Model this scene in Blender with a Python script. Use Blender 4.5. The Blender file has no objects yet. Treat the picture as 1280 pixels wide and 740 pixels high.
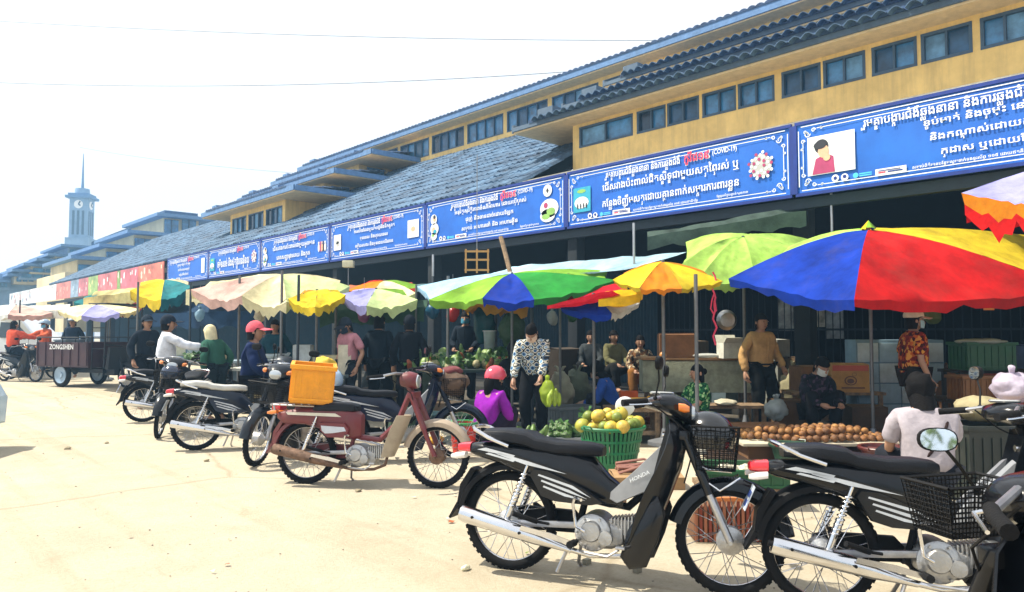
import bpy, bmesh, math, random
from math import sin, cos, tan, atan, atan2, pi, radians as R, sqrt, hypot
from mathutils import Vector as V, Matrix, noise
rnd = random.Random(7)
sc = bpy.context.scene
COL = sc.collection

# ------------------------------------------------------------------ camera
CAMH = 1.35; YAW = R(42.7); PITCH = R(2.79); FPX = 924.0; HY = 415.0
camd = bpy.data.cameras.new('camera'); cam = bpy.data.objects.new('camera', camd); COL.objects.link(cam)
camd.lens = 26.0; camd.sensor_width = 36.0; camd.clip_start = 0.05; camd.clip_end = 900
cam.location = (0, 0, CAMH); cam.rotation_euler = (R(90) + PITCH, 0, -YAW)
sc.camera = cam

# ------------------------------------------------------------------ sky and sun
SUN_AZ = R(-42); SUN_EL = R(57)          # azimuth from +Y towards +X
w = bpy.data.worlds.new("World"); sc.world = w; w.use_nodes = True
nt = w.node_tree; bg = nt.nodes['Background']
sky = nt.nodes.new('ShaderNodeTexSky'); sky.sky_type = 'NISHITA'; sky.sun_disc = False
sky.sun_elevation = SUN_EL; sky.sun_rotation = SUN_AZ; sky.air_density = 1.0; sky.dust_density = 3.0; sky.ozone_density = 1.0
hs = nt.nodes.new('ShaderNodeHueSaturation'); hs.inputs['Saturation'].default_value = 0.55; hs.inputs['Value'].default_value = 1.0
nt.links.new(sky.outputs[0], hs.inputs['Color']); 
hz = nt.nodes.new('ShaderNodeMix'); hz.data_type = 'RGBA'; hz.inputs[0].default_value = 0.8; hz.inputs[7].default_value = (5.8, 5.8, 5.85, 1)   # thin white overcast veil
nt.links.new(hs.outputs[0], hz.inputs[6]); nt.links.new(hz.outputs[2], bg.inputs[0]); bg.inputs[1].default_value = 0.13
sd = bpy.data.lights.new('sun', 'SUN'); so = bpy.data.objects.new('sun', sd); COL.objects.link(so)
sd.energy = 5.0; sd.angle = R(0.5); sd.color = (1.0, 0.93, 0.78)
sdir = V((sin(SUN_AZ) * cos(SUN_EL), cos(SUN_AZ) * cos(SUN_EL), sin(SUN_EL)))
so.rotation_euler = sdir.to_track_quat('Z', 'Y').to_euler()
sc.view_settings.view_transform = 'Standard'; sc.view_settings.look = 'None'
sc.view_settings.exposure = 0.85; sc.view_settings.gamma = 1.0
sc.render.engine = 'CYCLES'
sc.cycles.max_bounces = 6; sc.cycles.diffuse_bounces = 2; sc.cycles.glossy_bounces = 3; sc.cycles.transparent_max_bounces = 8
sc.cycles.volume_bounces = 0; sc.cycles.use_denoising = True
sc.cycles.sample_clamp_indirect = 6

# ------------------------------------------------------------------ placing helpers (camera at the origin, street runs along +Y)
Rt = V((cos(YAW), -sin(YAW), 0)); Fw = V((sin(YAW), cos(YAW), 0))
def at(px, d, z=0.0):                    # a spot seen in column px at d metres of depth
    p = Fw * d + Rt * ((px - 640) / FPX * d); return V((p.x, p.y, z))
def zat(py, d): return CAMH + (HY - py) / FPX * d
def dg(py): return CAMH * FPX / (py - HY)     # depth of a ground point seen in row py
def yx(px, x): return x / tan(YAW + atan((px - 640) / FPX))   # street coordinate where column px meets the plane at x
def zx(px, py, x):                       # height where a pixel meets the plane at x
    y = yx(px, x); return CAMH + (HY - py) / FPX * (x * sin(YAW) + y * cos(YAW))
def head(a): return -YAW + R(a)          # +x-forward heading: 0 = to the right of the view, 90 = away, -90 = to the viewer

# ------------------------------------------------------------------ materials
MATS = {}
def mat(name, col, rough=0.6, metal=0.0, var=0.12, vscale=6.0, bump=0.0, bscale=40.0, col2=None, spec=0.5, coat=0.0, trans=None, alpha=None, emit=None, dirt=0.0, streak=0.0):
    if name in MATS: return MATS[name]
    m = bpy.data.materials.new(name); m.use_nodes = True; t = m.node_tree; n = t.nodes; l = t.links
    b = n['Principled BSDF']; b.inputs['Roughness'].default_value = rough; b.inputs['Metallic'].default_value = metal
    b.inputs['Specular IOR Level'].default_value = spec; b.inputs['Coat Weight'].default_value = coat; b.inputs['Coat Roughness'].default_value = 0.12
    tc = n.new('ShaderNodeTexCoord')
    nz = n.new('ShaderNodeTexNoise'); nz.inputs['Scale'].default_value = vscale; nz.inputs['Detail'].default_value = 6; nz.inputs['Roughness'].default_value = 0.65
    l.new(tc.outputs['Object'], nz.inputs['Vector'])
    mr = n.new('ShaderNodeMapRange'); mr.inputs[1].default_value = 0.3; mr.inputs[2].default_value = 0.7
    l.new(nz.outputs['Fac'], mr.inputs[0])
    mx = n.new('ShaderNodeMix'); mx.data_type = 'RGBA'
    c = list(col[:3]); c2 = col2 if col2 else [max(0, x * (1 - var * 2.2)) for x in c]
    mx.inputs[6].default_value = (*c2[:3], 1); mx.inputs[7].default_value = (*[min(1, x * (1 + (0 if col2 else var * .6))) for x in c], 1)
    l.new(mr.outputs[0], mx.inputs[0]); out = mx.outputs[2]
    if dirt > 0:
        n2 = n.new('ShaderNodeTexNoise'); n2.inputs['Scale'].default_value = vscale * .45; n2.inputs['Detail'].default_value = 10; n2.inputs['Roughness'].default_value = .75
        l.new(tc.outputs['Object'], n2.inputs['Vector'])
        r2 = n.new('ShaderNodeMapRange'); r2.inputs[1].default_value = .5; r2.inputs[2].default_value = .75; r2.inputs[4].default_value = dirt
        l.new(n2.outputs['Fac'], r2.inputs[0])
        m2 = n.new('ShaderNodeMix'); m2.data_type = 'RGBA'; m2.inputs[7].default_value = (.10, .078, .058, 1)
        l.new(r2.outputs[0], m2.inputs[0]); l.new(out, m2.inputs[6]); out = m2.outputs[2]
        r3 = n.new('ShaderNodeMapRange'); r3.inputs[3].default_value = rough; r3.inputs[4].default_value = min(1, rough + .5)
        l.new(r2.outputs[0], r3.inputs[0]); l.new(r3.outputs[0], b.inputs['Roughness'])
    if streak > 0:                                   # rain streaks running down
        mp = n.new('ShaderNodeMapping'); mp.inputs['Scale'].default_value = (5, 5, .35); l.new(tc.outputs['Object'], mp.inputs[0])
        n3 = n.new('ShaderNodeTexNoise'); n3.inputs['Scale'].default_value = 1.4; n3.inputs['Detail'].default_value = 8; n3.inputs['Roughness'].default_value = .7; l.new(mp.outputs[0], n3.inputs['Vector'])
        r4 = n.new('ShaderNodeMapRange'); r4.inputs[1].default_value = .48; r4.inputs[2].default_value = .72; r4.inputs[4].default_value = streak; l.new(n3.outputs['Fac'], r4.inputs[0])
        m4 = n.new('ShaderNodeMix'); m4.data_type = 'RGBA'; m4.inputs[7].default_value = (.16, .13, .10, 1); l.new(r4.outputs[0], m4.inputs[0]); l.new(out, m4.inputs[6]); out = m4.outputs[2]
    l.new(out, b.inputs['Base Color'])
    if bump > 0:
        nb = n.new('ShaderNodeTexNoise'); nb.inputs['Scale'].default_value = bscale; nb.inputs['Detail'].default_value = 5
        l.new(tc.outputs['Object'], nb.inputs['Vector'])
        bp = n.new('ShaderNodeBump'); bp.inputs['Strength'].default_value = bump; bp.inputs['Distance'].default_value = 0.02
        l.new(nb.outputs['Fac'], bp.inputs['Height']); l.new(bp.outputs[0], b.inputs['Normal'])
    if trans:                                        # cloth: light comes through
        tr = n.new('ShaderNodeBsdfTranslucent'); l.new(out, tr.inputs[0])
        ms = n.new('ShaderNodeMixShader'); ms.inputs[0].default_value = trans
        l.new(b.outputs[0], ms.inputs[1]); l.new(tr.outputs[0], ms.inputs[2]); l.new(ms.outputs[0], n['Material Output'].inputs[0])
    if alpha is not None: b.inputs['Alpha'].default_value = alpha
    if emit: b.inputs['Emission Color'].default_value = (*emit[:3], 1); b.inputs['Emission Strength'].default_value = emit[3]
    MATS[name] = m; return m
def hexc(h):
    h = h.lstrip('#'); c = [int(h[i:i + 2], 16) / 255 for i in (0, 2, 4)]
    return tuple(x / 12.92 if x <= .04045 else ((x + .055) / 1.055) ** 2.4 for x in c)
def paint(h, **k): return mat('paint ' + h + str(sorted(k.items())), hexc(h), **dict(dict(rough=.45, var=.1), **k))
def cloth(h, tr=0.0, **k): return mat('cloth ' + h + str(tr) + str(sorted(k.items())), hexc(h), **dict(dict(rough=.9, var=.14, vscale=9, bump=.25, bscale=24, spec=.15, trans=tr or None), **k))

# ------------------------------------------------------------------ object helpers
def props(o, label=None, cat=None, group=None, kind=None):
    if label: o['label'] = label
    if cat: o['category'] = cat
    if group: o['group'] = group
    if kind: o['kind'] = kind
    return o
def thing(name, label, cat, loc=(0, 0, 0), rotz=0.0, group=None):
    o = bpy.data.objects.new(name, None); COL.objects.link(o); o.location = loc
    o.rotation_euler = (0, 0, rotz); o.empty_display_size = .2
    return props(o, label, cat, group)
def link(name, me, parent=None, loc=None, rot=None, scale=None):
    o = bpy.data.objects.new(name, me); COL.objects.link(o)
    if parent: o.parent = parent
    if loc is not None: o.location = loc
    if rot is not None: o.rotation_euler = rot
    if scale is not None: o.scale = scale
    return o
KIDS = {}
def kids(o): return [c for c in bpy.data.objects if c.parent == o]
def dup(o, loc=None, rotz=None, parent=None, label=None, rot=None):
    c = o.copy(); COL.objects.link(c)
    if parent is not None: c.parent = parent
    if loc is not None: c.location = loc
    if rotz is not None: c.rotation_euler = (0, 0, rotz)
    if rot is not None: c.rotation_euler = rot
    if label: c['label'] = label
    for k in o.children: dup(k, parent=c)
    return c

class MB:
    """collects shapes and links them as one mesh object"""
    def __init__(s, M=None): s.b = bmesh.new(); s.M = M; s.mats = []; s.mi = 0
    def m(s, material):
        if material not in s.mats: s.mats.append(material)
        s.mi = s.mats.index(material); return s
    def face(s, vs):
        try: f = s.b.faces.new(vs); f.material_index = s.mi; return f
        except ValueError: return None
    def v(s, p): return s.b.verts.new(p)
    def poly(s, pts): return s.face([s.v(p) for p in pts])
    def box(s, c, size, rot=None, bev=0.0, top=None):
        hx, hy, hz = size[0] / 2, size[1] / 2, size[2] / 2; tx, ty = top if top else (1, 1)
        P = [V((x * hx * (tx if z > 0 else 1), y * hy * (ty if z > 0 else 1), z * hz)) for z in (-1, 1) for x, y in ((-1, -1), (1, -1), (1, 1), (-1, 1))]
        Rm = rot if rot else Matrix.Identity(3)
        vs = [s.v(Rm @ p + V(c)) for p in P]
        fs = [s.face([vs[i] for i in q]) for q in ((3, 2, 1, 0), (4, 5, 6, 7), (0, 1, 5, 4), (1, 2, 6, 5), (2, 3, 7, 6), (3, 0, 4, 7))]
        if bev > 0:
            es = list({e for f in fs for e in f.edges})
            r = bmesh.ops.bevel(s.b, geom=es, offset=bev, segments=2, affect='EDGES', profile=.6)
            for f in r['faces']: f.material_index = s.mi
        return s
    def ring(s, c, ax, r, n, up=None, ry=None, ph=0):
        ax = V(ax).normalized(); u = V(up) if up else (V((0, 0, 1)) if abs(ax.z) < .9 else V((1, 0, 0)))
        a = ax.cross(u).normalized(); b = a.cross(ax).normalized(); ry = r if ry is None else ry
        return [s.v(V(c) + a * (cos(2 * pi * i / n + ph) * r) + b * (sin(2 * pi * i / n + ph) * ry)) for i in range(n)]
    def bridge(s, A, B):
        n = len(A)
        for i in range(n): s.face([A[i], A[(i + 1) % n], B[(i + 1) % n], B[i]])
    def tube(s, pts, r, n=8, caps=True, closed=False):
        pts = [V(p) for p in pts]; k = len(pts); rs = r if isinstance(r, (list, tuple)) else [r] * k; prev = None; first = None; up = None
        for i, p in enumerate(pts):
            if closed: d = pts[(i + 1) % k] - pts[i - 1]
            else: d = (pts[min(i + 1, k - 1)] - pts[max(i - 1, 0)])
            if d.length < 1e-9: d = V((0, 0, 1))
            d.normalize()
            if up is None: up = V((0, 0, 1)) if abs(d.z) < .9 else V((1, 0, 0))
            a = d.cross(up).normalized(); up = a.cross(d).normalized()
            g = s.ring(p, d, rs[i], n, up=up)
            if prev: s.bridge(prev, g)
            else: first = g
            prev = g
        if closed: s.bridge(prev, first)
        elif caps: s.face(first[::-1]); s.face(prev)
        return s
    def cyl(s, p0, p1, r0, r1=None, n=16): return s.tube([p0, p1], [r0, r0 if r1 is None else r1], n)
    def lathe(s, prof, c=(0, 0, 0), ax='z', n=24, closed=False):
        """prof: (radius, height) pairs turned about an axis through c"""
        rows = []
        for r, h in prof:
            row = []
            for i in range(n):
                a = 2 * pi * i / n; x, y = cos(a) * r, sin(a) * r
                p = {'z': (x, y, h), 'y': (x, h, y), 'x': (h, x, y)}[ax]
                row.append(s.v(V(p) + V(c)))
            rows.append(row)
        for A, B in zip(rows, rows[1:]): s.bridge(A, B)
        if closed: s.bridge(rows[-1], rows[0])
        else:
            if prof[0][0] > 1e-4: s.face(rows[0][::-1])
            if prof[-1][0] > 1e-4: s.face(rows[-1])
        return s
    def loft(s, secs, n=14, e=2.6):
        """secs: (x, z, half_y, half_z[, y]) superellipse sections along x"""
        rows = []
        for q in secs:
            x, z, hy, hz = q[:4]; yc = q[4] if len(q) > 4 else 0; row = []
            for i in range(n):
                a = 2 * pi * i / n; ca, sa = cos(a), sin(a)
                row.append(s.v((x, yc + hy * math.copysign(abs(ca) ** (2 / e), ca), z + hz * math.copysign(abs(sa) ** (2 / e), sa))))
            rows.append(row)
        for A, B in zip(rows, rows[1:]): s.bridge(A, B)
        s.face(rows[0][::-1]); s.face(rows[-1]); return s
    def prism(s, pts, y0, y1, plane='xz', inset=0.0):
        """polygon in a plane, given thickness along the third axis; inset shrinks the outer face"""
        def P(a, b, c): return {'xz': (a, c, b), 'xy': (a, b, c), 'yz': (c, a, b)}[plane]
        cx = sum(p[0] for p in pts) / len(pts); cy = sum(p[1] for p in pts) / len(pts)
        A = [s.v(P(x, y, y0)) for x, y in pts]
        B = [s.v(P(x + (cx - x) * inset, y + (cy - y) * inset, y1)) for x, y in pts]
        s.bridge(A, B); s.face(A[::-1]); s.face(B); return s
    def ball(s, c, r, n=12, k=8, fn=None):
        rx, ry, rz = r if isinstance(r, (tuple, list)) else (r, r, r); rows = []
        top = s.v(V(c) + V((0, 0, rz))); bot = s.v(V(c) - V((0, 0, rz)))
        for j in range(1, k):
            t = pi * j / k; rows.append([s.v(V(c) + V((rx * sin(t) * cos(2 * pi * i / n), ry * sin(t) * sin(2 * pi * i / n), rz * cos(t)))) for i in range(n)])
        for i in range(n):
            s.face([top, rows[0][i], rows[0][(i + 1) % n]]); s.face([bot, rows[-1][(i + 1) % n], rows[-1][i]])
        for A, B in zip(rows, rows[1:]): s.bridge(B, A)
        if fn:
            for vv in [top, bot] + [q for rr in rows for q in rr]: vv.co = fn(vv.co)
        return s
    def grid(s, fn, nu, nv):
        g = [[s.v(fn(i / nu, j / nv)) for j in range(nv + 1)] for i in range(nu + 1)]
        for i in range(nu):
            for j in range(nv): s.face([g[i][j], g[i + 1][j], g[i + 1][j + 1], g[i][j + 1]])
        return g
    def thick(s, t):
        bmesh.ops.recalc_face_normals(s.b, faces=s.b.faces)
        bmesh.ops.solidify(s.b, geom=list(s.b.faces), thickness=t); return s
    def jitter(s, amp, sc_=3.0, seed=0):
        for v in s.b.verts: v.co += noise.noise_vector(v.co * sc_ + V((seed, seed * 1.7, 0))) * amp
        return s
    def build(s, name, material=None, parent=None, smooth=True, ang=38, recalc=True, loc=None, rot=None):
        if material: s.mats = [material] if not s.mats else s.mats
        if s.M is not None:
            for v in s.b.verts: v.co = s.M @ v.co
        if recalc: bmesh.ops.recalc_face_normals(s.b, faces=s.b.faces)
        if smooth:
            lim = R(ang)
            for f in s.b.faces: f.smooth = True
            for e in s.b.edges:
                if len(e.link_faces) == 2 and e.calc_face_angle(0) > lim: e.smooth = False
        me = bpy.data.meshes.new(name); s.b.to_mesh(me); s.b.free()
        for x in s.mats: me.materials.append(x)
        return link(name, me, parent, loc, rot)

# common materials
M_black = mat('black gloss paint', (.006, .008, .012), rough=.18, var=.1, spec=.2, bump=.02, dirt=.05)
M_blackp = mat('black plastic', (.008, .008, .009), rough=.5, spec=.12, bump=.1, bscale=200, dirt=.05)
M_rubber = mat('tyre rubber', (.011, .011, .012), rough=.85, bump=.3, bscale=160, dirt=.2, spec=.12)
M_chrome = mat('chrome', (.72, .72, .74), rough=.16, metal=1.0, var=.05, dirt=.3)
M_steel = mat('brushed steel', (.5, .5, .52), rough=.38, metal=1.0, dirt=.5)
M_alu = mat('engine aluminium', (.5, .5, .5), rough=.42, metal=.9, bump=.2, bscale=80, dirt=.55)
M_rust = mat('rusty steel', (.2, .12, .08), rough=.75, metal=.4, var=.3, vscale=20, bump=.3)
M_seat = mat('seat vinyl', (.012, .013, .017), rough=.4, spec=.16, var=.15, bump=.15, bscale=120, dirt=.05)
M_red = mat('red lens', (.55, .01, .02), rough=.12, coat=.8, var=.05)
M_amber = mat('amber lens', (.75, .2, .02), rough=.12, coat=.8, var=.05)
M_glass = mat('headlight glass', (.55, .58, .6), rough=.08, metal=.6, var=.05)
M_wood = mat('weathered timber', hexc('8d7458'), rough=.85, var=.3, vscale=14, bump=.4, dirt=.3)
M_conc = mat('worn concrete', (.33, .32, .28), rough=.92, var=.18, vscale=3, bump=.5, bscale=30, dirt=.5)
M_skin = mat('tan skin', (.36, .19, .115), rough=.55, var=.08)
M_hair = mat('black hair', (.008, .007, .007), rough=.7, spec=.06, var=.2, bump=.3, bscale=90)
# ------------------------------------------------------------------ ground
def ground():
    m = bpy.data.materials.new('dusty concrete road'); m.use_nodes = True; t = m.node_tree; n = t.nodes; l = t.links; b = n['Principled BSDF']
    b.inputs['Roughness'].default_value = .95; b.inputs['Specular IOR Level'].default_value = .2
    tc = n.new('ShaderNodeTexCoord')
    def nz(s, d=8, r=.6, dist=0):
        q = n.new('ShaderNodeTexNoise'); q.inputs['Scale'].default_value = s; q.inputs['Detail'].default_value = d; q.inputs['Roughness'].default_value = r; q.inputs['Distortion'].default_value = dist
        l.new(tc.outputs['Object'], q.inputs['Vector']); return q.outputs['Fac']
    def ramp(x, a, b_, ca, cb):
        q = n.new('ShaderNodeValToRGB'); q.color_ramp.elements[0].position = a; q.color_ramp.elements[1].position = b_
        q.color_ramp.elements[0].color = (*ca, 1); q.color_ramp.elements[1].color = (*cb, 1); l.new(x, q.inputs[0]); return q.outputs[0]
    def mul(a, b_, f=1.0):
        q = n.new('ShaderNodeMix'); q.data_type = 'RGBA'; q.blend_type = 'MULTIPLY'; q.inputs[0].default_value = f; l.new(a, q.inputs[6]); l.new(b_, q.inputs[7]); return q.outputs[2]
    base = ramp(nz(.35, 8, .62), .34, .66, (.45, .395, .30), (.53, .47, .36))
    mid = ramp(nz(2.6, 9, .7, .4), .32, .6, (.88, .87, .85), (1, 1, 1))
    fine = ramp(nz(38, 4, .7), .3, .55, (.86, .85, .83), (1, 1, 1))
    stain = ramp(nz(1.1, 6, .75, 1.2), .60, .74, (1, 1, 1), (.8, .76, .7))
    c = mul(mul(mul(base, mid), fine), stain, .9)
    mp = n.new('ShaderNodeMapping'); mp.inputs['Scale'].default_value = (2.2, .09, 1); mp.inputs['Rotation'].default_value = (0, 0, .12); l.new(tc.outputs['Object'], mp.inputs[0])
    tk = n.new('ShaderNodeTexNoise'); tk.inputs['Scale'].default_value = 1.6; tk.inputs['Detail'].default_value = 5; l.new(mp.outputs[0], tk.inputs[0])
    c = mul(c, ramp(tk.outputs['Fac'], .52, .62, (1, 1, 1), (.88, .85, .80)), .6)
    vo = n.new('ShaderNodeTexVoronoi'); vo.feature = 'DISTANCE_TO_EDGE'; vo.inputs['Scale'].default_value = .33; vo.inputs['Randomness'].default_value = 1
    wv = n.new('ShaderNodeTexNoise'); wv.inputs['Scale'].default_value = 1.2; wv.inputs['Detail'].default_value = 6; l.new(tc.outputs['Object'], wv.inputs[0])
    mxv = n.new('ShaderNodeMix'); mxv.data_type = 'RGBA'; mxv.inputs[0].default_value = .25; l.new(tc.outputs['Object'], mxv.inputs[6]); l.new(wv.outputs['Color'], mxv.inputs[7]); l.new(mxv.outputs[2], vo.inputs['Vector'])
    c = mul(c, ramp(vo.outputs['Distance'], .0, .009, (.62, .57, .5), (1, 1, 1)), .55)
    l.new(c, b.inputs['Base Color'])
    bp = n.new('ShaderNodeBump'); bp.inputs['Strength'].default_value = .6; bp.inputs['Distance'].default_value = .03
    ad = n.new('ShaderNodeMath'); ad.operation = 'ADD'; l.new(nz(55, 6, .8), ad.inputs[0]); l.new(nz(5, 6, .6), ad.inputs[1])
    l.new(ad.outputs[0], bp.inputs['Height']); l.new(bp.outputs[0], b.inputs['Normal'])
    g = MB(); N = 60
    def f(u, v):
        x = -170 + 340 * u; y = -170 + 340 * v
        return (x, y, 0)
    g.grid(f, 34, 34)
    g.build('ground', m, smooth=False)['kind'] = 'structure'
    # a worn concrete strip in front of the stalls
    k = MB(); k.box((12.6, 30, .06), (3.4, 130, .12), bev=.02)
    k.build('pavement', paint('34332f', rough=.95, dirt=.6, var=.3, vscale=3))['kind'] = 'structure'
    # dark ground strip, its colour painting in the shade under the stalls
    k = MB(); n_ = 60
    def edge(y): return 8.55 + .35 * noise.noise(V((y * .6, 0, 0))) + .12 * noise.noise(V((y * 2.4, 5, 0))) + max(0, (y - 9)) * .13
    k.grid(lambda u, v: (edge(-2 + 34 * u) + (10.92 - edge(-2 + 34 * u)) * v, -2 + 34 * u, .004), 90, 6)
    k.build('stall_shade_ground', paint('4d463a', rough=.95, var=.3, vscale=3, dirt=.6, bump=.4), smooth=False)['kind'] = 'structure'
    # pebbles and grit scattered on the road
    p = MB()
    for i in range(600):
        d = 2.4 + 14 * rnd.random() ** 1.6; px = rnd.uniform(-60, 1300); q = at(px, d); r = rnd.uniform(.002, .006) * (1 + d * .05)
        p.ball((q.x, q.y, r * .4), (r, r * rnd.uniform(.6, 1.2), r * .7), 5, 3)
    o = p.build('grit', mat('grit', (.33, .29, .22), rough=.9, var=.3)); props(o, 'loose grit and pebbles scattered over the pale dusty road', 'grit', kind='stuff')
ground()
def scraps():
    g = MB(); cs = [paint(c, rough=.9) for c in ('d9d2b8', '6b7a3a', '8a7a55', 'b8bcc0', '5a4a34', 'a0542c', 'c9c4a0')]
    for i in range(420):
        px = rnd.uniform(60, 1270); dmin = 5.0 if px > 560 else 6.6 + (560 - px) * .012; d = dmin + 4.5 * rnd.random() ** .8
        if i % 14 == 0: d = rnd.uniform(3.2, 9)
        q = at(px, d); r = rnd.uniform(.008, .028); a = rnd.uniform(0, 6.3); g.m(rnd.choice(cs)); n = rnd.choice((3, 4, 5))
        pts = [V((q.x + cos(a + 2 * pi * k / n) * r * rnd.uniform(.6, 1.2), q.y + sin(a + 2 * pi * k / n) * r * rnd.uniform(.4, 1.1), rnd.uniform(.007, .007 + r * .6))) for k in range(n)]
        g.poly(pts)
    o = g.build('litter_scraps', None, smooth=False); props(o, 'scattered leaf and paper scraps on the road and round the stalls', 'litter', kind='stuff')
scraps()

# ------------------------------------------------------------------ the market hall
M_yel = mat('ochre wall', hexc('ecc980'), rough=.9, var=.14, vscale=1.2, bump=.2, bscale=18, dirt=.2, streak=.32)
M_yel2 = mat('cream soffit', hexc('e2c79a'), rough=.9, var=.1)
M_frame = mat('blue grey frame', hexc('39536b'), rough=.6)
M_glassw = mat('louvre glass', hexc('3a80b5'), rough=.25, var=.35, vscale=2.5, spec=.7)
M_tile = mat('slate blue roof tile', hexc('47648e'), rough=.75, var=.4, vscale=3, bump=.4, bscale=30, col2=hexc('1b2d4c'), dirt=.2)
M_tile2 = mat('weathered roof tile', hexc('5f80a0'), rough=.8, var=.4, vscale=1.6, bump=.4, bscale=30, col2=hexc('10243c'), dirt=.5)
M_slab = mat('painted eave slab', hexc('5f83b0'), rough=.8, var=.15)

PANES = [M_glassw, mat('dusty blue pane', hexc('6a9cc4'), rough=.5, var=.3, vscale=3), mat('dim blue pane', hexc('24547c'), rough=.2, var=.3, vscale=3), mat('dark pane', hexc('16344f'), rough=.15, var=.3)]
WR_ = random.Random(4)
def tile_shape(L=.34, W=.235):
    g = MB(); n = 6
    rows = []
    for s_, h in ((0, 0), (L, .03)):
        r1 = [g.v((-s_, (i / n - .5) * W, sin(pi * i / n) * .075 + h)) for i in range(n + 1)]
        rows.append(r1)
    r2 = [[g.v(v.co - V((0, 0, .018))) for v in r] for r in rows]
    for i in range(n):
        g.face([rows[0][i], rows[0][i + 1], rows[1][i + 1], rows[1][i]]); g.face([r2[0][i], r2[1][i], r2[1][i + 1], r2[0][i + 1]])
        g.face([rows[1][i], rows[1][i + 1], r2[1][i + 1], r2[1][i]]); g.face([rows[0][i + 1], rows[0][i], r2[0][i], r2[0][i + 1]])
    o = g.build('roof_tile', M_tile2); me = o.data; bpy.data.objects.remove(o); return me
TILE = None
def tile_sheet(name, y0, y1, x0, z0, x1, z1, material, parent, wave=.24, row=.36, amp=.045, ragged=.03):
    """rows of barrel tiles running up a slope from (x0,z0) to (x1,z1), between y0 and y1"""
    g = MB(); L = hypot(x1 - x0, z1 - z0); nr = max(2, int(L / row)); per = int(abs(y1 - y0) / wave); nv = per * 4
    rr = random.Random(int(y0 * 10 + x0 * 7)); ux, uz = (x1 - x0) / L, (z1 - z0) / L
    for r in range(nr):
        a0, a1 = L * r / nr, L * (r + 1) / nr + .02
        off = rr.uniform(-.01, .01); prev = None
        for j in range(nv + 1):
            yy = y0 + (y1 - y0) * j / nv; ph = sin(2 * pi * (j % 4) / 4) if False else (0, .75, 1, .75)[j % 4]
            k = (rr.random() - .5) * ragged if j % 4 == 0 else k if j else 0
            h0 = amp * ph + .03 + k * .4; h1 = amp * ph
            p0 = g.v((x0 + ux * a0 - uz * h0, yy, z0 + uz * a0 + ux * h0)); pb = g.v((x0 + ux * a0, yy, z0 + uz * a0 - .01)); p1 = g.v((x0 + ux * a1 - uz * h1, yy, z0 + uz * a1 + ux * h1))
            if prev: g.face([prev[0], p0, p1, prev[1]]); g.face([prev[2], pb, p0, prev[0]])
            prev = (p0, p1, pb)
    o = g.build(name, material, parent, smooth=False); return o

def window_strip(parent, x, ylist, z0, z1, mull=1, name='window'):
    for (a, b) in ylist:
        lo, hi = min(a, b), max(a, b); g = MB(); t = .05
        g.box((x - .02, (lo + hi) / 2, z0 + t / 2), (.1, hi - lo, t)); g.box((x - .02, (lo + hi) / 2, z1 - t / 2), (.1, hi - lo, t))
        for k in range(mull + 2):
            yy = lo + t / 2 + (hi - lo - t) * k / (mull + 1); g.box((x - .018, yy, (z0 + z1) / 2), (.094, t if k in (0, mull + 1) else .035, z1 - z0 - 2 * t))
        f = g.build(name, M_frame, parent, smooth=False)
        for k in range(mull + 1):
            wd = (hi - lo - t) / (mull + 1); yc = lo + t / 2 + wd * (k + .5)
            p = MB(); p.box((x + .012, yc, (z0 + z1) / 2), (.02, wd - .03, z1 - z0 - 2 * t)); p.build('pane', PANES[WR_.choice((0, 0, 1, 2, 2, 3))], f, smooth=False)

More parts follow.
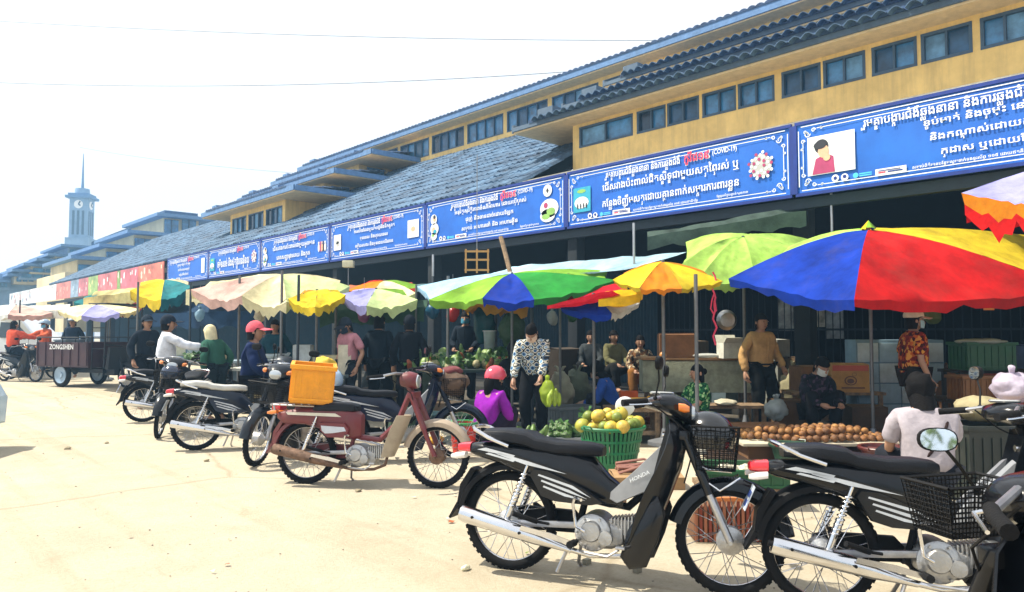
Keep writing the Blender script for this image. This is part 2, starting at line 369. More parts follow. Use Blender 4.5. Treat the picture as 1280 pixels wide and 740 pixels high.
def tier(parent, x, y0, y1, zb, zs, ze, over, depth, rise, wins, sides='both', tiles=False, mull=1):
    """one storey of a stepped roof: wall with a window band, an eave slab and a tiled roof on it. y0<y1"""
    g = MB()
    wz0, wz1 = zs
    # wall built round the windows: sill band, head band, piers
    ys = sorted([y0] + [q for w_ in wins for q in w_] + [y1])
    g.box((x + .15, (y0 + y1) / 2, (zb + wz0) / 2), (.3, y1 - y0, wz0 - zb)); g.box((x + .15, (y0 + y1) / 2, (wz1 + ze) / 2), (.3, y1 - y0, ze - wz1))
    for i in range(0, len(ys) - 1, 2):
        if ys[i + 1] - ys[i] > .01: g.box((x + .15, (ys[i] + ys[i + 1]) / 2, (wz0 + wz1) / 2), (.3, ys[i + 1] - ys[i], wz1 - wz0))
    for yy in (y0 + .15, y1 - .15): g.box((x + .3 + depth / 2, yy, (zb + ze) / 2), (depth, .3, ze - zb - .006))
    g.box((x + .6, (y0 + y1) / 2, (wz0 + wz1) / 2), (.06, y1 - y0 - .6, wz1 - wz0 - .02))
    g.build('wall', M_yel, parent, smooth=False)
    window_strip(parent, x + .06, wins, wz0, wz1, mull)
    # side window in the end wall, towards the viewer
    s = MB(); xa = x - .55
    s.box((xa + (depth + .8) / 2, (y0 + y1) / 2, ze + .06), (depth + .8, y1 - y0 + 2 * over, .12)); o = s.build('eave_slab', M_yel2, parent, smooth=False)
    # fascia and the beam ends at the corners
    fh = .10 if tiles else .2; zt = ze + (.15 if tiles else .24)
    f = MB(); f.box((xa - .03, (y0 + y1) / 2, ze + .04 + fh / 2), (.06, y1 - y0 + 2 * over + .02, fh))
    for sgn, yy in ((-1, y0 - over), (1, y1 + over)):
        f.box((xa + (depth + .8) / 2, yy + sgn * .04, ze + .13), (depth + .8, .06, .2))
    f.box((xa + .35, y1 + .35, ze + .3), (.8, .5, .22)); f.box((xa + .35, y0 - .35, ze + .3), (.8, .5, .22))
    f.build('fascia', M_slab if not tiles else paint('53667a', rough=.8), parent, smooth=False)
    tile_sheet('roof', y0 - over + .6, y1 + over - .6, xa - .08, zt, xa + depth + .8, zt + rise, M_tile, parent)
    if tiles:
        n = int((y1 - y0 + 1.0) / .24)
        for i in range(n):
            link('roof_tile', TILE, parent, loc=(xa + .1, y0 - .3 + .24 * (i + .5), zt + rnd.uniform(0, .02)), rot=(rnd.uniform(-.05, .05), R(-9), rnd.uniform(-.06, .06)))

def bays(y_first, y_last, bay=1.65, gap=.14, two=True):
    out = []; y = y_first
    while y + bay <= y_last + .01:
        if two:
            h = (bay - gap - .05) / 2; out += [(y + gap / 2, y + gap / 2 + h), (y + gap / 2 + h + .05, y + bay - gap / 2)]
        else: out.append((y + gap / 2, y + bay - gap / 2))
        y += bay
    return out

TILE = tile_shape()
def hall():
    h = thing('market_hall', 'long ochre market hall with window bands and stepped tiled roofs beyond the banners', 'market hall', (0, 0, 0))
    # near wing, four roofs stepping back
    wy0, wy1 = -3.2, 11.93
    win = [(yx(a, 13), yx(b, 13)) for a, b in ((793, 725), (834.6, 798), (877, 836.5), (924, 881), (973, 926.5), (1032, 982), (1089, 1035), (1155, 1097), (1226, 1160), (1300, 1236))]
    win = [(min(a, b), max(a, b)) for a, b in win] + [(.85, 1.5), (.1, .76)]
    tier(h, 13.0, wy0, wy1, 4.8, (5.72, 6.22), 6.3, 1.5, 1.9, .28, win, tiles=True)
    tier(h, 14.7, wy0, wy1 + .1, 6.2, (6.78, 7.12), 7.2, 1.3, 1.9, .3, bays(wy0 + .4, wy1 - .3), tiles=True)
    tier(h, 16.4, wy0, wy1 + .1, 7.2, (7.78, 8.12), 8.22, 1.3, 1.7, .3, bays(wy0 + .4, wy1 - .3), tiles=True)
    # left wing
    a0, a1 = 27.2, 32.6
    tier(h, 13.0, a0, a1, 4.6, (5.55, 6.35), 6.55, 1.9, 1.9, .3, [(a0 + .25 + i * 1.72, a0 + 1.75 + i * 1.72) for i in range(3)], mull=2)
    tier(h, 14.7, a0 + .1, a1 + .1, 6.4, (6.95, 7.3), 7.45, 1.9, 1.9, .35, [(a0 + .4 + i * 1.72, a0 + 1.8 + i * 1.72) for i in range(3)], mull=2)
    tier(h, 16.4, a0 + .2, a1 + .2, 7.4, (8.0, 8.35), 8.5, 1.9, 1.7, .35, [(a0 + .5 + i * 1.72, a0 + 1.9 + i * 1.72) for i in range(3)], mull=2)
    # side windows seen in the end walls of the left wing
    for x, z in ((14.7, 6.9), (16.4, 7.95)):
        g = MB(); g.box((x + .75, a0 + .08, z + .22), (.85, .06, .5)); q = g.build('window', M_frame, h, smooth=False)
        for k in range(2): MB().box((x + .54 + k * .42, a0 + .04, z + .22), (.36, .04, .42)).build('pane', M_glassw, q, smooth=False)
    # the main clerestory
    mw = []
    y = -3.0
    while y < 33.0: mw.append((y, y + 2.12)); y += 2.32
    tier(h, 18.2, -4, 33.6, 7.9, (8.72, 9.5), 9.62, 1.9, 9, 2.4, mw, mull=3)
    # aisle roof from the awning up to the clerestory
    tile_sheet('aisle_roof', 12.0, 60, 11.25, 4.62, 18.35, 4.62 + 7.1 * .55, M_tile2, h, wave=.22, row=.55, amp=.09, ragged=.10)
    g = MB(); g.box((14.9, 36, 6.3), (8.1, 47.9, .06), rot=Matrix.Rotation(-math.atan(.55), 3, 'Y')); g.build('roof_boards', paint('23303a', rough=.9), h, smooth=False)
    g = MB(); g.box((12.3, 4.5, 4.74), (1.5, 15, .12)); g.box((11.6, 4.5, 4.68), (.4, 15.04, .14), bev=.02); g.box((12.6, 4.5, 4.9), (.7, 15, .18), bev=.02); g.build('gutter', M_conc, h)
    # awning front beam and columns
    g = MB(); g.box((11.2, 27.5, 3.36), (.12, 65, .16)); g.build('awning_beam', paint('1d2c38', rough=.7), h, smooth=False)
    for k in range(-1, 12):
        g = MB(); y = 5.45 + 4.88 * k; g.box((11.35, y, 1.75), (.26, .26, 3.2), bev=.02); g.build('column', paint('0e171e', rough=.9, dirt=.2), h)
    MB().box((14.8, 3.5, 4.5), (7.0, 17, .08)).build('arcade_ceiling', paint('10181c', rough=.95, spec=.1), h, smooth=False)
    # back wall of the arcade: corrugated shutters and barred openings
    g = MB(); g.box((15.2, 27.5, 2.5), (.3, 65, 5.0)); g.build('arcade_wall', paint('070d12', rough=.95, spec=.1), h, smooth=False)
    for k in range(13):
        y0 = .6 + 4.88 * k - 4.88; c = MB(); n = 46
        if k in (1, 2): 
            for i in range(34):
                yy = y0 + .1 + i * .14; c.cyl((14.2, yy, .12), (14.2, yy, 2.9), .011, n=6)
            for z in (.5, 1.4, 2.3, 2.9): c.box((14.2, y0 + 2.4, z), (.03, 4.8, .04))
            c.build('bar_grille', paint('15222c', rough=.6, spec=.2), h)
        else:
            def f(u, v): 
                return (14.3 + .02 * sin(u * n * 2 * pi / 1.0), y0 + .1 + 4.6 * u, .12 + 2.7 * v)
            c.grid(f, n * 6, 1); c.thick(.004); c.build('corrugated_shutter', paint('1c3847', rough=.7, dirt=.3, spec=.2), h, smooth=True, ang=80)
    return h
hall()
# ------------------------------------------------------------------ lettering
TXT = {}
PRE = set('េែៃ'); SPLIT = {'ើ': ('េ', 'ី'), 'ឿ': ('េ', 'ឺ'), 'ៀ': ('េ', 'ី'), 'ោ': ('េ', 'ា'), 'ៅ': ('េ', 'ា៉')}
def is_base(ch): return 0x1780 <= ord(ch) <= 0x17B3
def clusters(s):
    out = []; i = 0
    while i < len(s):
        if not is_base(s[i]): out.append((s[i], [], '', '')); i += 1; continue
        base = s[i]; i += 1; subs = []; pre = ''; post = ''
        while i < len(s) and not is_base(s[i]) and 0x17B4 <= ord(s[i]) <= 0x17D3:
            c = s[i]
            if c == '្' and i + 1 < len(s): subs.append(s[i + 1]); i += 2; continue
            if c in PRE: pre += c
            elif c in SPLIT: pre += SPLIT[c][0]; post += SPLIT[c][1]
            else: post += c
            i += 1
        out.append((base, subs, pre, post))
    return out
def raw(s):
    """outline mesh of a string, made once: (verts, faces, xmin, xmax)"""
    if s in TXT: return TXT[s]
    c = bpy.data.curves.new('lettering', 'FONT'); c.body = s; c.size = 1; c.resolution_u = 2; c.offset = .004
    o = bpy.data.objects.new('lettering', c); COL.objects.link(o)
    me = bpy.data.meshes.new_from_object(o.evaluated_get(bpy.context.evaluated_depsgraph_get()))
    vs = [v.co.copy() for v in me.vertices]; fs = [tuple(p.vertices) for p in me.polygons]
    xs = [v.x for v in vs] or [0]
    TXT[s] = (vs, fs, min(xs), max(xs)); bpy.data.objects.remove(o); bpy.data.meshes.remove(me); return TXT[s]
def write(mb, s, cx, cz, size, width=None, place=None, align='c', depth=0.006):
    """letters as raised print; place maps (u, v, w) onto the surface"""
    full = ''; subs = []
    for base, sb, pre, post in clusters(s):
        full += pre
        st = full; full += base
        for q in sb: subs.append((st, full, q))
        full += post
    V0, F0, a, b = raw(full); items = [(V0, F0, 1, 0, 0)]
    for st, en, q in subs:
        xe = raw(en)[3]; xs_ = raw(st)[3] if st.strip() else 0
        vq, fq, qa, qb = raw(q); k = .55; items.append((vq, fq, k, (xs_ + xe) / 2 + .02 - (qa + qb) / 2 * k, -.40))
    tw = b - a; k = size if width is None else min(size, width / max(tw, .01)) 
    sx = k if width is None else width / max(tw, .01)
    if width is not None and sx > size * 1.35: sx = size * 1.35
    off = {'c': -(a + b) / 2, 'l': -a}[align]
    for vs, fs, kk, dx, dz in items:
        vv = [mb.v(place(cx + (v.x * kk + dx + off) * sx, cz + (v.y * kk + dz) * size, depth)) for v in vs]
        for f in fs: mb.face([vv[i] for i in f])
        for q_ in ((-.018, 0), (.018, .0), (0, .016)):            # heavier strokes
            vv = [mb.v(place(cx + (v.x * kk + dx + off + q_[0]) * sx, cz + (v.y * kk + dz + q_[1]) * size, depth + .0006 + abs(q_[0]) * .02 + (q_[0] > 0) * .0005)) for v in vs]
            for f in fs: mb.face([vv[i] for i in f])

# ------------------------------------------------------------------ banners
M_ban = mat('banner blue print', hexc('1769cc'), rough=.5, var=.06, vscale=1.5, bump=.12, bscale=3, col2=hexc('0f57b4'))
M_ban2 = mat('banner dark blue edge', hexc('0a2f86'), rough=.5)
M_wh = mat('white print', (.78, .80, .82), rough=.6, var=.04)
M_pink = mat('pink red print', hexc('e8365a'), rough=.6, var=.03)
M_cyan = mat('light blue print', hexc('4fc3ea'), rough=.6)
T1 = 'រួមគ្នាបង្ការជំងឺឆ្លងនានា និងការឆ្លងជំងឺ'; T1b = 'កូវីដ១៩'
FOOT = 'សម្រាប់ព័ត៌មានបន្ថែមសូមទាក់ទងទូរស័ព្ទ ១១៥ ដោយឥតគិតថ្លៃ'; FOOT2 = 'ខ្សែទូរស័ព្ទបន្ទាន់សុខភាព'
BT = [
 (['ខ្ទប់មាត់ និងច្រមុះ នៅពេលក្អក', 'និងកណ្តាស់ដោយកន្សែង ឬ', 'ក្រដាស ឬដោយកែងដៃ'], 'sneeze', None, 'picturing a dark-haired person sneezing into a cloth'),
 (['ជៀសវាងប៉ះពាល់ជិតស្និទ្ធជាមួយសត្វព្រៃរស់ ឬ', 'កន្លែងចិញ្ចឹមសត្វដោយគ្មានពាក់សម្ភារការពារខ្លួន'], 'farm', 'virus', 'with a spiky grey virus ball at its right end'),
 (['អនុវត្តសុវត្ថិភាពចំណីអាហារ ដោយប្រើប្រាស់', 'ជ្រញ់ និងចានដាច់ដោយឡែក', 'សម្រាប់ អាហារឆៅ និង អាហារឆ្អិន'], 'figure', 'food', 'with round food pictures at its right end'),
 (['ការលាងដៃជាមួយសាប៊ូនិងទឹកស្អាត', 'មុនពេល និងក្រោយពេល', 'ចម្អិនអាហារ និងមុនពេលបរិភោគ'], 'hands', 'hands', 'with a white hand-washing square at each end'),
 (['ជៀសវាងការប៉ះពាល់ជាមួយអ្នកមាន', 'រោគសញ្ញាផ្តាសាយ និងក្អក'], 'figure', 'people', 'with a small group of figures at its right end'),
 (['ចម្អិនសាច់ និងស៊ុតឱ្យបានឆ្អិនល្អ'], 'farm', 'virus', 'with a pale round emblem and a single large line of writing'),
 (['រក្សាគម្លាតពីគ្នា ១ ម៉ែត្រកន្លះ', 'ពាក់ម៉ាស់ពេលចេញក្រៅ', 'នៅផ្ទះបើមិនចាំបាច់'], 'none', 'sheet', 'with a tall white sheet pictured at its right end')]
def banner(k):
    yr = 5.45 + 4.88 * (k - 1) + .03; yl = yr + 4.88 - .06           # right and left ends (street coordinate)
    x = 11.06; z0, z1 = 3.5, 4.58; W = yl - yr; H = z1 - z0
    lines, pl, pr, desc = BT[k]
    t = thing('banner', 'blue health banner ' + desc + '', 'banner', (x, (yl + yr) / 2, z0), 0, 'blue health banners along the awning edge')
    P = lambda u, v, w_: (-w_, W / 2 - u, v)                      # u from the left end, v up
    g = MB(); nb = rnd.random() * 9
    fr = g.grid(lambda u, v: P(u * W, v * H, .002 + .010 * noise.noise(V((u * 6, v * 2.5, nb)))), 30, 8); g.build('panel', M_ban, t)
    g = MB()
    for v in (-.02, H + .02): g.box(P(W / 2, v, .0), (.05, W, .05))
    for u in (0.0, W): g.box(P(u, H / 2, 0), (.05, .06, H))
    g.build('frame', M_ban2, t, smooth=False)
    g = MB(); m = .1; L = .022
    def bar(u0, v0, u1, v1, th=.012):
        d = V((u1 - u0, v1 - v0)); n_ = V((-d.y, d.x)).normalized() * th / 2
        g.poly([P(u0 - n_.x, v0 - n_.y, L), P(u1 - n_.x, v1 - n_.y, L), P(u1 + n_.x, v1 + n_.y, L), P(u0 + n_.x, v0 + n_.y, L)])
    c = .3
    for vv in (m * .4, H - m * .4): bar(m, vv, W - m, vv, .014)
    for uu in (m * .6, W - m * .6): bar(uu, m, uu, H - m, .014)
    for vv in (m, H - m): bar(c + .05, vv, W - c - .05, vv)
    for uu in (m * 1.3, W - m * 1.3): bar(uu, c, uu, H - c)
    for su in (0, 1):
        for sv in (0, 1):
            for (ou, ov, r, tw) in ((.20, .17, .05, 1), (.30, .12, .035, -1), (.13, .28, .035, -1), (.17, .13, .03, 1), (.42, .10, .02, 1), (.11, .4, .02, -1)):
                prev = None
                for q in range(13):
                    a = q / 12 * 2 * pi * 1.2 * tw; rr = r * (1 - q / 16)
                    u = ou + rr * cos(a); v = ov + rr * sin(a)
                    if su: u = W - u
                    if sv: v = H - v
                    if prev: bar(prev[0], prev[1], u, v, .016)
                    prev = (u, v)
    g.build('border', M_wh, t, smooth=False)
    # lettering
    pic_l = pl != 'none'; x0 = .98 if pic_l else .3; x1 = W - (.95 if pr else .35)
    nl = len(lines); cx = (x0 + x1) / 2
    g = MB(); z_t = H - .235
    wt = (x1 - x0) * .58; A_ = x1 - x0; write(g, T1, x0 + .31 * A_, z_t, .17, .60 * A_, P, 'c', L)
    write(g, '(COVID-19)', x0 + .92 * A_, z_t + .04, .12, .16 * A_, P, 'c', L); g.build('lettering', M_wh, t, smooth=False)
    g = MB(); write(g, T1b, x0 + .73 * A_, z_t, .2, .17 * A_, P, 'c', L + .006); g.build('lettering', M_pink, t, smooth=False)
    g = MB(); write(g, T1b, x0 + .73 * A_ + .008, z_t - .010, .215, .178 * A_, P, 'c', L); g.build('lettering_outline', M_wh, t, smooth=False)
    g = MB(); sp = (z_t - .21) / nl
    for i, s_ in enumerate(lines): write(g, s_, cx, z_t - sp * (i + .82) + .02, sp * .58, min((x1 - x0) * 1.02, len(s_) * sp * .52), P, 'c', L)
    write(g, FOOT, .3 + 1.35 + .75, .125, .055, 1.4, P, 'c', L); write(g, FOOT2, W - 1.05, .14, .05, .9, P, 'c', L)
    g.build('lettering', M_wh, t, smooth=False)
    # emblems and logo strip
    g = MB()
    def disc(u, v, r, w_=L, n=18, ry=None):
        g.poly([P(u + r * cos(2 * pi * i / n), v + (ry or r) * sin(2 * pi * i / n), w_) for i in range(n)])
    def quad(u, v, a, b, w_=L): g.poly([P(u, v, w_), P(u + a, v, w_), P(u + a, v + b, w_), P(u, v + b, w_)])
    g.m(M_wh); disc(.62, .16, .055); disc(.76, .155, .055); quad(1.2, .11, .42, .085)
    g.m(M_cyan); disc(.92, .155, .04); quad(.97, .13, .18, .018); quad(.97, .16, .18, .018)
    g.m(M_ban2); disc(.62, .16, .03, L + .003, 5); disc(.76, .165, .028, L + .003, 9)
    g.m(M_pink); quad(1.24, .13, .1, .02, L + .003); g.m(M_ban2); quad(1.37, .13, .2, .02, L + .003); quad(1.24, .16, .3, .012, L + .003)
    g.build('emblem', None, t, smooth=False)
    # pictures
    g = MB(); skin = mat('printed skin', hexc('f0b794'), rough=.6); dk = mat('printed black', (.02, .02, .03), rough=.6); mg = mat('printed magenta', hexc('b23a6b'), rough=.6); gr = mat('printed green', hexc('8fbf5f'), rough=.6); sea = mat('printed teal', hexc('2aa6c4'), rough=.6)
    L2 = L + .003; L3 = L + .006; L4 = L + .009
    if pl == 'sneeze':
        g.m(M_wh); quad(.2, .25, .72, .6); g.m(dk); disc(.42, .68, .11, L2); g.m(skin); disc(.45, .6, .085, L3, 14, .1)
        g.m(mg); g.poly([P(.27, .26, L2), P(.62, .26, L2), P(.6, .5, L2), P(.5, .56, L2), P(.33, .5, L2)]); g.m(skin); disc(.5, .5, .055, L4); g.m(dk); disc(.40, .7, .1, L4, 14, .06)
    elif pl == 'farm':
        g.m(sea); quad(.18, .26, .46, .5); g.m(M_wh); disc(.4, .45, .19, L2, 14, .12); g.m(dk)
        for q in (.3, .38, .46, .53): disc(q, .38, .02, L3, 6, .06)
        g.m(gr); disc(.4, .68, .12, L2, 9, .04)
    elif pl == 'figure':
        g.m(M_wh); disc(.33, .66, .13, L); disc(.36, .42, .17, L, 16, .15); disc(.33, .24, .13, L, 14, .1); g.m(skin); disc(.36, .66, .06, L2); disc(.33, .4, .07, L2); g.m(dk); disc(.36, .72, .05, L3); g.m(sea); disc(.38, .36, .07, L3, 9, .05); g.m(gr); disc(.3, .26, .06, L2, 8, .03)
    elif pl == 'hands':
        g.m(M_wh); quad(.22, .28, .42, .46); g.m(mat('printed grey', (.5, .5, .48), rough=.6)); disc(.42, .52, .12, L2, 9, .06); disc(.46, .46, .1, L2, 7, .08)
    if pr == 'virus':
        g.m(mat('printed grey', (.5, .5, .48), rough=.6)); disc(W - .52, .55, .19, L)
        for q in range(34):
            a = q * 2.4; r_ = .02 + .205 * sqrt((q + 1) / 34); g.m(M_wh if q % 3 else mg); disc(W - .52 + r_ * cos(a), .55 + r_ * sin(a), .028, L2 if q % 3 else L3, 7)
    elif pr == 'food':
        g.m(M_wh); disc(W - .5, .83, .13, L); disc(W - .45, .45, .27, L, 18, .2); disc(W - .5, .3, .22, L, 14, .14); g.m(dk); disc(W - .5, .83, .04, L2, 4, .06); g.m(gr); disc(W - .4, .38, .13, L2, 10, .08); disc(W - .55, .28, .12, L2, 10, .06); g.m(mg); disc(W - .55, .52, .06, L2)
    elif pr == 'hands':
        g.m(M_wh); quad(W - .75, .3, .5, .46); g.m(skin); disc(W - .5, .52, .1, L2, 9, .07)
    elif pr == 'people':
        for q in range(5):
            g.m((M_wh, mg, skin, dk, M_wh)[q]); disc(W - .65 + q * .1, .6, .04, L2); disc(W - .65 + q * .1, .45, .055, L, 10, .13)
    elif pr == 'sheet': g.m(M_wh); quad(W - .7, .25, .35, .6)
    g.build('picture', None, t, smooth=False)
for k in range(7): banner(k)

# advertising boards farther along the awning edge
BD = [(204, 172, 'e07a62', 'f5d9c0', 'orange red shop board printed with white fruit shapes'), (172, 150, 'dc6a78', 'ffffff', 'crimson shop board with one white mark beside the round green emblem'), (150, 146, '8cb457', 'f2f2e0', 'narrow green shop board strip'), (146, 122, 'dc7478', 'ffffff', 'red shop board with vertical white writing'), (122, 110, '9fbf6a', 'f7e8a0', 'yellow green shop board with round fruit shapes'), (110, 98, 'cc7078', 'ffffff', 'dark pink shop board with white stars'), (98, 88, '8fa9c4', 'dfe8f0', 'pale grey blue shop board'), (88, 70, 'de8074', 'f0c0b0', 'faded red shop board with worn print'), (70, 58, 'f2f4f5', 'ffffff', 'plain white shop board right of the other white one'), (58, 40, 'f7f7f5', 'ffffff', 'wide plain white shop board'), (40, 2, 'dfe6ea', 'd05a55', 'long white shop board covered in faded red and blue writing')]
for i, (a, b, c1, c2, lb) in enumerate(BD):
    ya, yb = yx(a, 11.05), yx(b, 11.05) if b > 2 else 74
    if yb - ya > .5: yb -= .05
    t = thing('shop_board', lb, 'shop sign', (11.05, (ya + yb) / 2, 3.5), 0, 'shop boards at the far end of the awning')
    W = yb - ya; MB().box((0, 0, .52), (.05, W, 1.05)).build('board', paint(c1, var=.3, vscale=1.5), t, smooth=False)
    g = MB(); P = lambda u, v, w_: (-.03 - w_, W / 2 - u, v)
    for q in range(max(3, int(W * 2.2))):
        u = rnd.uniform(.1, W - .1) if W > .3 else W / 2; v = rnd.uniform(.2, .85); r = rnd.uniform(.05, .16); n = rnd.choice((5, 9, 3, 12))
        g.m(paint(c2 if q % 3 else ('5f86b8' if i == 10 else c2))); g.poly([P(u + r * cos(2 * pi * j / n) * (1 if j % 2 else .6), v + r * 1.3 * sin(2 * pi * j / n), .004 + q * .0008) for j in range(n)])
    g.build('print', None, t, smooth=False)

# ------------------------------------------------------------------ far buildings
M_far = mat('haze blue far wall', hexc('86a3c4'), rough=.9, var=.15, vscale=.5)  # blue of the distance haze is put into this wall colour
M_farc = mat('cream far wall', hexc('d6c9a4'), rough=.9, var=.15, vscale=.5)
M_fart = mat('far roof', hexc('46648c'), rough=.9, var=.3, vscale=1.0)
def far_box(parent, name, y, px0, px1, py0, py1, material, dy=3.0, push=0.0):
    """a storey, slab or pane whose near face stands at street coordinate y and fills these columns and rows"""
    th0 = YAW + atan((px0 - 640) / FPX); th1 = YAW + atan((px1 - 640) / FPX); x0, x1 = y * tan(th0), y * tan(th1)
    d = ((x0 + x1) / 2 * sin(YAW) + y * cos(YAW)); z0, z1 = zat(py1, d), zat(py0, d)
    MB().box(((x0 + x1) / 2, y + dy / 2 - push, (z0 + z1) / 2), (x1 - x0, dy, z1 - z0)).build(name, material, parent, smooth=False)
def terraces():
    b = thing('terraced_building', 'pale blue stepped market building with window bands rising behind the shop boards', 'building')
    y = 62
    far_box(b, 'wall', y, 80, 283, 345, 415, M_farc, 10)
    rows = [(95, 282, 329, 348, 5), (130, 262, 313, 329, 4), (165, 282, 296, 313, 4), (202, 246, 272, 296, 1)]
    for i, (a, c, t_, bt, nw) in enumerate(rows):
        far_box(b, 'wall', y + .6 + i * .8, a, c, t_, bt, M_farc, 9)
        far_box(b, 'eave_slab', y - .4 + i * .8, a - 8, c + (4 if i < 3 else 16), t_ - 4, t_, M_slab, 10)
        n = int((c - a) / 38) + 1
        for k in range(n):
            w0 = a + 2 + (c - a) * k / n; w1 = a + (c - a) * (k + 1) / n - 3; g = MB()
            far_box(b, 'window', y + .4 + i * .8, w0, w1, t_ + 2, bt - 3, M_glassw, .3)
            far_box(b, 'mullion', y + .3 + i * .8, (w0 + w1) / 2 - .5, (w0 + w1) / 2 + .5, t_ + 2, bt - 3, M_frame, .2)
    far_box(b, 'roof', y + 2.8, 203, 245, 264, 273, M_fart, 6)
    # the long gable slope rising to the right
    g = MB(); d = 75
    pts = [(112, 302), (150, 287), (195, 271), (262, 273), (262, 300), (112, 312)]
    q = [(at(p[0], d), zat(p[1], d)) for p in pts]
    f = [g.v((a.x, a.y, z)) for a, z in q]; k = [g.v((a.x + 7, a.y + 6, z)) for a, z in q]
    g.face(f); g.face(k[::-1]); g.bridge(f, k); g.build('roof', M_fart, b, smooth=False)
terraces()
def far_steps():
    b = thing('stepped_roof_building', 'hazy stepped roofs falling to the left edge beyond the far awning', 'building')
    for i, (a, c, p) in enumerate(((-30, 12, 350), (8, 45, 343), (14, 70, 338), (28, 92, 331), (44, 112, 325), (58, 130, 319), (74, 150, 308))):
        y = 82 - i * .9
        far_box(b, 'eave_slab', y, a, c, p - 1, p + 2, M_slab, 9); far_box(b, 'wall', y + 1, a + 9, c, p + 2, p + 12, M_farc if i % 2 else M_far, 8)
        for k in range(3):
            w0 = a + 12 + (c - a - 14) * k / 3; far_box(b, 'window', y + .8, w0, w0 + (c - a - 14) / 3 - 2, p + 4, p + 9, M_glassw, .3)
    far_box(b, 'wall', 84, -40, 150, 345, 415, M_far, 10)
    g = MB()
    a, c = at(8, 74), at(130, 66); z0, z1 = zat(367, 74), zat(330, 66)
    g.poly([(a.x, a.y, z0), (c.x, c.y, z1), (c.x + 5, c.y + 1, z1 + 1.6), (a.x + 5, a.y + 1, z0 + 1.6)]); g.thick(.15); g.build('roof', M_tile2, b, smooth=False)
far_steps()
def clock_tower():
    d = 106; c = at(99, d); s = d / FPX
    Z = lambda py: zat(py, d)
    t = thing('clock_tower', 'slim haze-blue clock tower with a needle spire above the roofs', 'tower', (c.x, c.y, 0), -YAW + .15)
    MB().box((0, 0, Z(298) / 2), (27 * s, 27 * s, Z(298))).build('base', M_far, t, smooth=False)
    MB().box((0, 0, (Z(298) + Z(248)) / 2), (21 * s, 21 * s, Z(248) - Z(298))).build('shaft', M_far, t, smooth=False)
    for fx, fy in ((0, -1), (1, 0), (-1, 0)):
        for k in (-1, 0, 1):
            g = MB(); o = 10.6 * s; p = (fx * o + (k * 5.6 * s if fy else 0), fy * o + (k * 5.6 * s if fx else 0), (Z(294) + Z(264)) / 2)
            g.box(p, (2.6 * s if fy else .08, 2.6 * s if fx else .08, Z(264) - Z(294))); g.build('slit_window', M_frame, t, smooth=False)
        g = MB(); g.cyl((fx * 10.4 * s, fy * 10.4 * s, Z(256)), (fx * 10.8 * s, fy * 10.8 * s, Z(256)), 5.2 * s, n=20); f = g.build('clock_face', M_wh, t)
        g = MB(); o = 11.0 * s
        for a, l_ in ((.5, 4.5), (2.2, 3)):
            u = sin(a) * l_ * s; v = cos(a) * l_ * s; g.tube([(fx * o, fy * o, Z(256)), (fx * o + (u if fy else 0), fy * o + (u if fx else 0), Z(256) + v)], .09, 4)
        g.build('clock_hand', M_frame, f)
    MB().box((0, 0, Z(248) + .15), (29 * s, 29 * s, .35)).box((0, 0, Z(246) + .2), (24 * s, 24 * s, .5)).build('cornice', M_slab, t, smooth=False)
    MB().lathe([(8.5 * s, Z(246)), (8.5 * s, Z(238)), (8 * s, Z(235)), (0.001, Z(234))], n=12).build('drum', M_far, t)
    MB().tube([(0, 0, Z(236)), (0, 0, Z(222)), (0, 0, Z(190))], [1.8 * s, 1.3 * s, .35 * s], 6).build('spire', M_slab, t)
clock_tower()
# overhead wires
for i, (a, pa, b_, pb, d1, d2, sag, lb) in enumerate(((-150, 10, 1500, 30, 30, 26, 6, 'topmost thin grey wire crossing the white sky'), (-150, 92, 1150, 40, 34, 30, 9, 'second thin grey wire drooping across the sky towards the roof'), (94, 182, 560, 225, 104, 60, 6, 'faint wire running down from the tower to the left wing'))):
    A = at(a, d1); B = at(b_, d2); za, zb = zat(pa, d1), zat(pb, d2); pts = []
    for k in range(31):
        u = k / 30; p = A.lerp(B, u); pts.append((p.x, p.y, za + (zb - za) * u - sag * .12 * 4 * u * (1 - u)))
    o = MB().tube(pts, (.012, .016, .026)[i], 5).build('overhead_wire', paint('6a6f74', rough=.6)); props(o, lb, 'wire', 'wires strung across the sky')
